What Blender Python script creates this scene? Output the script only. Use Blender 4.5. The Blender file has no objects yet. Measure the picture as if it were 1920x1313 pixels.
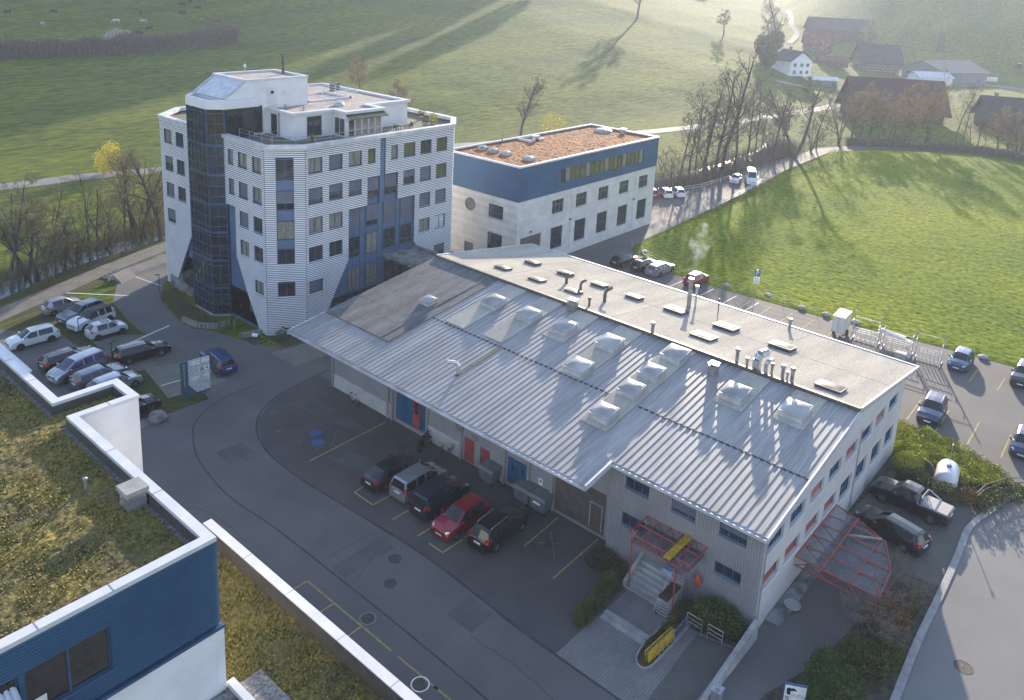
import bpy, math, random
from mathutils import Vector, Matrix, noise
R = math.radians
scene = bpy.context.scene
COL = scene.collection
random.seed(7)

# ------------------------------------------------------------------ camera
FPX, PPX, PPY = 1537.85, 960.0, 328.5          # focal length and principal point in photo pixels
PITCH, ROLL, YAW, CAMH = .240468, .0513017, .698436, 36.0
fw = Vector((math.cos(YAW)*math.cos(PITCH), math.sin(YAW)*math.cos(PITCH), -math.sin(PITCH)))
r0 = Vector((math.sin(YAW), -math.cos(YAW), 0)); u0 = r0.cross(fw)
RT = r0*math.cos(ROLL)+u0*math.sin(ROLL); UP = -r0*math.sin(ROLL)+u0*math.cos(ROLL)
cd = bpy.data.cameras.new('camera'); cam = bpy.data.objects.new('camera', cd); COL.objects.link(cam)
cam.matrix_world = Matrix(((RT.x, UP.x, -fw.x, 0), (RT.y, UP.y, -fw.y, 0), (RT.z, UP.z, -fw.z, CAMH), (0, 0, 0, 1)))
cd.sensor_fit = 'HORIZONTAL'; cd.sensor_width = 36; cd.lens = FPX*36/1920
cd.shift_y = -(656.5-PPY)/1920; cd.clip_start = .5; cd.clip_end = 6000
scene.camera = cam

# ------------------------------------------------------------------ light
SUN_AZ, SUN_EL = 25.0, 13.0                     # azimuth counted from +X towards +Y
w = bpy.data.worlds.new('World'); scene.world = w; w.use_nodes = True
nt = w.node_tree; bg = nt.nodes['Background']
sky = nt.nodes.new('ShaderNodeTexSky'); sky.sky_type = 'NISHITA'; sky.sun_disc = False
sky.sun_elevation = R(SUN_EL); sky.sun_rotation = R(90-SUN_AZ); sky.altitude = 600; sky.air_density = 1.2; sky.dust_density = .4; sky.ozone_density = 3.0
tint = nt.nodes.new('ShaderNodeMix'); tint.data_type = 'RGBA'; tint.blend_type = 'MULTIPLY'; tint.inputs['Factor'].default_value = 1; tint.inputs['B'].default_value = (1.24, .965, .90, 1)
nt.links.new(sky.outputs[0], tint.inputs['A']); nt.links.new(tint.outputs['Result'], bg.inputs[0]); bg.inputs[1].default_value = .15
sd = bpy.data.lights.new('sun', 'SUN'); sd.energy = 4.0; sd.angle = R(.6); sd.color = (1, .86, .68)
sun = bpy.data.objects.new('sun', sd); COL.objects.link(sun)
sv = Vector((math.cos(R(SUN_EL))*math.cos(R(SUN_AZ)), math.cos(R(SUN_EL))*math.sin(R(SUN_AZ)), math.sin(R(SUN_EL))))
sun.rotation_euler = sv.to_track_quat('Z', 'Y').to_euler(); sun.location = sv*300
vs = scene.view_settings; vs.view_transform = 'Standard'; vs.look = 'None'; vs.gamma = 1; vs.exposure = 1.72
scene.cycles.volume_bounces = 1; scene.cycles.max_bounces = 8; scene.cycles.transparent_max_bounces = 16
scene.cycles.use_denoising = True; scene.cycles.sample_clamp_indirect = 8

# ------------------------------------------------------------------ terrain
ROAD = [(-400, 215), (-150, 170), (-20, 150), (42, 139), (60, 136.5), (120, 119.5), (177, 101.5), (264, 90), (345, 92), (600, 120), (1500, 200)]
def interp(tab, x):
    if x <= tab[0][0]: return tab[0][1]
    for (a, b), (c, d) in zip(tab, tab[1:]):
        if x <= c: return b+(d-b)*(x-a)/(c-a)
    return tab[-1][1]
def H(x, y):
    u = (y-interp(ROAD, x))*.96
    z = 0.0
    if u > 6: z = (.078*(u-6)*min(1, (u-6)/30)+.00008*(u-6)**2)*(1+min(1, max(0, (x-100)/250)))
    e = x*.97+y*.2-455
    if e > 0: z += min(.29*e*min(1, e/50), 62+.02*e)*max(0, min(1, (.42-y/max(x, 1))/.14))
    s = x*.906+y*.423; c = y*.906-x*.423          # unseen ridge added beyond the upper left edge to shade the left pasture
    if s > 440 and c > 92:
        k = min(1, (s-440)/95)*min(1, (c-92)/45); k = k*k*(3-2*k); z += (108+34*noise.noise((c*.045, 0, 5))-z)*k if z < 86 else 0
    return min(z, 145)
def at(px, py, z=0.0):
    "ground point (or point at height z) seen at a photo pixel, measured with the calibrated camera"
    d = fw+RT*((px-PPX)/FPX)-UP*((py-PPY)/FPX)
    t = (z-CAMH)/d.z
    return Vector((d.x*t, d.y*t, z))
def march(px, py):
    d = (fw+RT*((px-PPX)/FPX)-UP*((py-PPY)/FPX)); d /= math.hypot(d.x, d.y)
    t = 30.0
    while t < 1500:
        if CAMH+d.z*t <= H(d.x*t, d.y*t): break
        t += 1.0
    return Vector((d.x*t, d.y*t, H(d.x*t, d.y*t)))

# ------------------------------------------------------------------ mesh builder
class MB:
    def __init__(s): s.v = []; s.f = []; s.m = []; s.k = 0
    def poly(s, pts):
        n = len(s.v); s.v += [tuple(p) for p in pts]; s.f.append(tuple(range(n, n+len(pts)))); s.m.append(s.k)
    def quad(s, a, b, c, d): s.poly((a, b, c, d))
    def hexa(s, p):
        n = len(s.v); s.v += [tuple(q) for q in p]
        for f in ((3, 2, 1, 0), (4, 5, 6, 7), (0, 1, 5, 4), (1, 2, 6, 5), (2, 3, 7, 6), (3, 0, 4, 7)):
            s.f.append(tuple(n+i for i in f)); s.m.append(s.k)
    def box(s, x0, y0, z0, x1, y1, z1):
        s.hexa(((x0, y0, z0), (x1, y0, z0), (x1, y1, z0), (x0, y1, z0), (x0, y0, z1), (x1, y0, z1), (x1, y1, z1), (x0, y1, z1)))
    def bar(s, a, b, wd, ht=None, up=(0, 0, 1)):
        "square bar from a to b"
        a = Vector(a); b = Vector(b); d = (b-a).normalized(); ht = ht or wd
        up = Vector(up)
        if abs(d.dot(up)) > .99: up = Vector((1, 0, 0))
        x = d.cross(up).normalized()*wd/2; y = x.cross(d).normalized()*ht/2
        s.hexa([a-x-y, a+x-y, a+x+y, a-x+y, b-x-y, b+x-y, b+x+y, b-x+y])
    def tube(s, a, b, r0, r1=None, n=6, cap=True):
        a = Vector(a); b = Vector(b); d = b-a; r1 = r0 if r1 is None else r1
        if d.length < 1e-6: return
        d.normalize(); t = Vector((0, 0, 1)) if abs(d.z) < .9 else Vector((1, 0, 0))
        x = d.cross(t).normalized(); y = d.cross(x)
        k = len(s.v)
        for c, r in ((a, r0), (b, r1)):
            for i in range(n):
                q = 2*math.pi*i/n; s.v.append(tuple(c+x*(math.cos(q)*r)+y*(math.sin(q)*r)))
        for i in range(n):
            j = (i+1) % n; s.f.append((k+i, k+j, k+n+j, k+n+i)); s.m.append(s.k)
        if cap:
            s.f.append(tuple(k+i for i in reversed(range(n)))); s.m.append(s.k)
            s.f.append(tuple(k+n+i for i in range(n))); s.m.append(s.k)
    def path(s, pts, r, n=6):
        for a, b in zip(pts, pts[1:]): s.tube(a, b, r, r, n)
    def prism(s, pts, z0, z1):
        n = len(pts)
        s.poly([(x, y, z1) for x, y in pts]); s.poly([(x, y, z0) for x, y in reversed(pts)])
        for i in range(n):
            a = pts[i]; b = pts[(i+1) % n]
            s.quad((a[0], a[1], z0), (b[0], b[1], z0), (b[0], b[1], z1), (a[0], a[1], z1))
    def lathe(s, c, prof, n=16):
        c = Vector(c); k = len(s.v)
        for r, z in prof:
            for i in range(n):
                q = 2*math.pi*i/n; s.v.append((c.x+r*math.cos(q), c.y+r*math.sin(q), c.z+z))
        for j in range(len(prof)-1):
            for i in range(n):
                i2 = (i+1) % n; s.f.append((k+j*n+i, k+j*n+i2, k+(j+1)*n+i2, k+(j+1)*n+i)); s.m.append(s.k)
    def leaf(s, c, size, rnd=random):
        c = Vector(c); a = Vector((rnd.gauss(0, 1), rnd.gauss(0, 1), rnd.gauss(0, 1))).normalized()
        b = a.orthogonal().normalized(); b.rotate(Matrix.Rotation(rnd.random()*6.28, 3, a)); d = a.cross(b)
        h = size*rnd.uniform(.6, 1.3)
        s.poly((c-b*h*.5, c+d*h*.32, c+b*h*.5, c-d*h*.32))
    def build(s, name, mat, parent=None, smooth=False, loc=None):
        me = bpy.data.meshes.new(name); me.from_pydata(s.v, [], s.f)
        for m in (mat if isinstance(mat, (list, tuple)) else [mat]): me.materials.append(m)
        if any(s.m): me.polygons.foreach_set('material_index', s.m)
        if smooth: me.polygons.foreach_set('use_smooth', [True]*len(s.f))
        me.update()
        o = bpy.data.objects.new(name, me); COL.objects.link(o)
        if parent: attach(o, parent)
        if loc: o.location = loc
        return o
    def build_each(s, name, mat, parent=None):
        "every loose piece becomes a mesh of its own"
        par = list(range(len(s.v)))
        def find(i):
            while par[i] != i: par[i] = par[par[i]]; i = par[i]
            return i
        for f in s.f:
            for i in f[1:]: par[find(i)] = find(f[0])
        gr = {}
        for f in s.f: gr.setdefault(find(f[0]), []).append(f)
        out = []
        for fs in gr.values():
            b = MB(); mp = {}
            for f in fs:
                for i in f:
                    if i not in mp: mp[i] = len(b.v); b.v.append(s.v[i])
                b.f.append(tuple(mp[i] for i in f)); b.m.append(0)
            out.append(b.build(name, mat, parent))
        return out
def attach(o, parent):
    o.parent = parent
    # things carry their place in the root object; parts modelled in world coordinates are moved back by it
    if parent.get('world') and parent.type == 'EMPTY': o.location = -parent.location
def thing(name, label, cat, loc=(0, 0, 0), rz=0, group=None, world=False):
    o = bpy.data.objects.new(name, None); COL.objects.link(o); o.location = loc; o.rotation_euler = (0, 0, rz); o.empty_display_size = .3
    o['label'] = label; o['category'] = cat
    if group: o['group'] = group
    if world: o['world'] = 1
    return o
def tag(o, label, cat, group=None):
    o['label'] = label; o['category'] = cat
    if group: o['group'] = group
    return o
def struct(mb, name, mat, kind='structure', smooth=False):
    o = mb.build(name, mat, smooth=smooth); o['kind'] = kind; return o
def copy_tree(o, parent=None):
    c = o.copy(); COL.objects.link(c)
    if parent: c.parent = parent
    for ch in list(o.children): copy_tree(ch, c)
    return c
class Face:
    "a vertical wall plane: u along the wall, z up, d outwards"
    def __init__(s, base, U, N): s.b = Vector((*base, 0)); s.U = Vector((*U, 0)).normalized(); s.N = Vector((*N, 0)).normalized()
    def p(s, u, z, d=0): return s.b+s.U*u+s.N*d+Vector((0, 0, z))
    def quad(s, m, u0, u1, z0, z1, d=0): m.quad(s.p(u0, z0, d), s.p(u1, z0, d), s.p(u1, z1, d), s.p(u0, z1, d))
    def box(s, m, u0, u1, z0, z1, d0, d1):
        m.hexa([s.p(u0, z0, d0), s.p(u1, z0, d0), s.p(u1, z0, d1), s.p(u0, z0, d1), s.p(u0, z1, d0), s.p(u1, z1, d0), s.p(u1, z1, d1), s.p(u0, z1, d1)])

# ------------------------------------------------------------------ materials
def mat(name, col, rough=.6, metal=0, var=.12, scale=1.5, col2=None, bump=0, bscale=None, spec=.5, coat=0, detail=4, fine=0, fscale=25, stretch=None, trans=0):
    m = bpy.data.materials.new(name); m.use_nodes = True; t = m.node_tree; p = t.nodes['Principled BSDF']
    p.inputs['Roughness'].default_value = rough; p.inputs['Metallic'].default_value = metal
    p.inputs['Specular IOR Level'].default_value = spec; p.inputs['Coat Weight'].default_value = coat
    tc = t.nodes.new('ShaderNodeTexCoord'); src = tc.outputs['Object']
    if stretch:
        mp = t.nodes.new('ShaderNodeMapping'); mp.inputs['Scale'].default_value = stretch; t.links.new(src, mp.inputs[0]); src = mp.outputs[0]
    n = t.nodes.new('ShaderNodeTexNoise'); n.inputs['Scale'].default_value = scale; n.inputs['Detail'].default_value = detail; t.links.new(src, n.inputs['Vector'])
    mx = t.nodes.new('ShaderNodeMix'); mx.data_type = 'RGBA'
    c2 = col2 or tuple(max(0, c*(1-2*var)) for c in col); c1 = col if col2 else tuple(min(1, c*(1+var)) for c in col)
    rp = t.nodes.new('ShaderNodeMapRange'); rp.inputs[1].default_value = .32; rp.inputs[2].default_value = .68; t.links.new(n.outputs['Fac'], rp.inputs[0])
    t.links.new(rp.outputs[0], mx.inputs['Factor']); mx.inputs['A'].default_value = (*c1, 1); mx.inputs['B'].default_value = (*c2, 1)
    out = mx.outputs['Result']
    if fine:
        n2 = t.nodes.new('ShaderNodeTexNoise'); n2.inputs['Scale'].default_value = fscale; n2.inputs['Detail'].default_value = 3; t.links.new(src, n2.inputs['Vector'])
        r2 = t.nodes.new('ShaderNodeMapRange'); r2.inputs[1].default_value = .3; r2.inputs[2].default_value = .7; r2.inputs[3].default_value = 1-fine; r2.inputs[4].default_value = 1+fine; t.links.new(n2.outputs['Fac'], r2.inputs[0])
        m2 = t.nodes.new('ShaderNodeVectorMath'); m2.operation = 'SCALE'; t.links.new(out, m2.inputs[0]); t.links.new(r2.outputs[0], m2.inputs['Scale']); out = m2.outputs[0]
    t.links.new(out, p.inputs['Base Color'])
    if bump:
        nb = t.nodes.new('ShaderNodeTexNoise'); nb.inputs['Scale'].default_value = bscale or scale*4; nb.inputs['Detail'].default_value = 5; t.links.new(src, nb.inputs['Vector'])
        b = t.nodes.new('ShaderNodeBump'); b.inputs['Strength'].default_value = 1; b.inputs['Distance'].default_value = bump; t.links.new(nb.outputs['Fac'], b.inputs['Height']); t.links.new(b.outputs[0], p.inputs['Normal'])
    if trans:
        p.inputs['Transmission Weight'].default_value = trans; p.inputs['IOR'].default_value = 1.1
    m['o'] = 1
    return m
def worn(): return mat('worn_yellow_paint', (.24, .20, .10), .85, scale=3, col2=(.13, .12, .10), fine=.3, fscale=14)
def tree_nodes(m): return m.node_tree, m.node_tree.nodes['Principled BSDF']
def pattern(name, kind, c1, c2, scale, rough=.85, rot=0, mortar=.1, row=.5, width=.5):
    "paving / masonry patterns"
    m = mat(name, c1, rough, var=.15, scale=.7); t, p = tree_nodes(m)
    tc = t.nodes.new('ShaderNodeTexCoord'); mp = t.nodes.new('ShaderNodeMapping'); mp.inputs['Rotation'].default_value = rot if isinstance(rot, tuple) else (0, 0, rot); t.links.new(tc.outputs['Object'], mp.inputs[0])
    b = t.nodes.new('ShaderNodeTexBrick'); b.inputs['Scale'].default_value = scale; b.inputs['Mortar Size'].default_value = mortar
    b.inputs['Color1'].default_value = (*c1, 1); b.inputs['Color2'].default_value = (*[c*.82 for c in c1], 1); b.inputs['Mortar'].default_value = (*c2, 1)
    b.inputs['Row Height'].default_value = row; b.inputs['Brick Width'].default_value = width; b.inputs['Mortar Smooth'].default_value = .3
    t.links.new(mp.outputs[0], b.inputs['Vector'])
    old = p.inputs['Base Color'].links[0].from_socket
    mx = t.nodes.new('ShaderNodeMix'); mx.data_type = 'RGBA'; mx.inputs['Factor'].default_value = .65
    t.links.new(old, mx.inputs['A']); t.links.new(b.outputs['Color'], mx.inputs['B']); t.links.new(mx.outputs['Result'], p.inputs['Base Color'])
    bp = t.nodes.new('ShaderNodeBump'); bp.inputs['Distance'].default_value = .02; bp.invert = True; t.links.new(b.outputs['Fac'], bp.inputs['Height']); t.links.new(bp.outputs[0], p.inputs['Normal'])
    return m

M = {}
M['grass'] = mat('grass', (.135, .15, .014), .95, scale=.05, col2=(.062, .095, .016), fine=.5, fscale=.9, bump=.3, bscale=.55, spec=.05, stretch=(.35, 1.25, 1))
M['meadow'] = mat('meadow_grass', (.20, .228, .004), .95, scale=.05, col2=(.105, .16, .005), fine=.45, fscale=1.6, bump=.08, bscale=3, spec=.05)
M['lawn'] = mat('lawn', (.075, .085, .022), .95, scale=.5, col2=(.06, .05, .025), fine=.4, fscale=5, bump=.04, bscale=9, spec=.2)
M['asphalt'] = mat('asphalt', (.138, .130, .122), .85, scale=.22, col2=(.102, .098, .095), fine=.14, fscale=18, bump=.004, bscale=60, detail=8)
M['asphalt_lot'] = mat('asphalt_rear_lot', (.135, .125, .115), .85, scale=.2, col2=(.10, .095, .09), fine=.15, fscale=12, bump=.004, bscale=60)
M['asphalt_road'] = mat('asphalt_road', (.21, .205, .195), .85, scale=.2, col2=(.17, .165, .16), fine=.08, fscale=20, bump=.003, bscale=60)
M['asphalt_patch'] = mat('asphalt_patch', (.104, .101, .101), .85, scale=.6, fine=.1, fscale=20)
M['gravel_path'] = mat('gravel_path', (.15, .14, .12), .95, scale=.6, fine=.25, fscale=9, bump=.01, bscale=30)
M['gravel'] = mat('gravel', (.3, .29, .27), .95, scale=6, col2=(.10, .10, .10), fine=.3, fscale=14, bump=.05, bscale=10)
M['stone'] = mat('granite_kerb', (.33, .32, .31), .8, scale=2)
M['concrete'] = mat('concrete', (.36, .355, .34), .85, scale=.8, var=.18, fine=.1, fscale=10)
M['concrete_dark'] = mat('weathered_concrete', (.22, .215, .205), .9, scale=1.2, var=.3, fine=.2, fscale=8)
M['soil'] = mat('soil', (.085, .068, .05), .95, scale=2, var=.3, fine=.3, fscale=9)
M['yellow_paint'] = mat('yellow_paint', (.42, .33, .09), .8, scale=3, col2=(.22, .19, .10), fine=.3, fscale=14)
M['white_paint'] = mat('white_paint', (.78, .78, .77), .7, scale=3, var=.12)
M['blue_paint'] = mat('blue_paint', (.035, .12, .27), .75)
M['red_paint'] = mat('red_paint', (.28, .10, .12), .8)
M['steel'] = mat('galvanised_steel', (.5, .51, .53), .42, .7, scale=3)
M['roofmetal'] = mat('roof_sheet', (.335, .325, .315), .48, .15, scale=.5, col2=(.235, .23, .228), fine=.16, fscale=3, stretch=(.10, 2.0, 1))
M['flashing'] = mat('light_flashing', (.62, .63, .66), .45, .35, scale=1)
M['membrane'] = mat('pale_membrane', (.50, .465, .39), .92, scale=.4, col2=(.39, .36, .305), fine=.14, fscale=6, stretch=(.25, 1.6, 1), spec=.0)
M['bitumen'] = mat('bitumen_felt', (.165, .165, .163), .85, scale=.7, col2=(.085, .085, .088), fine=.25, fscale=4, stretch=(.35, 1.5, 1))
M['clad'] = mat('grey_cladding', (.30, .30, .31), .55, .1, scale=.5, var=.06)
M['render'] = mat('grey_render', (.52, .51, .50), .75, scale=.4, var=.06)
M['white'] = mat('white_render', (.70, .70, .71), .7, scale=.6, var=.05, fine=.03, fscale=7)
M['whitemetal'] = mat('white_metal', (.62, .62, .63), .4, .1, scale=1, var=.05)
M['plinth'] = mat('pale_plinth', (.5, .49, .47), .85, scale=.6, var=.1)
M['dark'] = mat('dark_gap', (.03, .035, .05), .7)
M['slatback'] = mat('slat_backing', (.085, .10, .16), .7)
M['slat'] = mat('slat', (.86, .865, .88), .4, .1, scale=.6, var=.04)
M['bluepanel'] = mat('blue_facade_panel', (.10, .17, .29), .35, .2, scale=.5, var=.10)
M['bluewall'] = mat('blue_wall', (.036, .098, .175), .5, .0, scale=.3, var=.12)
M['bluewall2'] = mat('blue_storey_panels', (.018, .085, .19), .5, .0, scale=.3, var=.10)
M['bluesteel'] = mat('blue_steel', (.05, .10, .19), .4, .3)
M['bluedoor'] = mat('blue_door', (.012, .095, .20), .45)
M['reddoor'] = mat('red_door', (.34, .05, .055), .5)
M['redblind'] = mat('red_blind', (.36, .07, .045), .6)
M['pinkblind'] = mat('pale_red_blind', (.45, .16, .12), .6)
M['redsteel'] = mat('red_steel', (.36, .065, .055), .5)
M['garage'] = mat('taupe_garage_door', (.125, .105, .095), .5, .2)
M['frame'] = mat('window_frame', (.10, .12, .16), .45, .3)
M['blueframe'] = mat('blue_window_frame', (.03, .11, .22), .4)
M['greyframe'] = mat('grey_window_frame', (.20, .21, .22), .5)
def glass(name, col, rough=.06, spec=.8, metal=0): return mat(name, col, rough, metal, var=.25, scale=.7, spec=spec)
M['glass'] = glass('window_glass', (.025, .032, .045))
M['glass_brown'] = glass('stair_glass', (.022, .023, .024), .05)
M['glass_green'] = glass('reflecting_glass', (.10, .105, .05), .1)
M['curtain'] = mat('curtain_behind_glass', (.26, .25, .22), .12, scale=5, stretch=(6, 6, .3), var=.3, spec=.6)
M['blind'] = mat('grey_blind', (.13, .145, .20), .5, .2, scale=.5)
M['paleblind'] = mat('pale_blind', (.55, .56, .6), .5)
M['dome'] = mat('acrylic_dome', (.37, .37, .36), .35, scale=.5, var=.22, coat=.2)
M['curb'] = mat('skylight_curb', (.42, .42, .44), .5, .2, scale=2)
M['darkdome'] = mat('smoked_dome', (.10, .095, .10), .55, scale=1, spec=.15)
M['pipe'] = mat('vent_pipe', (.30, .30, .31), .4, .5, scale=2, var=.2)
M['darkpipe'] = mat('dark_vent_pipe', (.10, .095, .09), .5, .3)
M['sedum_brown'] = mat('brown_roof_planting', (.36, .12, .028), .95, scale=.5, col2=(.19, .08, .022), fine=.5, fscale=4, bump=.1, bscale=3)
M['sedum'] = mat('roof_planting', (.20, .15, .028), .95, scale=.45, col2=(.075, .066, .024), fine=.55, fscale=5, bump=.05, bscale=8)
M['roofgravel'] = mat('roof_gravel', (.33, .28, .25), .95, scale=1.4, var=.15, fine=.25, fscale=9)
M['rubber'] = mat('tyre_rubber', (.018, .018, .02), .8)
M['rim'] = mat('alloy_rim', (.40, .41, .43), .3, .8)
M['darkrim'] = mat('dark_rim', (.04, .04, .045), .35, .6)
M['carglass'] = glass('car_glass', (.012, .016, .022), .03, .7)
M['plate'] = mat('licence_plate', (.75, .75, .74), .5)
M['headlamp'] = mat('headlamp', (.6, .62, .66), .1, .3, coat=1)
M['taillamp'] = mat('tail_lamp', (.40, .012, .015), .2, coat=1)
M['blackplastic'] = mat('black_plastic', (.02, .02, .022), .55)
def wood(n, c): return mat(n, c, .85, scale=4, var=.3, stretch=(1, 1, .2))
M['bark'] = wood('bark', (.095, .08, .065)); M['bark_pale'] = wood('pale_bark', (.16, .135, .105))
M['twig'] = mat('twigs', (.20, .16, .12), .9, var=.2); M['twig_brown'] = mat('budding_twigs', (.40, .28, .14), .9, var=.2); M['twig_olive'] = mat('olive_twigs', (.26, .23, .10), .9, var=.2)
def leafm(n, c, c2): return mat(n, c, .7, scale=1.3, col2=c2, fine=.25, fscale=6, spec=.3)
M['hedge'] = leafm('hedge_leaf', (.085, .125, .024), (.04, .07, .018)); M['juniper'] = leafm('juniper_leaf', (.46, .46, .022), (.17, .20, .018))
M['ivy'] = leafm('shrub_leaf', (.11, .12, .026), (.055, .065, .02)); M['forsythia'] = leafm('yellow_blossom', (.85, .66, .04), (.6, .5, .06)); M['rust'] = leafm('rusty_leaf', (.22, .10, .035), (.12, .06, .03))
M['moss'] = leafm('moss', (.10, .085, .018), (.06, .06, .018)); M['blossom'] = leafm('white_blossom', (.6, .56, .52), (.4, .36, .33))
# ================================================================== SETTING
def sheet(name, pts, z, m):
    b = MB(); b.poly([(x, y, z) for x, y in pts]); return struct(b, name, m)
def ribbon(name, pts, wd, z, m, closed=False, kind=None):
    b = MB(); n = len(pts); L = []; Rr = []
    for i in range(n):
        a = Vector(pts[max(0, i-1)][:2]); c = Vector(pts[min(n-1, i+1)][:2]); d = (c-a).normalized(); nrm = Vector((-d.y, d.x))*wd/2; p = Vector(pts[i][:2])
        L.append(p+nrm); Rr.append(p-nrm)
    zz = (lambda q: z+H(q.x, q.y))
    for i in range(n-1): b.quad((*Rr[i], zz(Rr[i])), (*Rr[i+1], zz(Rr[i+1])), (*L[i+1], zz(L[i+1])), (*L[i], zz(L[i])))
    return struct(b, name, m) if kind is None else b
def smoothline(pts, k=6):
    out = []
    for i in range(len(pts)-1):
        p0 = Vector(pts[max(0, i-1)]); p1 = Vector(pts[i]); p2 = Vector(pts[i+1]); p3 = Vector(pts[min(len(pts)-1, i+2)])
        for j in range(k):
            t = j/k; out.append(.5*((2*p1)+(p2-p0)*t+(2*p0-5*p1+4*p2-p3)*t*t+(3*p1-p0-3*p2+p3)*t*t*t))
    out.append(Vector(pts[-1])); return out

# ground: one sheet to the horizon, flat in the valley, rising to the hills
g = MB(); xs = []; x = -900.0
while x < 2300: xs.append(x); x += 5 if -10 < x < 560 else (20 if -200 < x < 900 else 90)
ys = []; y = -900.0
while y < 1900: ys.append(y); y += 5 if 60 < y < 460 else (20 if -150 < y < 800 else 90)
for yy in ys:
    for xx in xs:
        h = H(xx, yy)
        if h > .5: h += .5*noise.noise((xx*.02, yy*.02, 3))+.25*noise.noise((xx*.09, yy*.05, 1))
        g.v.append((xx, yy, h))
nx = len(xs)
for j in range(len(ys)-1):
    for i in range(nx-1):
        g.f.append((j*nx+i, j*nx+i+1, (j+1)*nx+i+1, (j+1)*nx+i)); g.m.append(0)
struct(g, 'ground', M['grass'], smooth=True)

# bright meadow right of the works, with real tussocks
LE = [(-80, 97), (-8, 92.6), (9, 91.8), (16.5, 91.2), (27.3, 89.7), (37.3, 89.1), (47.9, 88.9), (55.5, 92.5), (56.7, 95), (57.2, 101), (58.3, 120), (59.3, 136), (62, 160), (63, 186)]
RE = [(-80, 262), (-10, 235), (31.8, 219), (46, 211), (57.4, 200), (63, 188)]
b = MB(); NR, NC = 380, 360
for j in range(NR+1):
    yy = -45+(62.9+45)*j/NR; xl = interp(LE, yy); xr = interp(RE, yy)
    for i in range(NC+1):
        q = i/NC; q = q*q*.45+q*.55
        xx = xl+(xr-xl)*q; e = min(1, min(i, NC-i, NR-j)/4)
        n1 = noise.noise((xx*.55, yy*.55, 0)); n2 = noise.noise((xx*2.6, yy*2.6, 5)); n3 = noise.noise((xx*.12, yy*.12, 9))
        b.v.append((xx, yy, .03+e*max(0, .10+.035*n1+.06*n2+.03*n3+random.uniform(-.045, .06))))
for j in range(NR):
    for i in range(NC): b.f.append((j*(NC+1)+i, j*(NC+1)+i+1, (j+1)*(NC+1)+i+1, (j+1)*(NC+1)+i)); b.m.append(0)
struct(b, 'meadow', M['meadow'], smooth=True)

sheet('yard', [(15, -60), (41, -60), (41, 13.7), (42, 25), (42, 53), (62, 53), (62, 58.9), (42, 58.8), (36, 58.7), (32, 58.8), (29, 58.9), (25.5, 57.9), (15, 57)], .008, M['asphalt'])
sheet('tower_forecourt', [(31.9, 58.45), (42.1, 58.35), (62, 58.3), (62, 62), (44.5, 62.2), (41.7, 62.5), (40.3, 65.5), (38.9, 71), (37.7, 73.7), (38.3, 77.7), (39.2, 81.7), (42, 86), (48, 92), (46, 95), (39, 91), (35.2, 84), (34.2, 78), (34, 74), (33.2, 66)], .011, M['asphalt'])
sheet('left_car_park', [(12, 60.5), (28.1, 60.8), (28.3, 79.4), (24.2, 85), (18, 86.5), (12, 86)], .008, M['asphalt_lot'])
sheet('right_road', [(40.8, -60), (120, -60), (92, -30), (80, -14), (73, -2), (69, 2.8), (66.5, 4.9), (63.7, 5.9), (59.9, 6.75), (56, 6.7), (40.8, 6.3)], .012, M['asphalt_road'])
ribbon('road_kerb', smoothline([(40.5, 6.35), (46, 6.6), (51.3, 6.65), (56.2, 6.75), (59.9, 6.85), (63.7, 6.0), (66.8, 5.0), (69.5, 2.9)]), .42, .09, M['stone'])
sheet('garage_ramp', [(40.8, 9.0), (53.6, 9.0), (53.6, 13.79), (40.8, 13.79)], .0125, M['asphalt_lot'])
sheet('ramp_apron', [(40.8, 6.3), (50.5, 6.6), (53, 9.1), (40.8, 9.1)], .010, M['asphalt_lot'])
M['gridpaver'] = pattern('grass_grid_paving', 'b', (.19, .18, .165), (.035, .04, .022), 3.2, rot=R(45), mortar=.09, row=.42, width=.42)
M['paver'] = pattern('interlocking_pavers', 'b', (.23, .22, .21), (.10, .095, .09), 2.6, rot=R(0), mortar=.03, row=.42, width=.62)
M['stripepaver'] = pattern('striped_grass_paving', 'b', (.26, .245, .20), (.055, .055, .03), 2.4, rot=R(78), mortar=.085, row=.38, width=1.6)
M['masonry'] = pattern('white_masonry', 'b', (.66, .645, .62), (.5, .49, .47), 1.0, rot=(R(90), 0, 0), mortar=.012, row=.5, width=1.0)
sheet('right_grid_parking', [(51.4, 6.9), (59.8, 7.0), (62.9, 6.7), (63.2, 13.1), (53.3, 13.78), (52.6, 9.2)], .016, M['gridpaver'])
sheet('planted_bed', [(41.2, 6.6), (51.9, 6.95), (51.6, 8.9), (47, 9.6), (43.6, 9.9), (40.6, 10.3), (36.5, 11.6), (33, 11.8), (33, 6.4), (41.0, 6.3)], .03, M['soil'])
sheet('rear_car_park', [(66.1, 13.9), (71.5, 15.3), (71.4, 11.7), (69.6, 7), (68.2, 4.9), (70, 3.0), (74, -2), (80.6, -14), (92.6, -30), (98, -45), (97, -80), (100, -80), (99, -45), (93, -8), (92, 9), (91.4, 16.5), (89.9, 27.3), (89.3, 37.3), (89.1, 47.9), (92.6, 55.7), (95, 56.9), (101, 57.4), (120, 58.5), (136, 59.5), (160, 62.3), (188, 63.2), (201, 57.6), (212, 46.2), (219.4, 31.8), (235.4, -10), (240, -10), (223.5, 33), (215.5, 49), (203.5, 61), (190, 67), (179, 66.6), (164.5, 67.8), (144.2, 66.3), (129.2, 67.3), (119, 71), (106.1, 72), (106.1, 60.9), (62.1, 60.9), (62.1, 55), (66.1, 54)], .008, M['asphalt_lot'])
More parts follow.
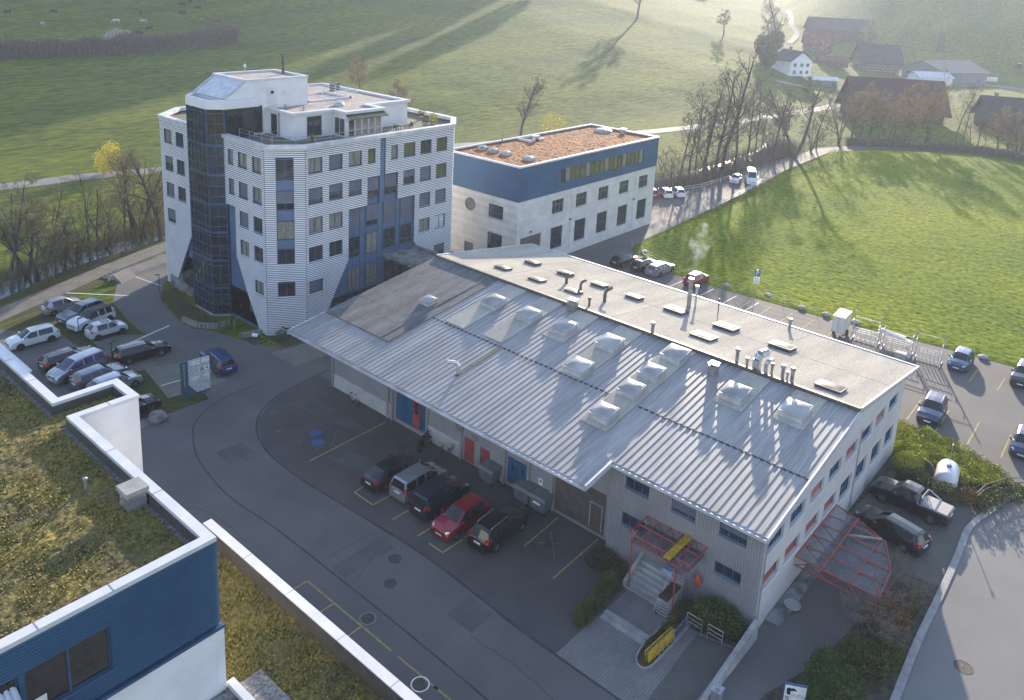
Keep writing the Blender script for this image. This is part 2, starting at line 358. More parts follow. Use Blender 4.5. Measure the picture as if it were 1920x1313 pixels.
ribbon('far_road', smoothline([(-420, 219), (-150, 170), (-20, 150), (42, 139), (60, 136.5), (120, 119.5), (177, 101.5), (225, 94), (264, 90.5), (300, 92), (345, 108)]), 4.2, .05, M['asphalt_road'])
ribbon('stream_path', smoothline([(-10, 66), (10, 79), (19, 84.5), (26, 88.2), (32, 90.8), (39.5, 94.2), (48, 97.2), (60, 101), (80, 104)]), 2.7, .03, M['gravel_path'])
M['water'] = mat('stream_water', (.07, .08, .085), .08, scale=.8, bump=.02, bscale=3)
ribbon('stream', smoothline([(-10, 72), (10, 85.5), (20, 90.5), (28, 94.5), (36, 98.5), (46, 101), (60, 104.5), (90, 103), (110, 90), (124, 76), (150, 72.5), (172, 73), (186, 76)]), 3.2, .02, M['water'])
ribbon('farm_track', smoothline([(march(1480, 82).x, march(1480, 82).y), (march(1494, 64).x, march(1494, 64).y), (march(1484, 48).x, march(1484, 48).y), (march(1483, 32).x, march(1483, 32).y), (march(1476, 20).x, march(1476, 20).y)]), 3.0, .25, M['gravel_path'])
sheet('lawn_strip', [(28.35, 60.6), (31.9, 58.55), (33.1, 66), (33.9, 74), (34.1, 78), (35.1, 84), (33, 88), (28, 86.3), (24.4, 85), (28.4, 79.4)], .006, M['lawn'])
sheet('verge', [(24.5, 57.9), (29, 58.7), (31.9, 58.5), (28.3, 60.5), (24.5, 60.4)], .006, M['lawn'])
sheet('stream_bank_grass', [(-30, 60), (12, 60), (12, 86.2), (24, 85.2), (33, 88.1), (39, 91.2), (46, 95.2), (60, 97), (60, 64), (80, 74), (80, 100), (70, 112), (40, 104), (20, 96), (-10, 80), (-30, 70)], .003, M['lawn'])
sheet('grid_parking_bay', [(29.6, 61.2), (34.6, 60.6), (34.8, 66.2), (30.6, 67.5)], .016, M['stripepaver'])
sheet('gravel_parking_bay', [(29.2, 67.6), (33.4, 66.8), (34, 74), (29.8, 78)], .012, M['gravel_path'])
sheet('striped_paving', [(40.3, 62.6), (41.9, 62.4), (44.5, 62.1), (52, 60.2), (52, 58.6), (40.6, 58.7)], .016, M['stripepaver'])
sheet('tower_lawn', [(37.9, 72.2), (39.1, 70.9), (40.6, 71.6), (40.7, 78.0), (41.6, 82.8), (40.2, 83.5), (39.4, 81.7), (38.5, 77.7)], .03, M['lawn'])
sheet('tower_bed', [(41.7, 65.2), (41.75, 62.6), (44.6, 62.3), (50, 62.0), (50, 63.6), (45.2, 63.55), (42, 65.7)], .03, M['lawn'])
sheet('corner_bed', [(40.2, 67.1), (40.1, 65.2), (41.6, 65.3), (41.6, 66.6)], .03, M['lawn'])
sheet('river_pebbles', [(18.9, 58.2), (25.4, 57.95), (28.8, 58.75), (24.5, 60.2), (18.9, 60.2)], .02, M['gravel'])
sheet('entrance_paving', [(31.05, 21.2), (37.9, 20.95), (37.9, 16.3), (38.4, 13.9), (31.05, 13.9)], .02, M['paver'])
sheet('entrance_grass_grid', [(31.6, 15.9), (37.7, 16.2), (38.2, 14.1), (31.6, 14.1)], .026, M['gridpaver'])

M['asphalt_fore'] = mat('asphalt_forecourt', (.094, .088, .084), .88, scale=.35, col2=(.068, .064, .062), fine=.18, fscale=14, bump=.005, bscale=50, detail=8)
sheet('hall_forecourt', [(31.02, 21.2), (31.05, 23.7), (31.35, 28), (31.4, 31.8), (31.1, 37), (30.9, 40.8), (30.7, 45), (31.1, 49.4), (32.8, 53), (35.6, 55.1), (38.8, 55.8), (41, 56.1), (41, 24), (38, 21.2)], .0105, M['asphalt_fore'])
# kerb lines set in the asphalt
M['kerbstone'] = mat('kerb_stone', (.066, .058, .056), .9, scale=.6, var=.15, fine=.2, fscale=3)
ribbon('kerb_line', smoothline([(26, 16), (26.3, 22), (26.45, 28.6), (26.45, 33.9), (26.4, 40.8), (26.1, 46), (26.8, 51.1), (28.1, 54.4), (29.7, 56.6), (33, 58.1), (36.5, 58.2)]), .12, .016, M['kerbstone'])
ribbon('kerb_line', smoothline([(31, 6.5), (31, 17), (31, 23.7), (31.4, 31.8), (30.9, 40.8), (30.7, 45), (31.1, 49.4), (32.8, 53), (35.6, 55.1), (38.8, 55.8), (42, 56.1)]), .17, .016, M['kerbstone'])
def patch(pts, m=None): sheet('asphalt_patch', pts, .013, m or M['asphalt_patch'])
patch([(28.2, 51.3), (30.4, 51.2), (30.2, 48.6), (28, 48.8)]); patch([(28.9, 27.5), (30.9, 27.6), (30.9, 25.6), (28.9, 25.5)]); patch([(26.7, 35.3), (30.6, 35.2), (30.6, 33.9), (26.7, 34.0)])
patch([(33.5, 45), (35.2, 45), (38.2, 31), (37.4, 31)], mat('asphalt_worn', (.105, .103, .106), .85, scale=.6)); patch([(36.2, 53.3), (38.4, 53.3), (38.4, 45), (37.6, 45)])
# cracks and sealed joints
M['crack'] = mat('sealed_crack', (.06, .057, .056), .8, scale=2)
for k, pts in enumerate(([(27, 36.2), (30.7, 36.0)], [(26.6, 33.2), (30.9, 34.9)], [(33.3, 49.2), (33.6, 44), (34.2, 38.2)], [(36.9, 47.3), (37.3, 42), (37.0, 38.6)], [(28.7, 25.3), (28.9, 22), (28.5, 18.5)], [(39.5, 36.3), (37.6, 30.8)], [(39.6, 33.4), (36.6, 28.4)], [(33, 24), (35.5, 21.9)], [(22.5, 40), (23.5, 34), (23.2, 28)], [(20, 52), (24, 46), (24.4, 41)], [(40, 58.0), (35, 66), (34.6, 72)])):
    q = smoothline(pts, 8); q = [Vector((p.x+.12*noise.noise((p.x*2, p.y*2, k)), p.y+.12*noise.noise((p.y*2, p.x*2, k)))) for p in q]
    ribbon('asphalt_joint', q, .045, .0145, M['crack'])
# painted markings
M['worn_paint'] = mat('worn_paint', (.24, .215, .14), .85, scale=4, col2=(.13, .125, .11))
def line(a, b, wd=.11, m='yellow_paint', z=.018):
    ribbon('parking_marking', [a, b], wd, z, M[m])
for yy in (31.35, 33.65, 36.05, 38.2): line((32.35, yy), (34.2, yy-.05))
line((32.4, 40.2), (34.6, 40.3)); line((32.4, 38.2), (32.4, 40.2)); line((32.4, 31.4), (32.4, 32.6))
line((32.4, 45.5), (40.0, 45.7)); line((35.5, 24.85), (40.5, 24.95)); line((36.5, 28.0), (40.3, 28.2)); line((34.4, 31.35), (39.5, 30.6), .08)
for p in ((38.0, 36.6), (37.9, 35.0), (37.6, 33.1)):
    line((p[0]-.5, p[1]), (p[0]+.5, p[1]), .07, 'worn_paint'); line((p[0], p[1]-.5), (p[0], p[1]+.5), .07, 'worn_paint', .022)
M['worn_yellow'] = worn(); line((36.8, 28.3), (38.8, 25.9), .07, 'worn_yellow'); line((37.0, 25.9), (38.9, 27.7), .07, 'worn_yellow', .022)
line((25, 35.4), (25, 27.8)); line((24.1, 35.4), (24.95, 35.4)); line((23.8, 32.8), (24.95, 32.8)); line((23.8, 30.3), (24.95, 30.3)); line((25, 24.5), (25, 21)); line((25, 27.3), (25, 24.2), .1)
for p in ((33.2, 50.6), (34.4, 53.2)): line((p[0]-.4, p[1]), (p[0]+.4, p[1]), .05, 'worn_paint'); line((p[0], p[1]-.4), (p[0], p[1]+.4), .05, 'worn_paint', .022)
for k, yy in enumerate((14.5, 12.1, 9.6, 7.1, 4.6)): line((72.3-.25*k, yy), (77.2-.25*k, yy+.1), .14)
for yy in (12.2, 9.8, 7.4, 28.7, 31.2, 33.7, 36.2, 23.5, 26): line((84.6, yy), (88.2, yy), .12)
for yy in (45.2, 41.2, 38.2, 35.4): line((84.8, yy), (88.2, yy-.1), .12, 'white_paint')
line((31.0, 73.1), (36.6, 74.6), .16, 'white_paint'); line((32.5, 90.0), (37.2, 84.6), .16, 'white_paint'); line((19, 82.5), (24.8, 81.6), .12); line((30.2, 63.6), (34.6, 63.1), .12, 'white_paint', .03); line((39.8, 92), (41, 85), .1, 'white_paint')
# blue painted mark with a red ring
b = MB()
for cx, cy in ((35.1, 48.3), (34.4, 47.1)): b.poly([(cx+.55*math.cos(q*.524)*(.9+.2*(q % 3 == 0)), cy+.5*math.sin(q*.524), .02) for q in range(12)])
struct(b, 'painted_ground_mark', M['blue_paint'])
for k in range(14):
    if k % 3 != 1: line((34.75+1.35*math.cos(k*.45), 47.7+1.5*math.sin(k*.45)), (34.75+1.35*math.cos(k*.45+.4), 47.7+1.5*math.sin(k*.45+.4)), .05, 'red_paint', .024)
for (x, y) in ((25.6, 30.5), (24.6, 25.1)):
    b = MB(); N = 28
    for i in range(N):
        a, c = 2*math.pi*i/N, 2*math.pi*(i+1)/N; r, r2 = (.5, .43) if y < 28 else (.47, .445)
        b.quad((x+r2*math.cos(a), y+r2*math.sin(a), .02), (x+r*math.cos(a), y+r*math.sin(a), .02), (x+r*math.cos(c), y+r*math.sin(c), .02), (x+r2*math.cos(c), y+r2*math.sin(c), .02))
    struct(b, 'painted_ring', M['white_paint'] if y < 28 else M['concrete'])
M['castiron'] = mat('cast_iron', (.085, .075, .07), .7, .3, scale=8, var=.3)
for (x, y, r, l) in ((25.6, 30.5, .36, 'round cast iron manhole cover in thin white painted ring'), (24.6, 25.1, .36, 'round manhole cover in bold white painted ring near white parapet'), (29.9, 33.1, .42, 'round worn manhole cover in yard on patched asphalt'), (28.3, 31.7, .4, 'round faint manhole cover between the two kerb lines'), (36.9, 27.6, .36, 'dark round manhole cover left of yellow cross before garage door'), (37.8, 26.9, .36, 'dark round manhole cover in the yellow painted cross'), (38.4, 42.1, .36, 'small dark manhole cover before blue hall gate'), (46.0, 4.2, .5, 'pale round manhole cover in shaded right road')):
    b = MB(); b.lathe((x, y, .01), [(r, 0), (r, .014), (r*.86, .014), (r*.84, .008), (r*.25, .008), (r*.2, .014), (0.001, .014)], 20); tag(b.build('manhole_cover', M['castiron']), l, 'manhole cover')
# ================================================================== BUILDINGS
def window(face, root, u0, u1, z0, z1, kind='glass', mull=1, fm='frame', depth=.16, sill='flashing', d=0.0, name='window', fw_=.055, hbar=None, label=None):
    "pane set back in the wall with frame, mullions and sill"
    p = MB(); face.quad(p, u0, u1, z0, z1, d-depth)
    mm = {'glass': 'glass', 'curtain': 'curtain', 'blind': 'blind', 'half': 'glass', 'green': 'glass_green', 'red': 'redblind', 'pink': 'pinkblind', 'brown': 'glass_brown', 'pale': 'paleblind'}[kind]
    o = p.build(name, M[mm], root)
    if label: o['label'] = label
    f = MB(); a = fw_
    if kind in ('blind', 'red', 'pink'):
        face.box(f, u0, u0+.035, z0, z1, d-depth, d-depth+.05); face.box(f, u1-.035, u1, z0, z1, d-depth, d-depth+.05)
        n = max(2, int((z1-z0)/.22))
        for i in range(1, n): face.box(f, u0+.035, u1-.035, z0+(z1-z0)*i/n-.006, z0+(z1-z0)*i/n+.006, d-depth, d-depth+.012)
    else:
        face.box(f, u0, u0+a, z0, z1, d-depth, d-depth+.05); face.box(f, u1-a, u1, z0, z1, d-depth, d-depth+.05)
        face.box(f, u0+a, u1-a, z0, z0+a, d-depth, d-depth+.05); face.box(f, u0+a, u1-a, z1-a, z1, d-depth, d-depth+.05)
        for i in range(1, mull+1):
            c = u0+(u1-u0)*i/(mull+1); face.box(f, c-a*.5, c+a*.5, z0+a, z1-a, d-depth, d-depth+.046)
        if hbar: face.box(f, u0+a, u1-a, z0+(z1-z0)*hbar-a*.4, z0+(z1-z0)*hbar+a*.4, d-depth, d-depth+.04)
    f.build('frame', M[fm], o)
    if kind == 'half':
        q = MB(); face.box(q, u0+.03, u1-.03, z0+(z1-z0)*random.choice((.35, .5, .25)), z1-.02, d-depth+.055, d-depth+.075); q.build('roller_blind', M['blind'], o)
    if sill:
        q = MB(); face.box(q, u0-.03, u1+.03, z0-.07, z0-.003, d-depth, d+.07); q.build('sill', M[sill], o)
    return o
def wall_with_holes(face, m, u0, u1, z0, z1, holes, d=0, depth=.3):
    "flat wall rectangle with rectangular openings and their reveals"
    us = sorted({u0, u1, *[min(max(v, u0), u1) for h in holes for v in h[:2]]}); zs = sorted({z0, z1, *[min(max(v, z0), z1) for h in holes for v in h[2:4]]})
    for a, b in zip(us, us[1:]):
        for c, e in zip(zs, zs[1:]):
            mu, mz = (a+b)/2, (c+e)/2
            if not any(h[0] < mu < h[1] and h[2] < mz < h[3] for h in holes): face.quad(m, a, b, c, e, d)
    for h in holes:
        for (a, b) in (((h[0], h[2]), (h[1], h[2])), ((h[1], h[2]), (h[1], h[3])), ((h[1], h[3]), (h[0], h[3])), ((h[0], h[3]), (h[0], h[2]))):
            m.quad(face.p(a[0], a[1], d), face.p(b[0], b[1], d), face.p(b[0], b[1], d-depth), face.p(a[0], a[1], d-depth))

# ------------------------------------------------------------------ long factory hall
fac = thing('factory_hall', 'long works hall with ribbed metal roof, pale rear roof, many skylights and grey gable wall', 'factory', (53, 34, 0), world=True)
RX, RZ = 53.6, 8.76; KM = .139; KB = -.14
zm = lambda x: RZ+KM*(x-RX)
zb = lambda x: RZ+KB*(x-RX)
FE = Face((0, 13.8), (1, 0), (0, -1)); FF = Face((40.7, 0), (0, 1), (-1, 0)); FA = Face((39.9, 0), (0, 1), (-1, 0))
# gable wall with two window rows
up = [(40.3+3.13*i, 42.55+3.13*i+.0, 5.12, 6.1) for i in range(8)]
lo = [(40.3, 42.55, 2.72, 3.75), (43.35, 45.6, 2.68, 3.72), (46.55, 48.8, 2.62, 3.65), (49.7, 51.95, 2.5, 3.55), (52.75, 55.0, 2.1, 3.5), (55.95, 58.2, 2.02, 3.4), (59.4, 61.55, 1.84, 3.3), (62.6, 64.7, 1.84, 3.2)]
m = MB(); holes = [(a, b, c, e) for a, b, c, e in up+lo]
wall_with_holes(FE, m, 39.9, 66, 0, 6.68, holes, depth=.22)
m.poly([FE.p(39.9, 6.68), FE.p(66, 6.68), FE.p(66, 6.98), FE.p(53.6, 8.66), FE.p(39.9, 6.76)])
F2 = Face((66, 0), (0, 1), (1, 0)); wall_with_holes(F2, m, 13.8, 53.5, 0, 6.95, [])
F3 = Face((0, 53.5), (1, 0), (0, 1)); F3.quad(m, 40.7, 66, 0, 6.9); m.poly([F3.p(40.7, 6.9), F3.p(66, 6.9), F3.p(53.6, 8.66)])
m.build('wall', M['render'], fac)
kinds_u = ['glass', 'glass', 'pink', 'glass', 'red', 'glass', 'pink', 'glass']; kinds_l = ['red', 'red', 'red', 'red', 'glass', 'glass', 'glass', 'glass']
for h, k in list(zip(up, kinds_u))+list(zip(lo, kinds_l)):
    window(FE, fac, *h, kind=k, mull=3, fm='blueframe', depth=.2, sill='white')
q = MB(); FE.box(q, 55.6, 55.66, .3, 6.5, .02, .08); FE.box(q, 40.06, 40.12, .3, 6.3, .02, .08); q.build_each('downpipe', M['steel'], fac)
# front annex with ribbed cladding
aw = [(21.25, 22.98, 5.16, 5.98), (18.07, 19.72, 5.16, 6.0), (14.86, 16.58, 5.2, 6.05), (14.92, 16.6, 2.64, 3.46), (21.3, 23.02, 2.5, 3.45)]
m = MB(); wall_with_holes(FA, m, 13.8, 24.0, 0, 6.62, aw, depth=.2); m.quad((39.9, 24, 0), (40.7, 24, 0), (40.7, 24, 6.6), (39.9, 24, 6.6))
yy = 13.9
while yy < 23.9:
    segs = [(0, 6.6)]
    for h in aw:
        if h[0]-.09 < yy < h[1]+.03: segs = [s for a, b in segs for s in ((a, h[2]), (h[3], b)) if a <= h[2] and b >= h[3]] if any(a <= h[2] and b >= h[3] for a, b in segs) else segs
    for a, b in segs: FA.box(m, yy, yy+.07, a, b, 0, .05)
    yy += .165
m.build('annex_wall', M['clad'], fac)
for h, k in zip(aw, ('glass', 'half', 'half', 'glass', 'glass')): window(FA, fac, *h, kind=k, mull=2, fm='blueframe', depth=.18, sill='steel')
# street front under the deep eave
doors = [(41.75, 45.25, .3, 2.9), (36.46, 37.5, .05, 2.02), (34.94, 35.86, .02, 1.88), (31.42, 33.2, .25, 2.36), (24.7, 28.9, .15, 3.3)]
m = MB(); wall_with_holes(FF, m, 24.0, 53.5, 0, 6.5, doors, depth=.14); m.build('front_wall', M['clad'], fac)
m = MB()
for a, b in ((45.9, 53.45), (38.0, 41.6), (33.4, 34.9), (28.95, 31.3)): FF.box(m, a, b, .0, 1.22, .003, .05)
m.build_each('plinth', M['plinth'], fac)
m = MB()
for a, b in ((45.9, 53.45), (38.0, 41.6), (33.4, 34.9), (28.95, 31.3)): FF.box(m, a, b, 1.24, 1.34, .003, .09)
m.build_each('wall_rail', M['flashing'], fac)
m = MB()
for yy in (53.4, 46.15, 45.6, 41.5, 37.75, 33.45, 31.2, 29.1): FF.box(m, yy-.09, yy+.09, 0, 6.4, .052, .16)
m.build_each('pilaster', M['clad'], fac)
m = MB(); FF.quad(m, 41.75, 45.25, .3, 2.9, -.12)
for a in (42.4, 43.35, 44.3): FF.box(m, a-.02, a+.02, .3, 2.9, -.12, -.09)
gt = m.build('hall_gate', M['bluedoor'], fac); m = MB(); FF.box(m, 42.45, 43.3, .34, 2.75, -.118, -.06); wk = m.build('wicket_door', M['reddoor'], gt)
m = MB(); FF.quad(m, 42.65, 43.1, 1.6, 2.6, -.055); m.build('door_glass', M['glass'], gt)
for d in doors[1:3]:
    m = MB(); FF.box(m, *d, -.13, -.07); o = m.build('door', M['reddoor'], fac); m = MB(); FF.box(m, d[0]+.1, d[0]+.16, 1.0, 1.1, -.07, -.01); m.build('handle', M['steel'], o)
d = doors[3]; m = MB(); FF.box(m, d[0], d[1], d[2], d[3], -.13, -.08); FF.box(m, 32.3, 32.34, .3, 2.3, -.08, -.06); o = m.build('double_door', M['bluedoor'], fac)
m = MB()
for a in (31.85, 32.75): FF.box(m, a-.12, a+.12, 1.35, 1.8, -.079, -.065)
m.build_each('door_window', M['glass'], o)
d = doors[4]; m = MB(); FF.quad(m, *d, -.12)
for i in range(1, 7): FF.box(m, d[0], d[1], d[2]+.5*i-.015, d[2]+.5*i+.015, -.12, -.105)
o = m.build('garage_door', M['garage'], fac); m = MB()
for a, b, c, e in ((25.0, 25.05, .3, 2.2), (25.95, 26.0, .3, 2.2), (25.0, 26.0, 2.16, 2.21)): FF.box(m, a, b, c, e, -.119, -.09)
m.build('wicket_frame', M['flashing'], o)
m = MB(); FF.box(m, 29.95, 30.3, 1.45, 1.95, .0, .02); o = m.build('wall_sign', M['white_paint'], fac); m = MB(); m.poly([FF.p(30.12+.09*math.cos(q*.6), 1.75+.09*math.sin(q*.6), .023) for q in range(10)]); m.build('sign_symbol', M['dark'], o)
m = MB(); FF.box(m, 37.65, 38.2, 2.35, 2.8, .0, .2); FF.box(m, 36.2, 36.7, 2.2, 2.5, 0, .06); m.build_each('wall_vent', M['pipe'], fac)
# ribbed metal roof: real trapezoid ribs running down the slope
m = MB()
def ribs(x0, x1, y0, y1, pitch=.46):
    zl = lambda x, h: (zm(x)+h)
    y = y0
    while y < y1-1e-3:
        e = min(y+pitch, y1)
        prof = [(y, 0), (y+pitch*.52, 0), (y+pitch*.62, .038), (y+pitch*.90, .038), (y+pitch*.98, 0), (e, 0)]
        prof = [(min(a, e), b) for a, b in prof]
        for (a, b), (c, d) in zip(prof, prof[1:]):
            if c-a > 1e-4: m.quad((x0, a, zl(x0, b)), (x0, c, zl(x0, d)), (x1, c, zl(x1, d)), (x1, a, zl(x1, b)))
        y = e
ribs(36.7, 45.2, 23.85, 53.9); ribs(39.45, 45.2, 13.65, 23.85)
m.v = [(x, y, z) for x, y, z in m.v]
lower = len(m.v); ribs(45.2, 53.55, 13.65, 53.9)
for i in range(lower, len(m.v)): m.v[i] = (m.v[i][0], m.v[i][1], m.v[i][2]+.035)
# soffit and thickness
m.quad((36.7, 23.85, zm(36.7)-.25), (36.7, 53.9, zm(36.7)-.25), (53.5, 53.9, zm(53.5)-.25), (53.5, 23.85, zm(53.5)-.25)); m.quad((39.45, 13.65, zm(39.45)-.25), (39.45, 23.85, zm(39.45)-.25), (53.5, 23.85, zm(53.5)-.25), (53.5, 13.65, zm(53.5)-.25))
for (x0, yk, x1) in ((36.7, 53.9, 53.55), (39.45, 13.65, 53.55), (36.7, 23.85, 39.45)): m.quad((x0, yk, zm(x0)-.25), (x1, yk, zm(x1)-.25), (x1, yk, zm(x1)+.04), (x0, yk, zm(x0)+.04))
roof = m.build('metal_roof', M['roofmetal'], fac)
m = MB(); y = 13.75
m.bar((45.2, 13.7, zm(45.2)+.012), (45.2, 53.85, zm(45.2)+.012), .12, .03)
while y < 53.8: m.box(45.13, y, zm(45.2)+.0, 45.27, y+.24, zm(45.2)+.05); y += .46
m.build('sheet_lap', M['dark'], roof)
m = MB()                                                             # eaves gutter and gable trims
for (x, y0, y1) in ((36.7, 23.75, 54.0), (39.45, 13.55, 23.75)):
    z = zm(x); m.box(x-.20, y0, z-.24, x-.17, y1, z-.04); m.box(x-.17, y0, z-.24, x+.02, y1, z-.20); m.box(x+.02, y0, z-.24, x+.05, y1, z-.02)
m.build_each('gutter', M['flashing'], fac)
m = MB()
for (x0, yk, x1) in ((36.6, 53.93, 53.6), (39.35, 13.50, 53.6), (36.6, 23.72, 39.4)): m.hexa([(x0, yk, zm(x0)-.3), (x1, yk, zm(x1)-.3), (x1, yk+.12, zm(x1)-.3), (x0, yk+.12, zm(x0)-.3), (x0, yk, zm(x0)+.09), (x1, yk, zm(x1)+.09), (x1, yk+.12, zm(x1)+.09), (x0, yk+.12, zm(x0)+.09)])
m.build_each('verge_trim', M['flashing'], fac)
m = MB(); m.hexa([(53.56, 13.6, 8.5), (68.3, 13.6, zb(68.3)-.25), (68.3, 54.0, zb(68.3)-.25), (53.56, 54.0, 8.5), (53.56, 13.6, RZ+.22), (68.3, 13.6, zb(68.3)+.12), (68.3, 54.0, zb(68.3)+.12), (53.56, 54.0, RZ+.22)])
m.build('flat_roof', M['membrane'], fac)
zf = lambda x: RZ+.22+(zb(68.3)+.12-RZ-.22)*(x-53.56)/(68.3-53.56)
m = MB(); m.box(53.40, 13.55, RZ-.05, 53.62, 54.05, RZ+.30)
m.build('ridge_upstand', M['darkpipe'], fac)
m = MB()
for a, b in (((53.6, 13.55), (68.35, 13.55)), ((53.6, 54.05), (68.35, 54.05))):
    m.bar((a[0], a[1], zf(a[0])-.02), (b[0], b[1], zf(b[0])-.02), .12, .2)
m.bar((68.35, 13.5, zf(68.3)-.02), (68.35, 54.1, zf(68.3)-.02), .14, .2); m.build('roof_edge_trim', M['flashing'], fac)
m = MB()
for yk in (22.2, 33.8, 46.5): m.hexa([(53.7, yk, zf(53.7)-.05), (68.2, yk, zf(68.2)-.05), (68.2, yk+.035, zf(68.2)-.05), (53.7, yk+.035, zf(53.7)-.05), (53.7, yk, zf(53.7)+.012), (68.2, yk, zf(68.2)+.012), (68.2, yk+.035, zf(68.2)+.012), (53.7, yk+.035, zf(53.7)+.012)])
m.hexa([(60.8, 13.7, zf(60.8)-.05), (60.84, 13.7, zf(60.84)-.05), (60.84, 53.9, zf(60.84)-.05), (60.8, 53.9, zf(60.8)-.05), (60.8, 13.7, zf(60.8)+.01), (60.84, 13.7, zf(60.84)+.01), (60.84, 53.9, zf(60.84)+.01), (60.8, 53.9, zf(60.8)+.01)])
m.build_each('felt_seam', M['concrete_dark'], fac)
m = MB(); m.hexa([(40.3, 45.8, zm(40.3)), (53.5, 45.8, zm(53.5)), (53.5, 53.95, zm(53.5)), (40.3, 53.95, zm(40.3)), (40.3, 45.8, zm(40.3)+.14), (53.5, 45.8, zm(53.5)+.14), (53.5, 53.95, zm(53.5)+.14), (40.3, 53.95, zm(40.3)+.14)]); o = m.build('felt_roof', M['bitumen'], fac)
m = MB()
for yy in (46.75,): m.hexa([(40.3, yy, zm(40.3)+.145), (53.4, yy, zm(53.4)+.145), (53.4, yy+.07, zm(53.4)+.145), (40.3, yy+.07, zm(40.3)+.145), (40.3, yy, zm(40.3)+.19), (53.4, yy, zm(53.4)+.19), (53.4, yy+.07, zm(53.4)+.19), (40.3, yy+.07, zm(40.3)+.19)])
for i in range(9):
    xx = 41.4+1.25*i; y = 47.0+random.random()*.4
    while y < 53.4:
        L = random.uniform(.12, .4)
        if random.random() < .6: m.box(xx, y, zm(xx)+.14, xx+.05, y+L*.6, zm(xx)+.155)
        y += L+random.uniform(.1, .5)
fb = m.build('felt_batten', M['bitumen'], o); fb['kind'] = 'stuff'
# skylights
def skylight(x, y, sz, zfun, k, dark=False, s2=None):
    s2 = s2 or sz; c = MB(); z = zfun(x)
    c.hexa([(x-sz, y-s2, zfun(x-sz)-.1), (x+sz, y-s2, zfun(x+sz)-.1), (x+sz, y+s2, zfun(x+sz)-.1), (x-sz, y+s2, zfun(x-sz)-.1)]+[(x+a*sz*.88, y+b*s2*.88, zfun(x+a*sz*.88)+k) for a, b in ((-1, -1), (1, -1), (1, 1), (-1, 1))])
    o = c.build('skylight', M['darkdome' if dark else 'curb'], fac)
    dm = MB(); N = 9; kk = len(dm.v)
    for i in range(N):
        for j in range(N):
            a = -1+2*i/(N-1); b = -1+2*j/(N-1); xx, yy = x+a*sz*.96, y+b*s2*.96
            dm.v.append((xx, yy, zfun(xx)+k+.03+(.30 if not dark else .16)*sz*(1-abs(a)**2.6)*(1-abs(b)**2.6)))
    for i in range(N-1):
        for j in range(N-1): dm.f.append((i*N+j, (i+1)*N+j, (i+1)*N+j+1, i*N+j+1)); dm.m.append(0)
    dm.build('dome', M['darkdome' if dark else 'dome'], o, smooth=True)
    rm = MB()
    for a, b in (((-1, -1), (1, -1)), ((1, -1), (1, 1)), ((1, 1), (-1, 1)), ((-1, 1), (-1, -1))):
        pa = (x+a[0]*sz*.97, y+a[1]*s2*.97); pb = (x+b[0]*sz*.97, y+b[1]*s2*.97)
        rm.bar((*pa, zfun(pa[0])+k+.02), (*pb, zfun(pb[0])+k+.02), .09, .07)
    rm.build('rim', M['dome' if not dark else 'darkdome'], o); return o
def patch_sheet(x0, x1, yc, hw, lift=.075):
    p = MB(); p.hexa([(x0, yc-hw, zm(x0)), (x1, yc-hw, zm(x1)), (x1, yc+hw, zm(x1)), (x0, yc+hw, zm(x0)), (x0, yc-hw, zm(x0)+lift+.03), (x1, yc-hw, zm(x1)+lift+.03), (x1, yc+hw, zm(x1)+lift+.03), (x0, yc+hw, zm(x0)+lift+.03)]); p.build('flashing_sheet', M['membrane'], roof)
for x0, yc in ((45.4, 43.5), (45.6, 39.5), (48.5, 35.7), (45.2, 31.5), (41.6, 26.75), (48.8, 20.8), (49.4, 16.8)): patch_sheet(x0, 53.35, yc, 1.05)
zmm = lambda x: zm(x)+.1
for x, y in ((49.85, 43.2), (49.9, 39.35), (50.07, 35.8), (50.3, 31.47), (46.2, 31.45), (51.9, 26.65), (48.8, 26.8), (46.15, 26.82), (42.8, 26.82), (50.1, 20.9), (50.7, 16.85)): skylight(x, y, .86 if x > 49 and y < 36 or y > 30 else .77, zmm, .38)
skylight(46.6, 47.85, .6, lambda x: zm(x)+.14, .3)
for x, y in ((56.6, 48.0), (56.65, 43.85), (56.9, 39.85), (57.0, 26.95), (61.25, 48.1), (61.35, 44.05), (61.3, 40.0), (61.15, 36.05), (61.35, 31.85), (61.3, 27.05), (61.2, 22.1), (55.6, 16.3)): skylight(x, y, .55 if y > 33 else .8, zf, .16 if x < 58 else .24, True, .75 if y > 33 else .95)
# vents
def vent(x, y, z, pts, r, capr=None, m_='pipe', nm='vent_pipe'):
    b = MB(); P = [(x+a, y+c, z+h) for a, c, h in pts]; b.path(P, r, 10)
    if capr: b.tube(P[-1], (P[-1][0], P[-1][1], P[-1][2]+.22), capr, capr*.9, 10)
    return b.build(nm, M[m_], fac)
def boxvent(x, y, z, a, c, h): 
    b = MB(); b.box(x-a, y-c, z-.2, x+a, y+c, z+h); b.box(x-a-.06, y-c-.06, z+h+.1, x+a+.06, y+c+.06, z+h+.2); b.box(x-a*.7, y-c*.7, z+h, x+a*.7, y+c*.7, z+h+.1); b.build('roof_vent', M['pipe'], fac)
boxvent(53.1, 37.2, RZ, .3, .38, .75); boxvent(51.7, 23.4, zm(51.7), .3, .3, .7)
vent(53.6, 29.7, RZ, [(0, 0, 0), (0, 0, .95)], .13, .19)
for y, h, r in ((22.7, 1.05, .13), (21.9, .6, .1), (20.0, .85, .1), (19.2, 1.0, .13), (18.85, .6, .08), (18.5, 1.05, .13)): vent(54.0, y, RZ, [(0, 0, 0), (0, 0, h)], r, r*1.5)
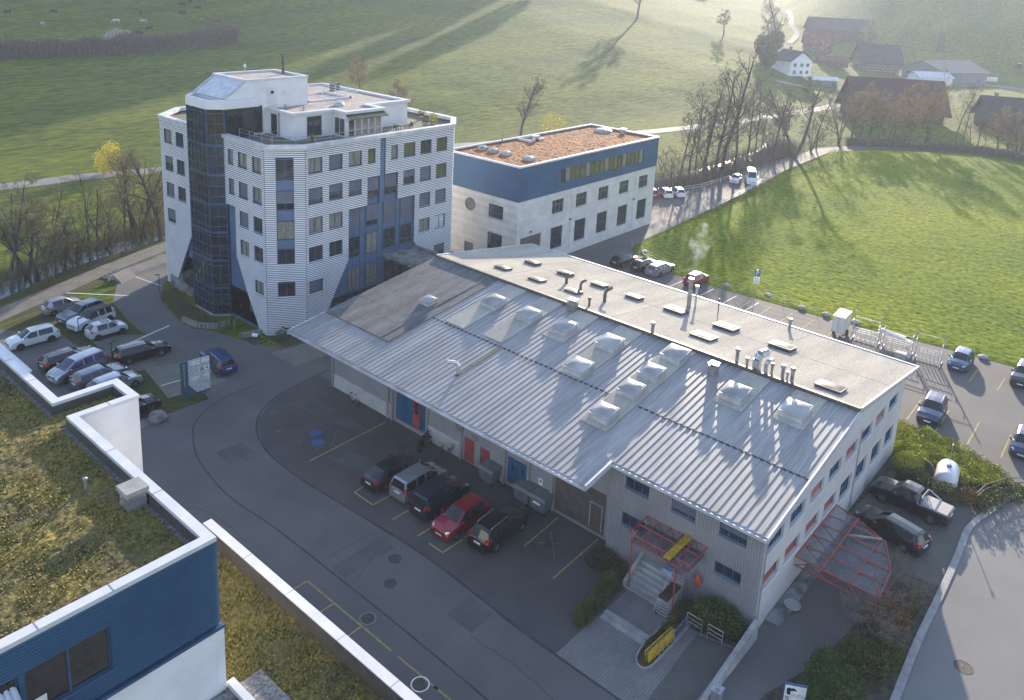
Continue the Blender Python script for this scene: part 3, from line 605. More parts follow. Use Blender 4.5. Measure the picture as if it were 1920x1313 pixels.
vent(54.1, 21.2, RZ, [(0, 0, 0), (0, 0, .9), (.15, -.1, 1.25), (.75, -.35, 1.3)], .32, None, 'steel', 'exhaust_duct'); vent(54.0, 20.45, RZ, [(0, 0, 0), (0, 0, .8), (.1, -.05, 1.0), (.55, -.2, 1.0)], .15, None, 'steel', 'exhaust_duct')
vent(58.7, 42.0, zf(58.7), [(0, 0, 0), (0, 0, .9)], .14, .22, 'darkpipe'); vent(58.1, 39.95, zf(58.1), [(0, 0, 0), (0, 0, .6), (.15, -.1, .85), (.5, -.2, .9)], .12, None, 'darkpipe'); vent(57.2, 36.7, zf(57.2), [(0, 0, 0), (0, 0, .8), (.1, -.1, 1.1), (.6, -.3, 1.25)], .15, None, 'darkpipe'); vent(54.7, 36.6, zf(54.7), [(0, 0, 0), (0, 0, .6)], .1, .15, 'darkpipe')
vent(63.9, 32.0, zf(63.9), [(0, 0, 0), (0, 0, 2.6)], .2, .3, 'pipe', 'chimney_pipe'); vent(64.6, 31.7, zf(64.6), [(0, 0, 0), (0, 0, 1.9)], .1, .2, 'steel', 'chimney_pipe'); vent(65.15, 29.7, zf(65.15), [(0, 0, 0), (0, 0, 1.4)], .05, None, 'darkpipe', 'aerial'); vent(67.0, 23.8, zf(67), [(0, 0, 0), (0, 0, .9)], .13, .2, 'pipe')
vent(40.5, 38.25, zm(40.5), [(0, 0, 0), (0, 0, .75), (-.12, .12, .95), (-.55, .65, 1.0)], .13, None, 'steel')
b = MB(); b.hexa([(40.2, 38.0, zm(40.2)+.05), (45.1, 38.0, zm(45.1)+.05), (45.1, 38.3, zm(45.1)+.05), (40.2, 38.3, zm(40.2)+.05), (40.2, 38.0, zm(40.2)+.075), (45.1, 38.0, zm(45.1)+.075), (45.1, 38.3, zm(45.1)+.075), (40.2, 38.3, zm(40.2)+.075)]); b.build('cover_strip', M['bark_pale'], roof)

# ------------------------------------------------------------------ striped office tower
tw = thing('office_tower', 'six storey office block with horizontally striped white cladding, blue glazed corner and glass stair tower', 'office building', (54, 75, 0), world=True)
A0, B0 = Vector((42.2, 65.8)), Vector((45.3, 63.7)); CH = (B0-A0).length
FR = Face((0, 63.7), (1, 0), (0, -1)); FL = Face((42.2, 0), (0, 1), (-1, 0)); FC = Face(tuple(A0), tuple(B0-A0), (-(2.1), -(3.1)))
ZT = 18.95
PLAN = [(42.2, 65.8), (45.3, 63.7), (65.3, 63.7), (68.3, 66.6), (68.3, 86), (65.5, 89), (46.0, 89), (42.2, 85.7)]
m = MB(); s = .26
INS = [(42.2+s, 66.0), (45.4, 63.7+s), (65.2, 63.7+s), (68.3-s, 66.7), (68.3-s, 85.9), (65.4, 89-s), (46.1, 89-s), (42.2+s, 85.6)]
core = INS[:1]+INS[1:]
m.prism([(42.46, 66.0), (45.4, 63.96), (65.2, 63.96), (68.04, 66.7), (68.04, 85.9), (65.4, 88.74), (46.1, 88.74), (46.1, 79.4), (45.6, 78.7), (45.6, 72.9), (42.46, 72.8)], 0, 18.6)
m.prism([(42.46, 79.4), (46.0, 79.4), (46.0, 88.5), (42.46, 85.5)], 4.2, 18.6)
m.build('core', M['bluepanel'], tw)
# windows on the faces
Z0 = (16.47, 13.45, 10.45, 7.43, 4.05); Z1 = (17.95, 14.93, 12.0, 8.98, 5.5)
U = [45.6+2.425*i for i in range(8)]; WW = 1.65
wins_R = []
def addw(lst, u0, u1, r, k): lst.append((u0, u1, Z0[r], Z1[r], k))
for r, ks in enumerate((('curtain', 'blind', 'curtain', 'gs', 'cs', 'green', 'glass', 'green'), ('half', 'half', 'half', None, None, 'half', 'blind', 'green'), ('curtain', 'curtain', None, None, None, None, 'blind', 'blind'), ('glass', 'glass', None, None, None, None, 'curtain', 'pale'), ('blind', None, None, None, None, None, None, 'half'))):
    for i, k in enumerate(ks):
        if not k: continue
        if k == 'gs': addw(wins_R, 52.9, 53.88, r, 'green')
        elif k == 'cs': addw(wins_R, 55.98, 56.93, r, 'curtain')
        else: addw(wins_R, U[i] if i < 4 else 55.35+2.42*(i-4), (U[i] if i < 4 else 55.35+2.42*(i-4))+WW, r, k)
wins_L = []
for r, ks in enumerate((('curtain', 'curtain', 'c'), ('curtain', 'blind', 'b'), ('glass', 'blind', None), ('glass', 'curtain', None), ('curtain', None, None))):
    for i, k in enumerate(ks):
        if k: addw(wins_L, (66.28, 68.68, 71.08)[i], (67.8, 70.25, 72.05)[i], r, {'c': 'curtain', 'b': 'blind'}.get(k, k))
for r, ks in enumerate((('curtain', 'glass'), ('half', 'glass'), ('blind', 'glass'), ('half', None))):
    for i, k in enumerate(ks):
        if k: addw(wins_L, (83.15, 80.7)[i], (84.85, 82.35)[i], r+(0 if r < 1 else 0), k)
lz = ((16.47, 17.97), (13.45, 14.95), (10.6, 12.05), (7.45, 8.9))
wins_C = [(1.02, 2.68, 4.05, 5.55, 'glass')]
def holes_R(z):
    h = []
    if z >= 15: h.append((54.52, 55.25))
    elif z >= 12: h.append((52.85, 57.0))
    elif z >= 6.65: h.append((50.45, 59.5))
    else:
        h.append((50.45-(6.65-z)*.545 if z > 3.4 else 48.7-(3.4-z)*.55, 59.5+(6.65-z)*.70))
    return h
def holes_L(z):
    h = [(72.75, 79.55)]
    if z < 12.1: h.append((71.0 if z > 7.0 else (71.0-(7-z)*.515 if z > 3.6 else 69.25-(3.6-z)*.62), 72.8))
    if z < 7.5: h.append((79.5, 79.55+(7.5-z)*.585))
    return h
holes_C = lambda z: [(1.02, 2.68)] if 7.4 < z < 18 else []
P = .186
def slats(face, u0, u1, holes, wins, z0=.05):
    bk, sl = MB(), MB(); z = z0
    while z < ZT-.02:
        ze = min(z+P, ZT); zc = (z+ze)/2
        hs = list(holes(zc))+[(w_[0], w_[1]) for w_ in wins if w_[2] < zc < w_[3]]
        hs.sort(); c = u0; iv = []
        for a, b in hs:
            if a > c: iv.append((c, min(a, u1)))
            c = max(c, b)
        if c < u1: iv.append((c, u1))
        for a, b in iv:
            if b-a < .03: continue
            face.box(bk, a, b, z, ze, -.25, 0); face.box(sl, a, b, z+.092, ze, 0, .04)
        z = ze
    return bk, sl
bk_all, sl_all = MB(), MB()
for face, u0_, u1_, hl, wl in ((FR, 45.3, 65.3, holes_R, wins_R), (FL, 65.8, 85.7, holes_L, wins_L), (FC, 0, CH, holes_C, wins_C)):
    a, b = slats(face, u0_, u1_, hl, wl)
    for src, dst in ((a, bk_all), (b, sl_all)):
        n = len(dst.v); dst.v += src.v; dst.f += [tuple(i+n for i in f) for f in src.f]; dst.m += src.m
for a, b in ((PLAN[2], PLAN[3]), (PLAN[3], PLAN[4]), (PLAN[4], PLAN[5]), (PLAN[5], PLAN[6]), (PLAN[6], PLAN[7])):
    d = Vector(b)-Vector(a); f = Face(a, tuple(d), (d.y, -d.x)); x, y = slats(f, 0, d.length, lambda z: [], [])
    for src, dst in ((x, bk_all), (y, sl_all)):
        n = len(dst.v); dst.v += src.v; dst.f += [tuple(i+n for i in ff) for ff in src.f]; dst.m += src.m
o = bk_all.build('cladding', M['slatback'], tw); sl_all.build('slats', M['slat'], o)
m = MB()
for (x, y) in (PLAN[0], PLAN[1]): m.bar((x+.0, y+.0, 0), (x, y, ZT), .07)
m.build_each('corner_joint', M['slatback'], tw)
for wl, f in ((wins_R, FR), (wins_L, FL), (wins_C, FC)):
    for u0_, u1_, z0, z1, k in wl: window(f, tw, u0_, u1_, z0, z1, k, mull=0 if u1_-u0_ < 1.1 else 1, depth=.15, sill='bluesteel', fw_=.07)
# chamfer strip: blue spandrels and windows
m = MB()
for z0, z1 in ((14.9, 15.9), (11.9, 12.9), (9.05, 9.95)): FC.box(m, 1.03, 2.67, z0, z1, -.12, -.06)
m.build_each('spandrel', M['bluepanel'], tw)
for z0, z1, k in ((15.95, 17.95, 'glass'), (12.95, 14.85, 'half'), (10.0, 11.85, 'curtain'), (7.45, 9.0, 'glass')): window(FC, tw, 1.04, 2.66, z0, z1, k, depth=.14, sill=None)
# recessed blue bay on the right face
COLS = {3: (52.87, 54.42), 4: (55.22, 56.9), 2: (50.48, 52.05), 5: (57.6, 59.26)}
for r, cols, ks in ((1, (3, 4), ('half', 'half')), (2, (2, 3, 4, 5), ('blind', 'half', 'blind', 'blind')), (3, (2, 3, 4, 5), ('glass', 'curtain', 'glass', 'glass'))):
    for c, k in zip(cols, ks): window(FR, tw, *COLS[c], Z0[r]-.75, Z1[r]-.08, k, mull=0 if k == 'blind' else 1, d=-.1, depth=.1, sill=None, hbar=.25)
for c, k in zip((2, 3), ('curtain', 'curtain')): window(FR, tw, *COLS[c], 3.25, 5.45, k, mull=2, d=-.1, depth=.1, sill=None, hbar=.35)
window(FR, tw, 55.4, 60.6, .2, 5.2, 'glass', mull=5, d=-.1, depth=.1, sill=None); window(FR, tw, 48.3, 54.3, .6, 2.9, 'glass', mull=4, d=-.1, depth=.1, sill=None)
m = MB()
for z in (2.95, 5.65, 6.55, 9.05, 9.55, 12.05, 12.65): FR.box(m, 50.5 if z < 12 else 52.9, 59.4 if z < 12 else 56.95, z-.02, z+.02, -.235, -.2)
for u_ in (51.2, 52.1, 52.8, 54.47, 55.18, 56.95, 57.55, 58.4): FR.box(m, u_-.02, u_+.02, 3 if u_ < 55 else 6, 12 if not 52.8 < u_ < 57 else 15, -.233, -.2)
for u_ in (54.55, 55.22): FR.box(m, u_-.02, u_+.02, 12, 18.9, -.12, -.05)
m.build('panel_joint', M['slatback'], tw)
m = MB(); FR.box(m, 54.57, 55.2, 12.0, 18.9, -.25, -.1); m.build('blue_strip', M['bluepanel'], tw)
cn = MB(); FR.box(cn, 55.3, 59.6, 5.75, 6.0, -.2, 4.6); FR.box(cn, 55.2, 55.42, 6.0, 6.25, -.2, 4.7); FR.box(cn, 59.48, 59.7, 6.0, 6.25, -.2, 4.7); FR.box(cn, 55.42, 59.48, 6.0, 6.25, 4.5, 4.7); cn.build('entrance_canopy', M['concrete_dark'], tw)
# left face: recess beside the stair tower
FLr = Face((42.5, 0), (0, 1), (-1, 0))
window(FLr, tw, 71.1, 72.6, 9.6, 12.0, 'brown', mull=0, depth=.05, sill=None); window(FLr, tw, 71.1, 72.6, 6.9, 9.2, 'brown', mull=0, depth=.05, sill=None); window(FLr, tw, 69.6, 72.6, 3.8, 5.6, 'curtain', mull=3, depth=.05, sill=None)
m = MB(); FLr.box(m, 67.8, 72.65, .3, 3.4, -.1, .04); m.build('entrance_wall', M['white'], tw); m = MB(); FLr.box(m, 70.9, 71.2, 1.5, 1.9, .05, .07); FLr.box(m, 68.3, 69.3, 1.6, 3.0, .045, .06); m.build_each('notice_board', M['frame'], tw)
m = MB(); m.box(42.3, 82.6, -.0, 45.8, 85.9, 2.0); m.hexa([(41.9, 79.6, 0), (42.2, 79.6, 0), (42.2, 84.5, 0), (41.9, 84.5, 0), (41.9, 79.6, .9), (42.2, 79.6, .9), (42.2, 84.5, 1.3), (41.9, 84.5, 1.3)]); m.build('base_wall', M['concrete_dark'], tw)
# parapet cap
def ring(pts, off0, off1, z0, z1, m):
    n = len(pts); pv = [Vector(p) for p in pts]
    area = sum(pv[i].x*pv[(i+1) % n].y-pv[(i+1) % n].x*pv[i].y for i in range(n)); sg = 1 if area > 0 else -1
    def off(o):
        out = []
        for i in range(n):
            a, b, c = pv[i-1], pv[i], pv[(i+1) % n]; d1 = (b-a).normalized(); d2 = (c-b).normalized()
            n1 = Vector((d1.y, -d1.x))*sg; n2 = Vector((d2.y, -d2.x))*sg; k = (n1+n2); k = k/max(.3, k.length_squared/2)
            out.append(b+k*o)
        return out
    I, O = off(off0), off(off1)
    for i in range(n):
        j = (i+1) % n
        m.hexa([(*O[i], z0), (*O[j], z0), (*I[j], z0), (*I[i], z0), (*O[i], z1), (*O[j], z1), (*I[j], z1), (*I[i], z1)])
    return I
m = MB(); ring(PLAN, -.45, .2, 18.93, 19.3, m); m.build('parapet', M['flashing'], tw)
m = MB(); m.poly([(x, y, 18.72) for x, y in INS]); m.build('roof_terrace', mat('terrace_planting', (.13, .11, .045), .95, scale=.6, col2=(.16, .15, .14), fine=.3, fscale=5), tw)
# glass stair tower
ST = [(42.3, 78.75), (40.95, 77.35), (40.95, 73.7), (42.25, 72.65), (45.5, 72.75), (45.5, 78.75)]
m = MB(); m.prism(ST, .25, 21.7); so = m.build('stair_tower', M['glass_brown'], tw)
m = MB()
for a, b, n in ((ST[0], ST[1], 2), (ST[1], ST[2], 5), (ST[2], ST[3], 2)):
    a, b = Vector(a), Vector(b); d = (b-a).normalized(); nn = Vector((d.y, -d.x))*-.03
    if nn.x > 0: nn = -nn
    for i in range(n+1):
        q = a+(b-a)*i/n+nn*0; m.bar((q.x+nn.x, q.y+nn.y, .2), (q.x+nn.x, q.y+nn.y, 21.7), .07 if i not in (0, n) else .11)
    z = .3
    while z < 21.7: m.bar((a.x+nn.x, a.y+nn.y, z), (b.x+nn.x, b.y+nn.y, z), .05, .07); z += 1.05
    for z in (3.1, 6.1, 9.1, 12.1, 15.1, 18.1): m.bar((a.x+nn.x, a.y+nn.y, z), (b.x+nn.x, b.y+nn.y, z), .06, .22)
m.build('mullion', M['bluesteel'], so)
m = MB(); ring(ST[:4]+[(46, 72.65), (46, 78.75)], -.3, .1, 21.7, 22.6, m); m.build('fascia', M['white'], tw)
m = MB(); m.prism(ST, .0, .22); m.build('stair_plinth', M['concrete'], tw)
# lift and stair head with sloped glazing, lower penthouse behind
PY0, PY1 = 73.0, 79.0
m = MB(); pr = [(42.6, 18.7), (52.3, 18.7), (52.3, 24.2), (44.9, 24.2), (42.6, 22.55)]
m.poly([(x, PY0, z) for x, z in pr]); m.poly([(x, PY1, z) for x, z in reversed(pr)])
m.quad((52.3, PY0, 18.7), (52.3, PY1, 18.7), (52.3, PY1, 24.2), (52.3, PY0, 24.2)); m.quad((42.6, PY1, 18.7), (42.6, PY0, 18.7), (42.6, PY0, 22.55), (42.6, PY1, 22.55)); ph = m.build('stair_head', M['white'], tw)
m = MB(); m.quad((42.6, PY0+.25, 22.6), (42.6, PY1-.25, 22.6), (44.9, PY1-.25, 24.22), (44.9, PY0+.25, 24.22)); m.build('sloped_glazing', M['paleblind'], ph)
m = MB(); m.hexa([(42.55, PY0-.03, 22.5), (44.9, PY0-.03, 24.15), (44.9, PY0+.25, 24.15), (42.55, PY0+.25, 22.5), (42.55, PY0-.03, 22.68), (44.9, PY0-.03, 24.32), (44.9, PY0+.25, 24.32), (42.55, PY0+.25, 22.68)]); m.hexa([(42.55, PY1-.25, 22.5), (44.9, PY1-.25, 24.15), (44.9, PY1+.03, 24.15), (42.55, PY1+.03, 22.5), (42.55, PY1-.25, 22.68), (44.9, PY1-.25, 24.32), (44.9, PY1+.03, 24.32), (42.55, PY1+.03, 22.68)]); m.build_each('glazing_rail', M['steel'], ph)
m = MB(); ring([(44.9, PY0), (52.3, PY0), (52.3, PY1), (44.9, PY1)], -.3, .08, 24.2, 24.42, m); m.build('head_parapet', M['whitemetal'], ph)
m = MB(); m.quad((44.9, PY0, 24.22), (52.3, PY0, 24.22), (52.3, PY1, 24.22), (44.9, PY1, 24.22)); m.build('head_roof', M['roofgravel'], ph)
FP = Face((0, PY0), (1, 0), (0, -1))
window(FP, tw, 42.95, 45.0, 19.15, 21.65, 'glass', mull=1, depth=-.03, sill=None, fm='bluesteel', hbar=.35); window(FP, tw, 45.55, 46.7, 18.9, 21.7, 'glass', mull=0, depth=-.03, sill=None, fm='bluesteel', name='glass_door')
m = MB(); FP.box(m, 47.4, 48.5, 21.4, 23.45, 0, .05); o = m.build('roof_door', M['whitemetal'], ph); m = MB(); FP.box(m, 47.75, 48.1, 22.8, 23.1, .05, .07); m.build_each('door_window', M['glass'], o)
m = MB(); FP.box(m, 49.1, 49.6, 22.5, 23.0, 0, .06); m.build('wall_louvre', M['whitemetal'], ph)
m = MB(); m.tube((51.6, 76.4, 24.2), (51.6, 76.4, 26.2), .16, .16, 10); m.tube((51.6, 76.4, 26.25), (51.6, 76.4, 26.4), .22, .2, 10); m.build('chimney', M['darkpipe'], tw)
m = MB(); m.tube((48.2, 78.4, 24.3), (48.2, 78.4, 25.1), .04); m.tube((48.2, 78.4, 25.0), (48.2, 78.3, 25.3), .22, .05, 8); m.build('weather_mast', M['steel'], tw)
LP = [(47.3, 73.0), (47.3, 68.5), (52.3, 68.5), (52.3, 66.4), (57.1, 66.4), (57.1, 69.0), (63.0, 69.0), (63.0, 84.5), (47.3, 84.5)]
m = MB(); m.prism(LP, 18.7, 21.2); lp = m.build('penthouse', M['white'], tw)
m = MB(); ring(LP, -.35, .28, 21.22, 21.5, m); m.build('penthouse_parapet', M['whitemetal'], lp)
m = MB(); m.poly([(x, y, 21.3) for x, y in LP]); m.build('penthouse_roof', M['roofgravel'], lp)
FQ = Face((0, 68.5), (1, 0), (0, -1)); FQ2 = Face((0, 66.4), (1, 0), (0, -1)); FQ3 = Face((47.3, 0), (0, 1), (-1, 0)); FQ4 = Face((52.3, 0), (0, 1), (-1, 0)); FQ5 = Face((0, 69.0), (1, 0), (0, -1))
window(FQ, tw, 48.95, 50.7, 18.85, 20.95, 'glass', mull=1, depth=-.03, sill=None, name='terrace_door'); window(FQ4, tw, 66.6, 68.3, 18.85, 20.7, 'glass', mull=1, depth=-.03, sill=None, fm='whitemetal')
for k in range(5): window(FQ2, tw, 52.5+.9*k, 53.3+.9*k, 18.8, 20.6, 'curtain' if k else 'glass', mull=0, depth=-.03, sill=None, fm='whitemetal', name='conservatory_pane', hbar=.4)
window(FQ3, tw, 71.2, 72.2, 18.85, 20.95, 'glass', mull=0, depth=-.03, sill=None, name='side_door'); window(FQ5, tw, 57.3, 58.7, 18.85, 20.9, 'blind', mull=0, depth=-.03, sill=None, name='terrace_door')
m = MB(); m.hexa([(52.2, 65.5, 20.75), (57.2, 65.5, 20.75), (57.2, 66.4, 21.1), (52.2, 66.4, 21.1), (52.2, 65.5, 20.85), (57.2, 65.5, 20.85), (57.2, 66.4, 21.2), (52.2, 66.4, 21.2)]); m.build('glass_awning', M['glass_green'], tw)
m = MB(); m.tube((47.2, 70.8, 18.8), (47.2, 70.8, 21.2), .06); m.build('drain_pipe', M['pipe'], lp)
m = MB(); m.lathe((54.6, 70.6, 21.3), [(.6, 0), (.6, .12), (.5, .3), (.3, .42), (.001, .46)], 16); m.build('roof_dome', M['dome'], lp, smooth=True)
m = MB()
for (x, y) in ((48.4, 71.4), (49.8, 70.2)): m.tube((x, y, 21.3), (x, y, 21.75), .08); m.lathe((x, y, 21.75), [(.12, 0), (.12, .1), (.001, .14)], 8)
m.build_each('roof_vent', M['pipe'], lp)
m = MB(); m.box(53.0, 74, 21.3, 59, 74.25, 21.5); m.box(58.75, 74, 21.3, 59, 79, 21.5); m.box(53, 74, 21.3, 53.2, 79, 21.5); m.build('light_well_curb', M['whitemetal'], lp)
m = MB()
pts = [(52.7, 73.6), (54.7, 73.6), (56.7, 73.6), (59.4, 73.6), (59.4, 75.5), (59.4, 77.5), (59.4, 79.5), (57, 79.5), (55, 79.5), (53, 79.5)]
for a, b in zip(pts, pts[1:]):
    m.tube((*a, 21.3), (*a, 22.35), .035)
    for z in (21.75, 22.05, 22.35): m.tube((*a, z), (*b, z), .025)
m.build('roof_railing', M['whitemetal'], lp)
m = MB(); m.box(60.4, 79.5, 21.3, 61.6, 79.9, 22.2); m.build('roof_cabinet', M['frame'], lp)
m = MB(); rp = [(43.6, 72.2), (43.6, 70.4), (43.8, 68.6), (43.9, 67.0), (45.6, 65.6), (47.4, 65.0), (49.2, 64.9), (51.2, 64.9), (53.2, 64.9), (55.2, 64.9), (57.2, 64.9), (59.2, 64.9), (61.2, 64.9)]
for a, b in zip(rp, rp[1:]+rp[-1:]):
    m.tube((*a, 18.72), (*a, 19.75), .03)
    for z in (19.4, 19.75): m.tube((*a, z), (*b, z), .022)
m.build('terrace_railing', M['steel'], tw)

# ------------------------------------------------------------------ blue and white works building
bb = thing('blue_building', 'white two storey works building with deep blue top floor and brown planted roof', 'building', (90, 67, 0), world=True)
FB = Face((0, 60.9), (1, 0), (0, -1)); FS = Face((74, 0), (0, 1), (-1, 0)); FE2 = Face((106, 0), (0, 1), (1, 0)); FN = Face((0, 73.2), (1, 0), (0, 1))
bu = [(80.85+5.18*i, 83.3+5.18*i, 6.25, 8.1) for i in range(5)]; bl = [(80.9+5.18*i, 83.4+5.18*i, 1.45, 4.4) for i in range(5)]
sh = [(63.25, 65.7, 6.25, 8.0), (63.25, 65.7, 1.6, 4.3), (68.05, 69.65, .1, 2.05)]
m = MB(); wall_with_holes(FB, m, 74, 106, 0, 9.1, bu+bl+[(74.75, 78.9, .1, 4.3)]); wall_with_holes(FS, m, 60.9, 73.2, 0, 9.1, sh); FE2.quad(m, 60.9, 73.2, 0, 9.1); FN.quad(m, 74, 106, 0, 9.1); m.build('wall', M['masonry'], bb)
for h in bu: window(FB, bb, *h, 'glass', 2, fm='greyframe', sill='plinth', hbar=.62)
for h in bl: window(FB, bb, *h, 'glass', 3, fm='bluesteel', sill='plinth', hbar=.5)
window(FS, bb, *sh[0], 'glass', 2, fm='bluesteel', sill='plinth', hbar=.4); window(FS, bb, *sh[1], 'glass', 3, fm='bluesteel', sill=None, hbar=.5)
m = MB(); FS.quad(m, *sh[2], -.15); m.build('door', M['blind'], bb); m = MB(); FB.quad(m, 74.75, 78.9, .1, 4.3, -.2)
for i in range(7): FB.box(m, 74.75, 78.9, .6*i+.1, .6*i+.13, -.2, -.18)
m.build('rolling_gate', M['garage'], bb)
m = MB(); m.poly([FS.p(68.85+.78*math.cos(q*.3142), 7.2+.78*math.sin(q*.3142), .03) for q in range(20)]); o = m.build('round_window', M['glass'], bb); m = MB()
for q in range(20): m.bar(FS.p(68.85+.8*math.cos(q*.3142), 7.2+.8*math.sin(q*.3142), .03), FS.p(68.85+.8*math.cos(q*.3142+.3142), 7.2+.8*math.sin(q*.3142+.3142), .03), .1)
m.build('frame', M['frame'], o)
m = MB()
for u_ in (84.9, 100.4): m.bar(FB.p(u_, 0, .07), FB.p(u_, 9, .07), .05)
m.build_each('downpipe', M['whitemetal'], bb)
m = MB()
for u_ in (84.9, 100.4, 76.6): FB.box(m, u_-.15, u_+.15, 4.75, 5.0, 0, .2)
m.build_each('wall_lamp', M['pipe'], bb)
m = MB(); wall_with_holes(FB, m, 73.93, 106.07, 9.1, 13.35, [(82.2, 102.25, 10.12, 12.12)], d=.07); FS.quad(m, 60.83, 73.27, 9.1, 13.35, .07); FE2.quad(m, 60.83, 73.27, 9.1, 13.35, .07); FN.quad(m, 73.93, 106.07, 9.1, 13.35, .07)
m.poly([(73.93, 60.83, 9.1), (73.93, 73.27, 9.1), (106.07, 73.27, 9.1), (106.07, 60.83, 9.1)]); m.build('blue_storey', M['bluewall2'], bb)
c = 82.25
for i in range(18):
    wd = 1.09; k = 'curtain' if i % 4 == 1 else ('green' if i % 9 else 'glass'); window(FB, bb, c+.02, c+wd-.02, 10.14, 12.1, k, 0, d=.07, depth=.16, sill=None, name='ribbon_pane', fw_=.06); c += wd+.018
m = MB(); RP = [(73.93, 60.83), (106.07, 60.83), (106.07, 73.27), (73.93, 73.27)]; ring(RP, -.3, .06, 13.35, 13.56, m); m.build('parapet', M['whitemetal'], bb)
def rough_sheet(name, x0, y0, x1, y1, z, step, amp, mt, root, sc=1.0):
    b = MB(); nx = max(2, int((x1-x0)/step)); ny = max(2, int((y1-y0)/step))
    for j in range(ny+1):
        for i in range(nx+1):
            xx = x0+(x1-x0)*i/nx; yy = y0+(y1-y0)*j/ny
            b.v.append((xx, yy, z+amp*(noise.noise((xx*1.1*sc, yy*1.1*sc, 2))*.6+noise.noise((xx*3.1*sc, yy*3.1*sc, 4))*.7+random.uniform(-.35, .35))))
    for j in range(ny):
        for i in range(nx): b.f.append((j*(nx+1)+i, j*(nx+1)+i+1, (j+1)*(nx+1)+i+1, (j+1)*(nx+1)+i)); b.m.append(0)
    return b.build(name, mt, root)
rs = rough_sheet('roof_planting', 74.2, 61.1, 105.8, 73.0, 13.22, .28, .09, M['sedum_brown'], bb, .8)
for x, y, s_ in ((78.8, 71.4, .8), (78.8, 69.5, .8), (78.9, 67.4, .8), (79.0, 63.6, .85), (103.6, 69.2, 1.5)):
    c = MB(); c.lathe((x, y, 13.15), [(s_, 0), (s_*.95, .3), (s_*.75, .48), (s_*.4, .58), (.001, .6)], 6 if s_ < 1 else 8); c.build('skylight', M['dome'], bb)
for x, y in ((89.2, 70.9), (104.9, 66.4)):
    c = MB(); c.box(x-.35, y-.3, 13.1, x+.35, y+.3, 13.75); c.box(x-.5, y-.45, 13.85, x+.5, y+.45, 14.0); c.box(x-.25, y-.2, 13.75, x+.25, y+.2, 13.85); c.build('roof_vent', M['steel'], bb)
m = MB(); ring([(87.6, 70.6), (91.0, 70.6), (91.0, 73.0), (87.6, 73.0)], -.2, 0, 13.15, 13.5, m); m.build('roof_well', M['whitemetal'], bb)
m = MB(); m.tube((84, 72.6, 13.2), (84, 72.6, 15), .1); m.build('flue', M['pipe'], bb)

# ------------------------------------------------------------------ foreground building, lower left
fg = thing('planted_roof_building', 'near building with mossy planted roofs, white parapets and blue corrugated end wall', 'building', (5, 35, 0), world=True)
OUT = [(-24, 28.56), (15.5, 28.56), (15.5, 42.3), (18.75, 42.3), (18.75, 44.95), (15.5, 44.95), (15.5, 62), (-24, 62)]
m = MB(); n = len(OUT)
for i in range(n):
    a, b = OUT[i], OUT[(i+1) % n]
    if i == 0: continue
    z0 = 0
    m.quad((*a, z0), (*b, z0), (*b, 11.8), (*a, 11.8))
m.build('wall', M['white'], fg)
m = MB(); ring(OUT, -.42, .05, 11.8, 12.0, m); fl = m.build('parapet', M['whitemetal'], fg)
m = MB()
for y in (33.2, 38.0, 48, 51.5): m.box(15.07, y, 11.95, 15.56, y+.02, 12.012)
for x in (17.2, 11.2, 8.5): m.box(x, 28.5 if x < 15 else 42.24, 11.95, x+.02, 28.99 if x < 15 else 42.74, 12.012)
m.build('parapet_joint', M['pipe'], fl)
m = MB()
m.box(-24, 28.99, 11.2, 15.07, 62, 11.30); m.box(15.07, 42.73, 11.2, 18.32, 44.52, 11.30); m.build('gravel_border', M['gravel'], fg)
m = MB(); ring(OUT, -.46, -.42, 11.2, 11.82, m); m.build('parapet_upstand', M['darkpipe'], fg)
def tufts(b, x0, y0, x1, y1, z, n, s0):
    for i in range(n):
        x = random.uniform(x0, x1); y = random.uniform(y0, y1)
        if noise.noise((x*.45, y*.45, 7)) < -.12 and random.random() < .8: continue
        k = random.randint(2, 3)
        for _ in range(k):
            a = random.random()*6.28; s = s0*random.uniform(.5, 1.3); dx, dy = math.cos(a)*s, math.sin(a)*s; hh = s*random.uniform(.5, 1.3)
            b.poly(((x-dy*.5, y+dx*.5, z), (x+dy*.5, y-dx*.5, z), (x+dx*.8, y+dy*.8, z+hh)))
rough_sheet('roof_planting', -8, 29.6, 14.75, 57, 11.37, .22, .08, M['sedum'], fg); rough_sheet('roof_planting', 14.75, 42.95, 18.0, 44.3, 11.37, .2, .05, M['sedum'], fg)
tf = MB(); tufts(tf, 2, 29.4, 14.8, 50, 11.34, 27000, .10); tufts(tf, 14.8, 42.9, 18.1, 44.35, 11.34, 700, .11); o = tf.build('sedum_tufts', mat('sedum_leaf', (.31, .235, .045), .8, scale=.5, col2=(.12, .135, .03), fine=.5, fscale=7), fg); o['kind'] = 'stuff'
# blue corrugated end wall and white lower storey
FW = Face((0, 28.56), (1, 0), (0, -1)); m = MB()
wh = [(7.86, 10.99, 8.42, 10.52), (2.0, 7.7, 8.0, 10.5)]
z = 7.62; 
wall_with_holes(FW, m, -24, 15.5, 7.6, 11.8, wh, d=.01)
while z < 11.75:
    for a, b in ((-24, 2.0), (7.7, 7.86), (10.99, 15.55)) if 8.42 < z < 10.45 else ((-24, 15.55),):
        m.hexa([FW.p(a, z, .012), FW.p(b, z, .012), FW.p(b, z+.03, .08), FW.p(a, z+.03, .08), FW.p(a, z+.105, .012), FW.p(b, z+.105, .012), FW.p(b, z+.075, .08), FW.p(a, z+.075, .08)])
    z += .145
m.build('blue_cladding', M['bluewall'], fg)
window(FW, fg, *wh[0], 'brown', 1, fm='bluesteel', depth=.12, sill='bluesteel', fw_=.1); window(FW, fg, *wh[1], 'brown', 2, fm='bluesteel', depth=.12, sill='bluesteel', fw_=.1)
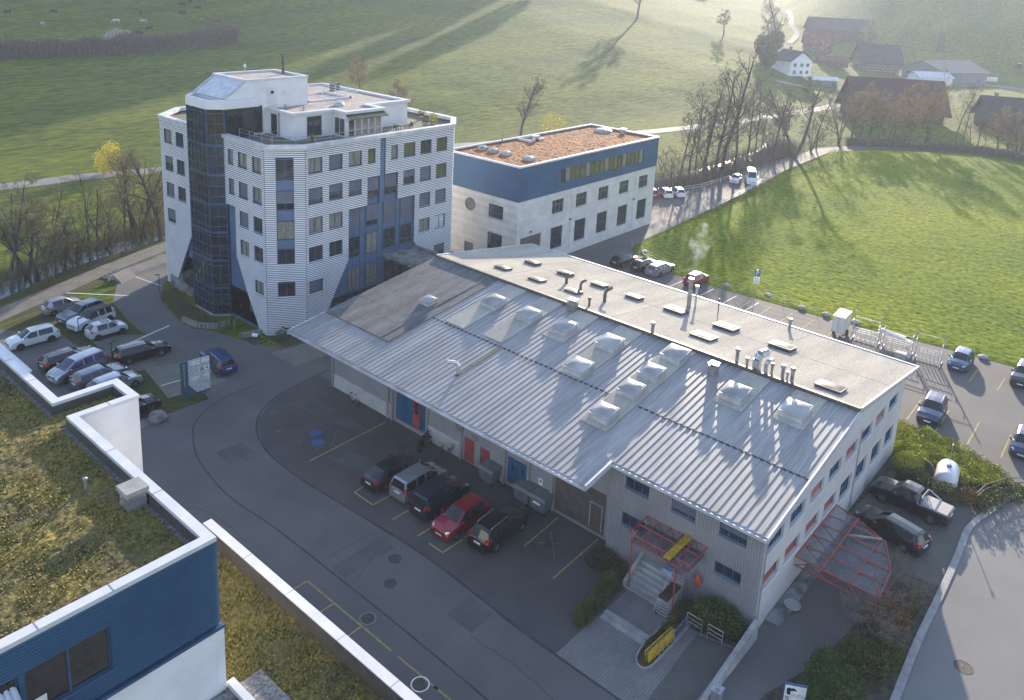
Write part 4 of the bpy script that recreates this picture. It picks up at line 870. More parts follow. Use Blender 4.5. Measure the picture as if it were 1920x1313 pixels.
m = MB(); FW.box(m, -24, 15.72, 7.42, 7.56, 0, .22); m.build('ledge', M['bluesteel'], fg)
m = MB(); wall_with_holes(FW, m, -24, 15.7, 0, 7.42, [], d=.12); m.quad(FW.p(15.7, 0, .12), FW.p(15.7, 0, -6), FW.p(15.7, 7.42, -6), FW.p(15.7, 7.42, .12)); FW.box(m, 10.1, 10.13, 4, 7.4, .12, .135); FW.box(m, 15.3, 15.33, 4, 7.4, .12, .135); m.build('lower_wall', M['white'], fg)
m = MB(); k = 0
for i in range(12): 
    a = 5.2+.2*i; m.hexa([FW.p(a, 10.15, .06), FW.p(a+.12, 10.15, .06), FW.p(a+.12, 9.55, 1.15), FW.p(a, 9.55, 1.15), FW.p(a, 10.21, .06), FW.p(a+.12, 10.21, .06), FW.p(a+.12, 9.61, 1.15), FW.p(a, 9.61, 1.15)])
m.hexa([FW.p(5.2, 10.12, .06), FW.p(7.6, 10.12, .06), FW.p(7.6, 9.5, 1.2), FW.p(5.2, 9.5, 1.2), FW.p(5.2, 10.14, .06), FW.p(7.6, 10.14, .06), FW.p(7.6, 9.54, 1.2), FW.p(5.2, 9.54, 1.2)]); m.build('awning', M['flashing'], fg)
m = MB(); FW.box(m, 8.0, 8.6, 8.5, 9.0, -.1, -.08); m.build('paper_notice', M['white_paint'], fg)
# lower planted roof
m = MB(); m.box(20.2, 8, 3.3, 20.6, 38.3, 5.0); m.quad((20.55, 8, 0), (20.55, 38.3, 0), (20.55, 38.3, 3.3), (20.55, 8, 3.3)); m.quad((20.55, 38.25, 0), (15.5, 38.25, 0), (15.5, 38.25, 4.6), (20.55, 38.25, 4.6)); m.build('lower_parapet', M['darkpipe'], fg)
m = MB(); m.box(20.14, 8, 5.0, 20.66, 38.35, 5.06); o = m.build('parapet_cap', M['whitemetal'], fg); m = MB()
for y in (34.2, 30.4, 26.2, 22.4): m.box(20.13, y, 5.0, 20.67, y+.03, 5.068)
m.build_each('cap_joint', M['pipe'], o)
rough_sheet('lower_roof_planting', 15.52, 16, 20.2, 38.2, 4.0, .2, .08, M['sedum'], fg)
tf = MB(); tufts(tf, 15.7, 22, 19.8, 38, 4.0, 8000, .10); o = tf.build('sedum_tufts', bpy.data.materials['sedum_leaf'], fg); o['kind'] = 'stuff'
m = MB(); m.box(8, 16, 3.9, 16.1, 28.3, 4.1); m.box(16.1, 16, 3.9, 17.3, 28.2, 4.12); m.build_each('gravel_strip', M['gravel'], fg)
m = MB(); m.box(15.74, 16, 4.1, 16.1, 28.5, 4.35); m.build('low_edge', M['whitemetal'], fg)
m = MB(); m.box(15.56, 51.4, 10.0, 16.35, 58, 10.9); m.box(16.0, 51.3, 10.9, 16.4, 58, 11.02); m.box(15.56, 51.3, 10.9, 16.0, 51.65, 11.02); m.build('side_ledge', M['whitemetal'], fg)
def roof_cowl(x, y, z):
    m = MB(); m.box(x-.42, y-.42, z-.2, x+.42, y+.42, z+.55); m.box(x-.36, y-.36, z+.55, x+.36, y+.36, z+.68); m.box(x-.46, y-.46, z+.68, x+.46, y+.46, z+.82); c = m.build('roof_chimney', M['steel'], fg)
    m = MB(); m.box(x-.52, y-.52, z+.86, x+.52, y+.52, z+1.08); m.build('cowl', M['concrete'], c)
roof_cowl(14.5, 33.9, 11.3)
for x, y in ((13.5, 36.6),): 
    m = MB(); m.tube((x, y, 11.3), (x, y, 11.9), .07, .07, 8); m.lathe((x, y, 11.88), [(.11, 0), (.11, .08), (.001, .12)], 8); m.build('vent_pipe', M['steel'], fg)
# ================================================================== VEHICLES
STY = {   # length, width, height, top profile (x/L, z/H, width share, segment kind), pillars, glass range, wheel r, wheel x
 'hatch': (4.2, 1.78, 1.48, [(-.5, .40, .72, 0), (-.497, .58, .80, 0), (-.478, .655, .84, 1), (-.40, .93, .68, 0), (-.34, .985, .68, 0), (-.1, 1, .69, 0), (.07, .985, .69, 1), (.25, .665, .82, 0), (.40, .60, .82, 0), (.47, .52, .78, 0), (.495, .42, .70, 0)], ((-.5, -.36), (-.07, -.05)), (-.36, .215), .32, .305),
 'mini': (3.55, 1.63, 1.5, [(-.5, .40, .72, 0), (-.497, .58, .80, 0), (-.475, .66, .82, 1), (-.37, .95, .68, 0), (-.32, .985, .68, 0), (-.05, 1, .69, 0), (.09, .975, .68, 1), (.27, .665, .80, 0), (.40, .61, .78, 0), (.475, .50, .72, 0), (.495, .40, .66, 0)], ((-.5, -.31), (-.04, -.015)), (-.31, .235), .3, .32),
 'estate': (4.75, 1.83, 1.47, [(-.5, .40, .72, 0), (-.497, .60, .80, 0), (-.482, .66, .84, 1), (-.43, .94, .68, 0), (-.38, .985, .68, 0), (-.1, 1, .69, 0), (.05, .985, .69, 1), (.21, .665, .82, 0), (.39, .60, .82, 0), (.47, .52, .78, 0), (.495, .42, .70, 0)], ((-.5, -.42), (-.25, -.235), (-.065, -.05)), (-.42, .18), .33, .3),
 'suv': (4.55, 1.87, 1.64, [(-.5, .42, .74, 0), (-.497, .60, .82, 0), (-.48, .66, .85, 1), (-.42, .93, .70, 0), (-.37, .985, .70, 0), (-.1, 1, .71, 0), (.06, .985, .71, 1), (.22, .69, .83, 0), (.40, .635, .83, 0), (.475, .56, .79, 0), (.497, .45, .72, 0)], ((-.5, -.40), (-.24, -.225), (-.065, -.045)), (-.40, .19), .36, .3),
 'mpv': (4.45, 1.82, 1.7, [(-.5, .38, .74, 0), (-.498, .56, .82, 0), (-.49, .62, .85, 1), (-.455, .94, .74, 0), (-.42, .985, .74, 0), (-.1, 1, .75, 0), (.10, .975, .74, 1), (.32, .645, .82, 0), (.42, .56, .82, 0), (.48, .47, .78, 0), (.497, .38, .70, 0)], ((-.5, -.44), (-.24, -.225), (-.04, -.02)), (-.44, .27), .32, .32),
 'coupe': (4.6, 1.84, 1.42, [(-.5, .44, .72, 0), (-.497, .62, .80, 0), (-.47, .70, .84, 0), (-.44, .715, .84, 1), (-.27, .955, .66, 0), (-.18, .99, .66, 0), (-.04, 1, .67, 0), (.07, .975, .67, 1), (.24, .68, .82, 0), (.39, .61, .82, 0), (.47, .53, .78, 0), (.495, .42, .70, 0)], ((-.5, -.29), (-.08, -.06)), (-.34, .2), .34, .305),
 'van': (5.6, 2.0, 2.5, [(-.5, .30, .86, 0), (-.498, .90, .86, 0), (-.47, .97, .84, 0), (0, 1, .84, 0), (.22, .985, .82, 0), (.265, .945, .80, 1), (.365, .565, .84, 0), (.445, .475, .82, 0), (.485, .38, .78, 0), (.497, .28, .72, 0)], ((-.5, .165),), (.165, .31), .34, .3),
 'pickup': (5.35, 1.9, 1.8, [(-.5, .40, .86, 0), (-.497, .57, .88, 0), (-.15, .575, .88, 0), (-.14, .60, .86, 1), (-.115, .92, .74, 0), (-.08, .985, .72, 0), (.06, 1, .72, 0), (.11, .975, .72, 1), (.225, .665, .84, 0), (.38, .615, .84, 0), (.47, .55, .82, 0), (.495, .42, .76, 0)], ((-.5, -.10), (.005, .02)), (-.10, .19), .38, .31)}
WHEEL = {}
def paint(name, c, metal=.0, rough=.28): 
    return mat(name, c, rough, metal, var=.04, scale=2, coat=.8)
def wheel_mesh(r, dark):
    k = (r, dark)
    if k not in WHEEL:
        t = MB(); n = 18
        for a, b in (((r*.62, -.1), (r*.93, -.11)), ((r*.93, -.11), (r, -.06)), ((r, -.06), (r, .06)), ((r, .06), (r*.93, .11)), ((r*.93, .11), (r*.64, .10))):
            for i in range(n):
                q0, q1 = 2*math.pi*i/n, 2*math.pi*(i+1)/n
                t.quad((a[0]*math.cos(q0), a[1], a[0]*math.sin(q0)), (a[0]*math.cos(q1), a[1], a[0]*math.sin(q1)), (b[0]*math.cos(q1), b[1], b[0]*math.sin(q1)), (b[0]*math.cos(q0), b[1], b[0]*math.sin(q0)))
        rm = MB(); n = 10
        for s in (1,):
            for i in range(n):
                q = 2*math.pi*i/n; w_ = .23 if i % 2 else .1
                rm.poly([(r*.1*math.cos(q), .085, r*.1*math.sin(q)), (r*.63*math.cos(q-w_), .1, r*.63*math.sin(q-w_)), (r*.63*math.cos(q+w_), .1, r*.63*math.sin(q+w_))])
            rm.poly([(r*.2*math.cos(2*math.pi*i/8), .105, r*.2*math.sin(2*math.pi*i/8)) for i in range(8)])
        bk = [(r*.64*math.cos(2*math.pi*i/14), .02, r*.64*math.sin(2*math.pi*i/14)) for i in range(14)]; rm.k = 1; rm.poly(bk)
        a = t.build('wheel', M['rubber']); b = rm.build('rim', [M['darkrim'] if dark else M['rim'], M['blackplastic']])
        WHEEL[k] = (a.data, b.data); bpy.data.objects.remove(a); bpy.data.objects.remove(b)
    return WHEEL[k]
def prof_at(prof, x):
    for a, b in zip(prof, prof[1:]):
        if x <= b[0]+1e-9: t = (x-a[0])/(b[0]-a[0]); return (x, a[1]+(b[1]-a[1])*t, a[2]+(b[2]-a[2])*t, a[3])
    return prof[-1]
def car(style, pm, label, x, y, hdg, cat='car', name='parked_car', group=None, roofm=None, darkrim=False, rails=False, trim=False, sz=1.0, z=0.0, tint=None, panel=None):
    L, W, Hh, prof, pil, gr, wr, wx = STY[style]; L *= sz
    root = thing(name, label, cat, (x, y, z), R(hdg), group)
    xs = sorted({round(p[0], 4) for p in prof} | {round(v, 4) for p in pil for v in p} | {round(v, 4) for v in gr} | {-.42, -.2, .3, .45})
    st = [prof_at(prof, v) for v in xs]
    def ringpts(s):
        xf, zt, wt, k = s; t = max(0, (abs(xf)-.34)/.16); w_ = W/2*(1-.13*t**2.2); X = xf*L; ZT_ = zt*Hh
        zb_ = min(.63*Hh if style not in ('van',) else .52*Hh, ZT_-.035); zlo = .15*Hh if style != 'van' else .12*Hh
        wtp = min(wt*W/2, w_*.97); t2 = (ZT_-zb_)
        cabin = t2 > .14
        return [(X, w_*.90, zlo), (X, w_*.985, zlo+.10), (X, w_, zb_*.66), (X, w_*.975, zb_), (X, wtp+(0 if cabin else .05), ZT_-(.07 if cabin else .02)), (X, wtp-.12, ZT_-.005), (X, 0, ZT_+(.02 if zt > .9 else .035))]
    rings = [ringpts(s) for s in st]
    body, gl, rf = MB(), MB(), MB()
    for i in range(len(st)-1):
        a, b = rings[i], rings[i+1]; xm = (xs[i]+xs[i+1])/2; pk = prof_at(prof, xm); cabin = pk[1] > (.70 if style != 'van' else .6) ; topg = pk[3] == 1
        side_g = cabin and gr[0] < xm < gr[1] and not any(p[0] < xm < p[1] for p in pil)
        if style == 'van': side_g = side_g and xm > .165
        for s in (1, -1):
            f = lambda p: (p[0], p[1]*s, p[2])
            for j in range(6):
                t = body
                if j == 3 and side_g: t = gl
                elif j == 5 and topg: t = gl
                elif j in (4, 5) and cabin and not topg and roofm: t = rf
                elif j == 4 and topg and roofm: t = rf
                q = (f(a[j]), f(b[j]), f(b[j+1]), f(a[j+1]))
                t.poly(q if s < 0 else q[::-1])
    for rg in (rings[0], rings[-1]): body.poly([(p[0], p[1], p[2]) for p in rg]+[(p[0], -p[1], p[2]) for p in reversed(rg[:-1])])
    body.poly([(r_[0][0], r_[0][1], r_[0][2]) for r_ in rings]+[(r_[0][0], -r_[0][1], r_[0][2]) for r_ in reversed(rings)])
    bo = body.build('body', pm, root, smooth=False)
    for p in bo.data.polygons: p.use_smooth = True
    try: bo.data.set_sharp_from_angle(angle=R(32))
    except Exception: pass
    if gl.f: gl.build('windows', tint or M['carglass'], root)
    if rf.f: rf.build('roof', roofm, root)
    tm, rm = wheel_mesh(wr, darkrim)
    for sx in (wx, -wx):
        for s in (1, -1):
            wo = bpy.data.objects.new('wheel', tm); COL.objects.link(wo); wo.parent = root; wo.location = (sx*L, s*(W/2-.085), wr); wo.rotation_euler = (0, random.random()*3, 0 if s > 0 else math.pi)
            ro = bpy.data.objects.new('rim', rm); COL.objects.link(ro); ro.parent = wo
    arch = MB()
    for sx in (wx, -wx):
        for s in (1, -1):
            pts = [(sx*L+(wr+.055)*math.cos(q), s*(W/2+.004), wr+(wr+.055)*math.sin(q)) for q in [math.pi*k/12 for k in range(13)]]+[(sx*L-(wr+.055), s*(W/2+.004), .16*Hh), (sx*L+(wr+.055), s*(W/2+.004), .16*Hh)]
            arch.poly(pts if s < 0 else pts[::-1])
    arch.build_each('wheel_arch', M['blackplastic'], root)
    hz = .50*Hh if style != 'van' else .34*Hh; tz = (.60 if style not in ('van', 'pickup') else .42)*Hh
    for s in (1, -1):
        h = MB(); h.hexa([(.43*L, s*W*.36, hz-.06), (.492*L, s*W*.30, hz-.06), (.47*L, s*W*.43, hz-.04), (.42*L, s*W*.475, hz-.02), (.43*L, s*W*.36, hz+.075), (.475*L, s*W*.30, hz+.05), (.455*L, s*W*.42, hz+.06), (.40*L, s*W*.468, hz+.065)]); h.build('headlight', M['headlamp'], root)
        th = .22 if style in ('suv', 'mpv', 'estate') else .15
        h = MB(); h.hexa([(-.505*L, s*W*.31, tz-.07), (-.44*L, s*W*.31, tz-.07), (-.44*L, s*W*.478, tz-.07), (-.488*L, s*W*.445, tz-.07), (-.492*L, s*W*.33, tz+th), (-.43*L, s*W*.33, tz+th), (-.43*L, s*W*.455, tz+th), (-.475*L, s*W*.425, tz+th)]); h.build('tail_light', M['taillamp'], root)
        mi = MB(); mx = (gr[1]-.03)*L; mi.hexa([(mx-.1, s*W*.48, .63*Hh if style != 'van' else .58*Hh), (mx+.06, s*W*.48, .63*Hh if style != 'van' else .58*Hh), (mx+.04, s*(W*.5+.17), .64*Hh if style != 'van' else .59*Hh), (mx-.1, s*(W*.5+.17), .64*Hh if style != 'van' else .59*Hh)]+[(a, b, c+.13) for a, b, c in ((mx-.1, s*W*.48, .63*Hh if style != 'van' else .58*Hh), (mx+.06, s*W*.48, .63*Hh if style != 'van' else .58*Hh), (mx+.02, s*(W*.5+.17), .64*Hh if style != 'van' else .59*Hh), (mx-.1, s*(W*.5+.17), .64*Hh if style != 'van' else .59*Hh))]); mi.build('side_mirror', roofm or pm, root)
        if rails:
            m_ = MB(); zr = Hh+.03; m_.path([(-.36*L, s*W*.30, zr-.06), (-.33*L, s*W*.315, zr+.02), (.0*L, s*W*.32, zr+.03), (.04*L, s*W*.32, zr-.05)], .022); m_.build('roof_rail', M['steel'], root)
    pl = MB(); pl.box(-.503*L-.02, -.26, .44*Hh, -.497*L, .26, .44*Hh+.115) if style != 'van' else pl.box(-.5*L-.02, -.26, .5, -.495*L, .26, .62); pl.build('licence_plate', M['plate'], root)
    pl = MB(); pl.box(.497*L-.005, -.26, .27*Hh, .505*L, .26, .27*Hh+.11) if style != 'van' else pl.box(.497*L, -.26, .5, .506*L, .26, .61); pl.build('licence_plate', M['plate'], root)
    gz = .36*Hh if style != 'van' else .27*Hh
    g_ = MB(); g_.hexa([(.482*L, -.42, gz-.02), (.499*L, -.42, gz-.02), (.499*L, .42, gz-.02), (.482*L, .42, gz-.02), (.482*L, -.5, gz+.13), (.4935*L, -.5, gz+.13), (.4935*L, .5, gz+.13), (.482*L, .5, gz+.13)]); g_.build('grille', M['blackplastic'], root)
    if trim:
        s_ = MB()
        for s in (1, -1): s_.hexa([(-.4*L, s*W*.485, .15*Hh), (.4*L, s*W*.485, .15*Hh), (.4*L, s*(W*.5+.012), .15*Hh), (-.4*L, s*(W*.5+.012), .15*Hh), (-.4*L, s*W*.485, .27*Hh), (.4*L, s*W*.485, .27*Hh), (.4*L, s*(W*.5+.012), .26*Hh), (-.4*L, s*(W*.5+.012), .26*Hh)])
        s_.build('sill_trim', M['blackplastic'], root)
    if panel:
        p_ = MB(); p_.box(panel[0]*L, -W*.2, Hh+.018, panel[1]*L, W*.2, Hh+.034); p_.build('glass_roof', M['carglass'], root)
    return root
PB = paint('black_car_paint', (.006, .0065, .008)); PD = paint('dark_grey_paint', (.018, .02, .024), .3); PS = paint('silver_paint', (.38, .39, .41), .6, .3); PW = paint('white_car_paint', (.68, .69, .70))
PR = paint('red_paint_car', (.29, .008, .022), .15); PN = paint('navy_paint', (.012, .022, .048), .3); PBL = paint('blue_car_paint', (.01, .045, .17), .3); PG = paint('blue_grey_paint', (.10, .125, .17), .4); PBR = paint('steel_blue_paint', (.025, .075, .16), .4); PDB = paint('dark_blue_paint', (.012, .03, .085), .35)
M['purpleglass'] = glass('violet_tinted_glass', (.06, .055, .13), .05)
g1 = 'cars parked in front of the hall'; g2 = 'cars in the left car park'; g3 = 'cars in the rear car park'; g4 = 'cars beside the blue building'
car('coupe', PD, 'black fastback car at the left end of the row in front of the hall', 35.45, 39.65, 1, group=g1)
car('mpv', PS, 'silver people carrier between the black fastback and the dark blue van', 35.9, 37.3, 1, group=g1, sz=.96)
car('mpv', PN, 'dark blue high roofed family van next to the red car', 35.7, 34.95, 2, group=g1)
car('hatch', PR, 'red hatchback facing out of its bay between dark blue and black cars', 35.15, 32.45, 181, group=g1, darkrim=False)
car('suv', PB, 'black off-road car with silver roof rails right of the red hatchback', 36.15, 29.9, 3, group=g1, rails=True)
car('mini', PS, 'small silver hatchback nearest to the stream path', 30.6, 85.25, 4, group=g2, sz=1.03)
car('suv', PG, 'blue grey off-road car behind the white car with black roof', 31.2, 82.0, 192, group=g2, sz=.97)
car('suv', PW, 'white off-road car with black roof and black wheel arches', 31.3, 79.85, 193, group=g2, roofm=M['blackplastic'], darkrim=True, trim=True, sz=.95)
car('mini', paint('pale_grey_paint', (.52, .54, .58)), 'small pale grey car with dark side stripe and sunroof', 31.35, 76.65, 0, group=g2, darkrim=True, trim=True, panel=(-.15, .05))
car('hatch', PW, 'white hatchback with tall red tail lamps standing alone on asphalt', 25.7, 79.35, 180, group=g2, sz=1.04, darkrim=True)
car('estate', PB, 'black estate car parked alone between lamp post and striped sign', 31.6, 69.9, -7, group=g2)
car('estate', PBL, 'bright blue estate car half hidden behind striped sign', 35.55, 63.6, 83, group=g2)
car('estate', PD, 'dark car behind the silver minivan, only its tail showing', 26.4, 72.85, 3, group=g2)
car('mpv', PS, 'silver minivan with violet windscreen facing the roof parapet', 26.1, 70.45, 191, group=g2, tint=M['purpleglass'], sz=1.06)
car('estate', PG, 'dark blue grey estate car right of the silver minivan', 26.9, 67.85, 6, group=g2, sz=.95)
car('hatch', PS, 'silver car partly hidden by the white parapet corner', 27.2, 65.6, 5, group=g2)
car('coupe', PB, 'black car peeping out behind the white wall corner by river pebbles', 26.2, 60.85, 2, group=g2)
car('hatch', PB, 'black hatchback at the far left end of the rear car park', 87.3, 53.5, -4, group=g3)
car('hatch', PB, 'black car with glass roof between another black and a silver car', 87.8, 50.75, -2, group=g3, panel=(-.2, .05))
car('estate', PS, 'silver estate car right of two black cars in rear car park', 88.1, 48.55, -2, group=g3)
car('hatch', PR, 'red hatchback behind the steaming chimney pipe', 88.3, 43.55, 0, group=g3, sz=.93)
car('hatch', PBR, 'steel blue hatchback beside the metal rack on the meadow edge', 88.0, 13.75, 180, group=g3)
car('suv', PB, 'black off-road car cut by right picture edge near the meadow', 88.8, 8.35, 181, group=g3)
car('suv', PDB, 'dark blue off-road car facing the juniper bank behind the gable', 74.7, 13.1, 184, group=g3, rails=True)
car('hatch', PDB, 'dark blue car cut by right picture edge beside the juniper bank', 74.5, 6.0, 183, group=g3)
c = car('pickup', PB, 'black pickup truck with silver load bed cover on grid paving', 59.2, 10.65, 87, 'pickup truck', 'pickup_truck')
L, W, Hh = STY['pickup'][:3]
b = MB(); b.hexa([(-.485*L, -W*.42, 1.03), (-.17*L, -W*.42, 1.05), (-.17*L, W*.42, 1.05), (-.485*L, W*.42, 1.03), (-.48*L, -W*.40, 1.12), (-.17*L, -W*.40, 1.15), (-.17*L, W*.40, 1.15), (-.48*L, W*.40, 1.12)]); b.build('load_cover', M['roofmetal'], c)
b = MB()
for s in (1, -1): b.path([(-.15*L, s*W*.40, 1.15), (-.155*L, s*W*.38, 1.6), (-.20*L, s*W*.40, 1.5), (-.33*L, s*W*.43, 1.12)], .04)
b.path([(-.155*L, -W*.38, 1.6), (-.155*L, W*.38, 1.6)], .04); b.build('roll_bar', M['rim'], c)
car('estate', PD, 'dark estate car under the edge of the red framed glass canopy', 54.9, 10.75, 77, group='cars on the grid paving')
car('hatch', PW, 'white hatchback, right of the two white cars by the blue building', 124.55, 66.75, 48, group=g4)
car('estate', PW, 'white estate car between a red and a white car by blue building', 122.5, 68.1, 47, group=g4)
car('hatch', PR, 'red car peeping out behind the far corner of the blue building', 120.3, 69.5, 47, group=g4)
car('coupe', PW, 'white car driving beside the white delivery van', 142.6, 64.6, 198, group=g4, name='driving_car')
car('van', PW, 'white high roofed delivery van on the farm lane', 144.2, 62.3, 208, 'delivery van', 'delivery_van', darkrim=True)

# ================================================================== VEGETATION
def tree_meshes(seed, hgt, spread=.35, stems=1, lean=0, dens=1.0, trunk_r=.2, first=.3, twig=.05, bark='bark', tw='twig', droop=0, steep=.7):
    rnd = random.Random(seed); T, C = MB(), MB()
    def rv(s): return Vector((rnd.gauss(0, s), rnd.gauss(0, s), rnd.gauss(0, s)))
    def grow(p, d, L, r, lv):
        n = 4 if lv < 2 else 3; pts = [(p.copy(), r)]
        for i in range(n):
            d = (d+rv(.10 if lv == 0 else .16)+Vector((0, 0, (.05 if lv else .02)-droop*(lv > 1)))).normalized(); q = p+d*(L/n)
            r2 = r*(1-.62*(i+1)/n) if lv else r*(1-.72*(i+1)/n)
            if lv <= 1: T.tube(p, q, pts[-1][1], r2, 6 if lv == 0 else 4, False)
            elif lv == 2: C.tube(p, q, pts[-1][1], max(.012, r2), 3, False)
            else:
                w_ = max(twig*.5, r2); s = d.orthogonal().normalized()*w_*.5; C.poly((p-s, p+s, q+s*.6, q-s*.6))
            p = q; pts.append((p.copy(), r2))
        if lv >= 4: return
        k = {0: int(11*dens), 1: int(7*dens), 2: int(5*dens), 3: 4}[lv]
        for j in range(k):
            t = rnd.uniform(first if lv == 0 else .25, 1.0)*n; i = min(n-1, int(t)); a, b = pts[i], pts[i+1]; f = t-i
            bp = a[0].lerp(b[0], f); br = a[1]+(b[1]-a[1])*f; dd = (pts[min(n, i+1)][0]-pts[i][0]).normalized()
            side = rv(1); side = (side-dd*side.dot(dd)).normalized()
            nd = (dd*steep+side*(spread*2.0 if lv == 0 else .75)).normalized()
            frac = 1-.62*(t/n) if lv == 0 else 1-.4*(t/n)
            grow(bp, nd, L*{0: .46, 1: .48, 2: .50, 3: .55}[lv]*frac*rnd.uniform(.75, 1.2), br*.5, lv+1)
    for s in range(stems):
        a = 2*math.pi*s/stems+rnd.random(); o = Vector((math.cos(a), math.sin(a), 0))*(.35 if stems > 1 else 0)
        d = Vector((o.x*.8+lean, o.y*.8, 1)).normalized() if stems > 1 else Vector((lean, 0, 1)).normalized()
        grow(o*.4-Vector((0, 0, .15)), d, hgt*rnd.uniform(.85, 1.05)*.92, trunk_r, 0)
    t = T.build('trunk', M[bark]); c = C.build('crown', M[tw]); md = (t.data, c.data)
    bpy.data.objects.remove(t); bpy.data.objects.remove(c); return md
PROTO = {
 'lean': (tree_meshes(21, 20, .40, 1, .10, 1.0, .34, .36, steep=1.1), 20),
 'alder': (tree_meshes(1, 12, .26, 1, dens=1.25, trunk_r=.17), 12), 'slim': (tree_meshes(2, 14, .17, 1, dens=1.0, trunk_r=.15, first=.35), 14), 'big': (tree_meshes(3, 20, .42, 1, .12, 1.5, .42, .28, steep=.9), 20),
 'fork': (tree_meshes(4, 16, .34, 2, 0, 1.15, .27, .3, steep=.9), 16), 'multi': (tree_meshes(5, 10, .3, 4, 0, 1.0, .11, .15), 10), 'round': (tree_meshes(6, 9, .55, 1, 0, 2.1, .2, .22, bark='bark', tw='twig_brown', steep=.6), 9),
 'birch': (tree_meshes(7, 13, .3, 2, 0, 1.7, .16, .3, bark='bark_pale', tw='twig_brown'), 13), 'olive': (tree_meshes(8, 8, .4, 3, 0, 1.3, .10, .12, tw='twig_olive'), 8), 'fruit': (tree_meshes(9, 9, .6, 1, 0, 1.8, .24, .3, steep=.5), 9)}
def hgt_of(px, py, b):
    d = fw+RT*((px-PPX)/FPX)-UP*((py-PPY)/FPX); t = math.hypot(b.x, b.y)/math.hypot(d.x, d.y); return CAMH+d.z*t-b.z
def tree(kind, bx, by, ty, label, tx=None, wscale=1.0, rz=None, group='bare trees', tilt=0, pos=None, h=None, cat='tree', tw=None):
    b = pos or march(bx, by); h = h or max(2, hgt_of(tx or bx, ty, b)); (tm, cm), ph = PROTO[kind]
    o = thing('bare_tree', label, cat, b, random.random()*6.28 if rz is None else rz, group); s = h/ph; o.scale = (s*wscale, s*wscale, s); o.rotation_euler.x = tilt
    for n, me in (('trunk', tm), ('crown', cm)):
        c = bpy.data.objects.new(n, me); COL.objects.link(c); c.parent = o
        if tw and n == 'crown': c.material_slots[0].link = 'OBJECT'; c.material_slots[0].material = M[tw]
    return o
gs = 'bare trees along the stream'; ge = 'bare trees along the meadow edge'; gh = 'trees on the hill pasture'
for a in (('alder', 22, 545, 330, 'bare tree cut by left picture edge above the stream path'), ('fork', 52, 525, 345, 'twin stemmed bare tree at left picture edge beside the stream'), ('alder', 88, 512, 352, 'slender bare tree left of the open gap above the parked cars'), ('multi', 122, 505, 395, 'low many stemmed bare shrub tree on the stream bank'), ('slim', 168, 478, 320, 'tall slim bare tree left of the yellow blossoming bush'), ('alder', 182, 470, 338, 'bare tree directly below the yellow blossoming bush'), ('slim', 208, 462, 345, 'thin straight bare tree between yellow bush and tower'), ('multi', 150, 490, 410, 'bushy bare tree with several thin stems over the footpath'), ('alder', 235, 455, 300, 'bare tree second from the tower on the left stream bank'), ('fork', 262, 450, 260, 'tall forked bare tree close to the left edge of the tower'), ('big', 303, 452, 262, 'thick trunked bare tree touching the left edge of the tower'), ('multi', 285, 440, 330, 'dense bare shrub tree between the forked tree and the tower'), ('olive', 235, 330, 265, 'olive tinted shrub tree beside the far road left of the tower'), ('olive', 60, 350, 318, 'low olive shrub at the far road near left picture edge')):
    tree(*a, group=gs, wscale=1.1, tw='twig_olive')
for a in (('round', 675, 178, 105, 'bare tree rising behind the tower roof railing'), ('round', 752, 228, 150, 'small brownish bare tree behind the penthouse'), ('olive', 800, 262, 225, 'low brown shrub behind the right tower corner'), ('big', 975, 262, 128, 'tall bare tree behind the brown planted roof')): tree(*a, group=gs)
for a in (('alder', 1275, 338, 205, 'bare tree nearest to the right corner of the blue building'), ('slim', 1302, 336, 165, 'slim bare tree left of the tall leaning tree group'), ('multi', 1250, 345, 270, 'low bare shrub tree by the row of white cars'), ('alder', 1340, 326, 120, 'tall thin bare tree close beside the great leaning tree'), ('alder', 1400, 312, 150, 'thin bare tree right of the great leaning tree'), ('slim', 1425, 300, 190, 'slim bare tree above the white driving car'), ('multi', 1440, 300, 215, 'many stemmed bare tree above the white delivery van'), ('alder', 1465, 292, 180, 'bare tree left of the large forked tree')):
    tree(*a, group=gs, wscale=1.05)
tree('lean', 1352, 330, 82, 'great leaning bare tree, tallest of the stream trees', group=gs, wscale=1.15, rz=-.85)
for a in (('multi', 1330, 330, 205, 'bushy bare tree below the great leaning tree on its left'), ('multi', 1520, 285, 205, 'low bushy bare tree right of the large forked tree')): tree(*a, group=gs, wscale=1.2)
for a in (('slim', 1292, 338, 175, 'slim bare tree with high crown left of the leaning tree group'), ('alder', 1318, 334, 150, 'tall bare tree in the middle of the lane side row'), ('alder', 1378, 326, 140, 'tall bare tree just right of the leaning trunk foot'), ('slim', 1412, 314, 165, 'thin tall bare tree above the white driving car roof'), ('alder', 1448, 302, 170, 'tall bare tree between the van and the large forked tree'), ('slim', 1530, 284, 165, 'slim bare tree left of the meadow corner')): tree(*a, group=gs, wscale=1.2)
for a in (('round', 1630, 262, 172, 'wide golden brown tree covering the middle of the old barn'), ('round', 1735, 272, 170, 'rounded brown tree at the right end of the old barn'), ('birch', 1660, 266, 160, 'tall brownish birch before the old barn roof'), ('round', 1888, 292, 198, 'wide brown tree hiding the wall of the right barn'), ('olive', 1690, 272, 215, 'low olive bush tree in the garden of the old barn')): tree(*a, group=ge, wscale=1.15)
for a in (('alder', 36, 535, 355, 'bare tree between the two leftmost stream trees'), ('multi', 70, 525, 375, 'bushy bare tree left of the slender one by the path'), ('slim', 105, 505, 345, 'thin bare tree above the silver hatchback'), ('multi', 140, 495, 380, 'dense bare bush tree above the footpath bend'), ('multi', 200, 470, 375, 'bushy bare tree under the yellow blossoming bush'), ('alder', 248, 452, 315, 'bare tree in the thicket left of the tower'), ('multi', 270, 448, 350, 'bushy low bare tree in the thicket beside the tower')): tree(*a, group=gs, wscale=1.25)
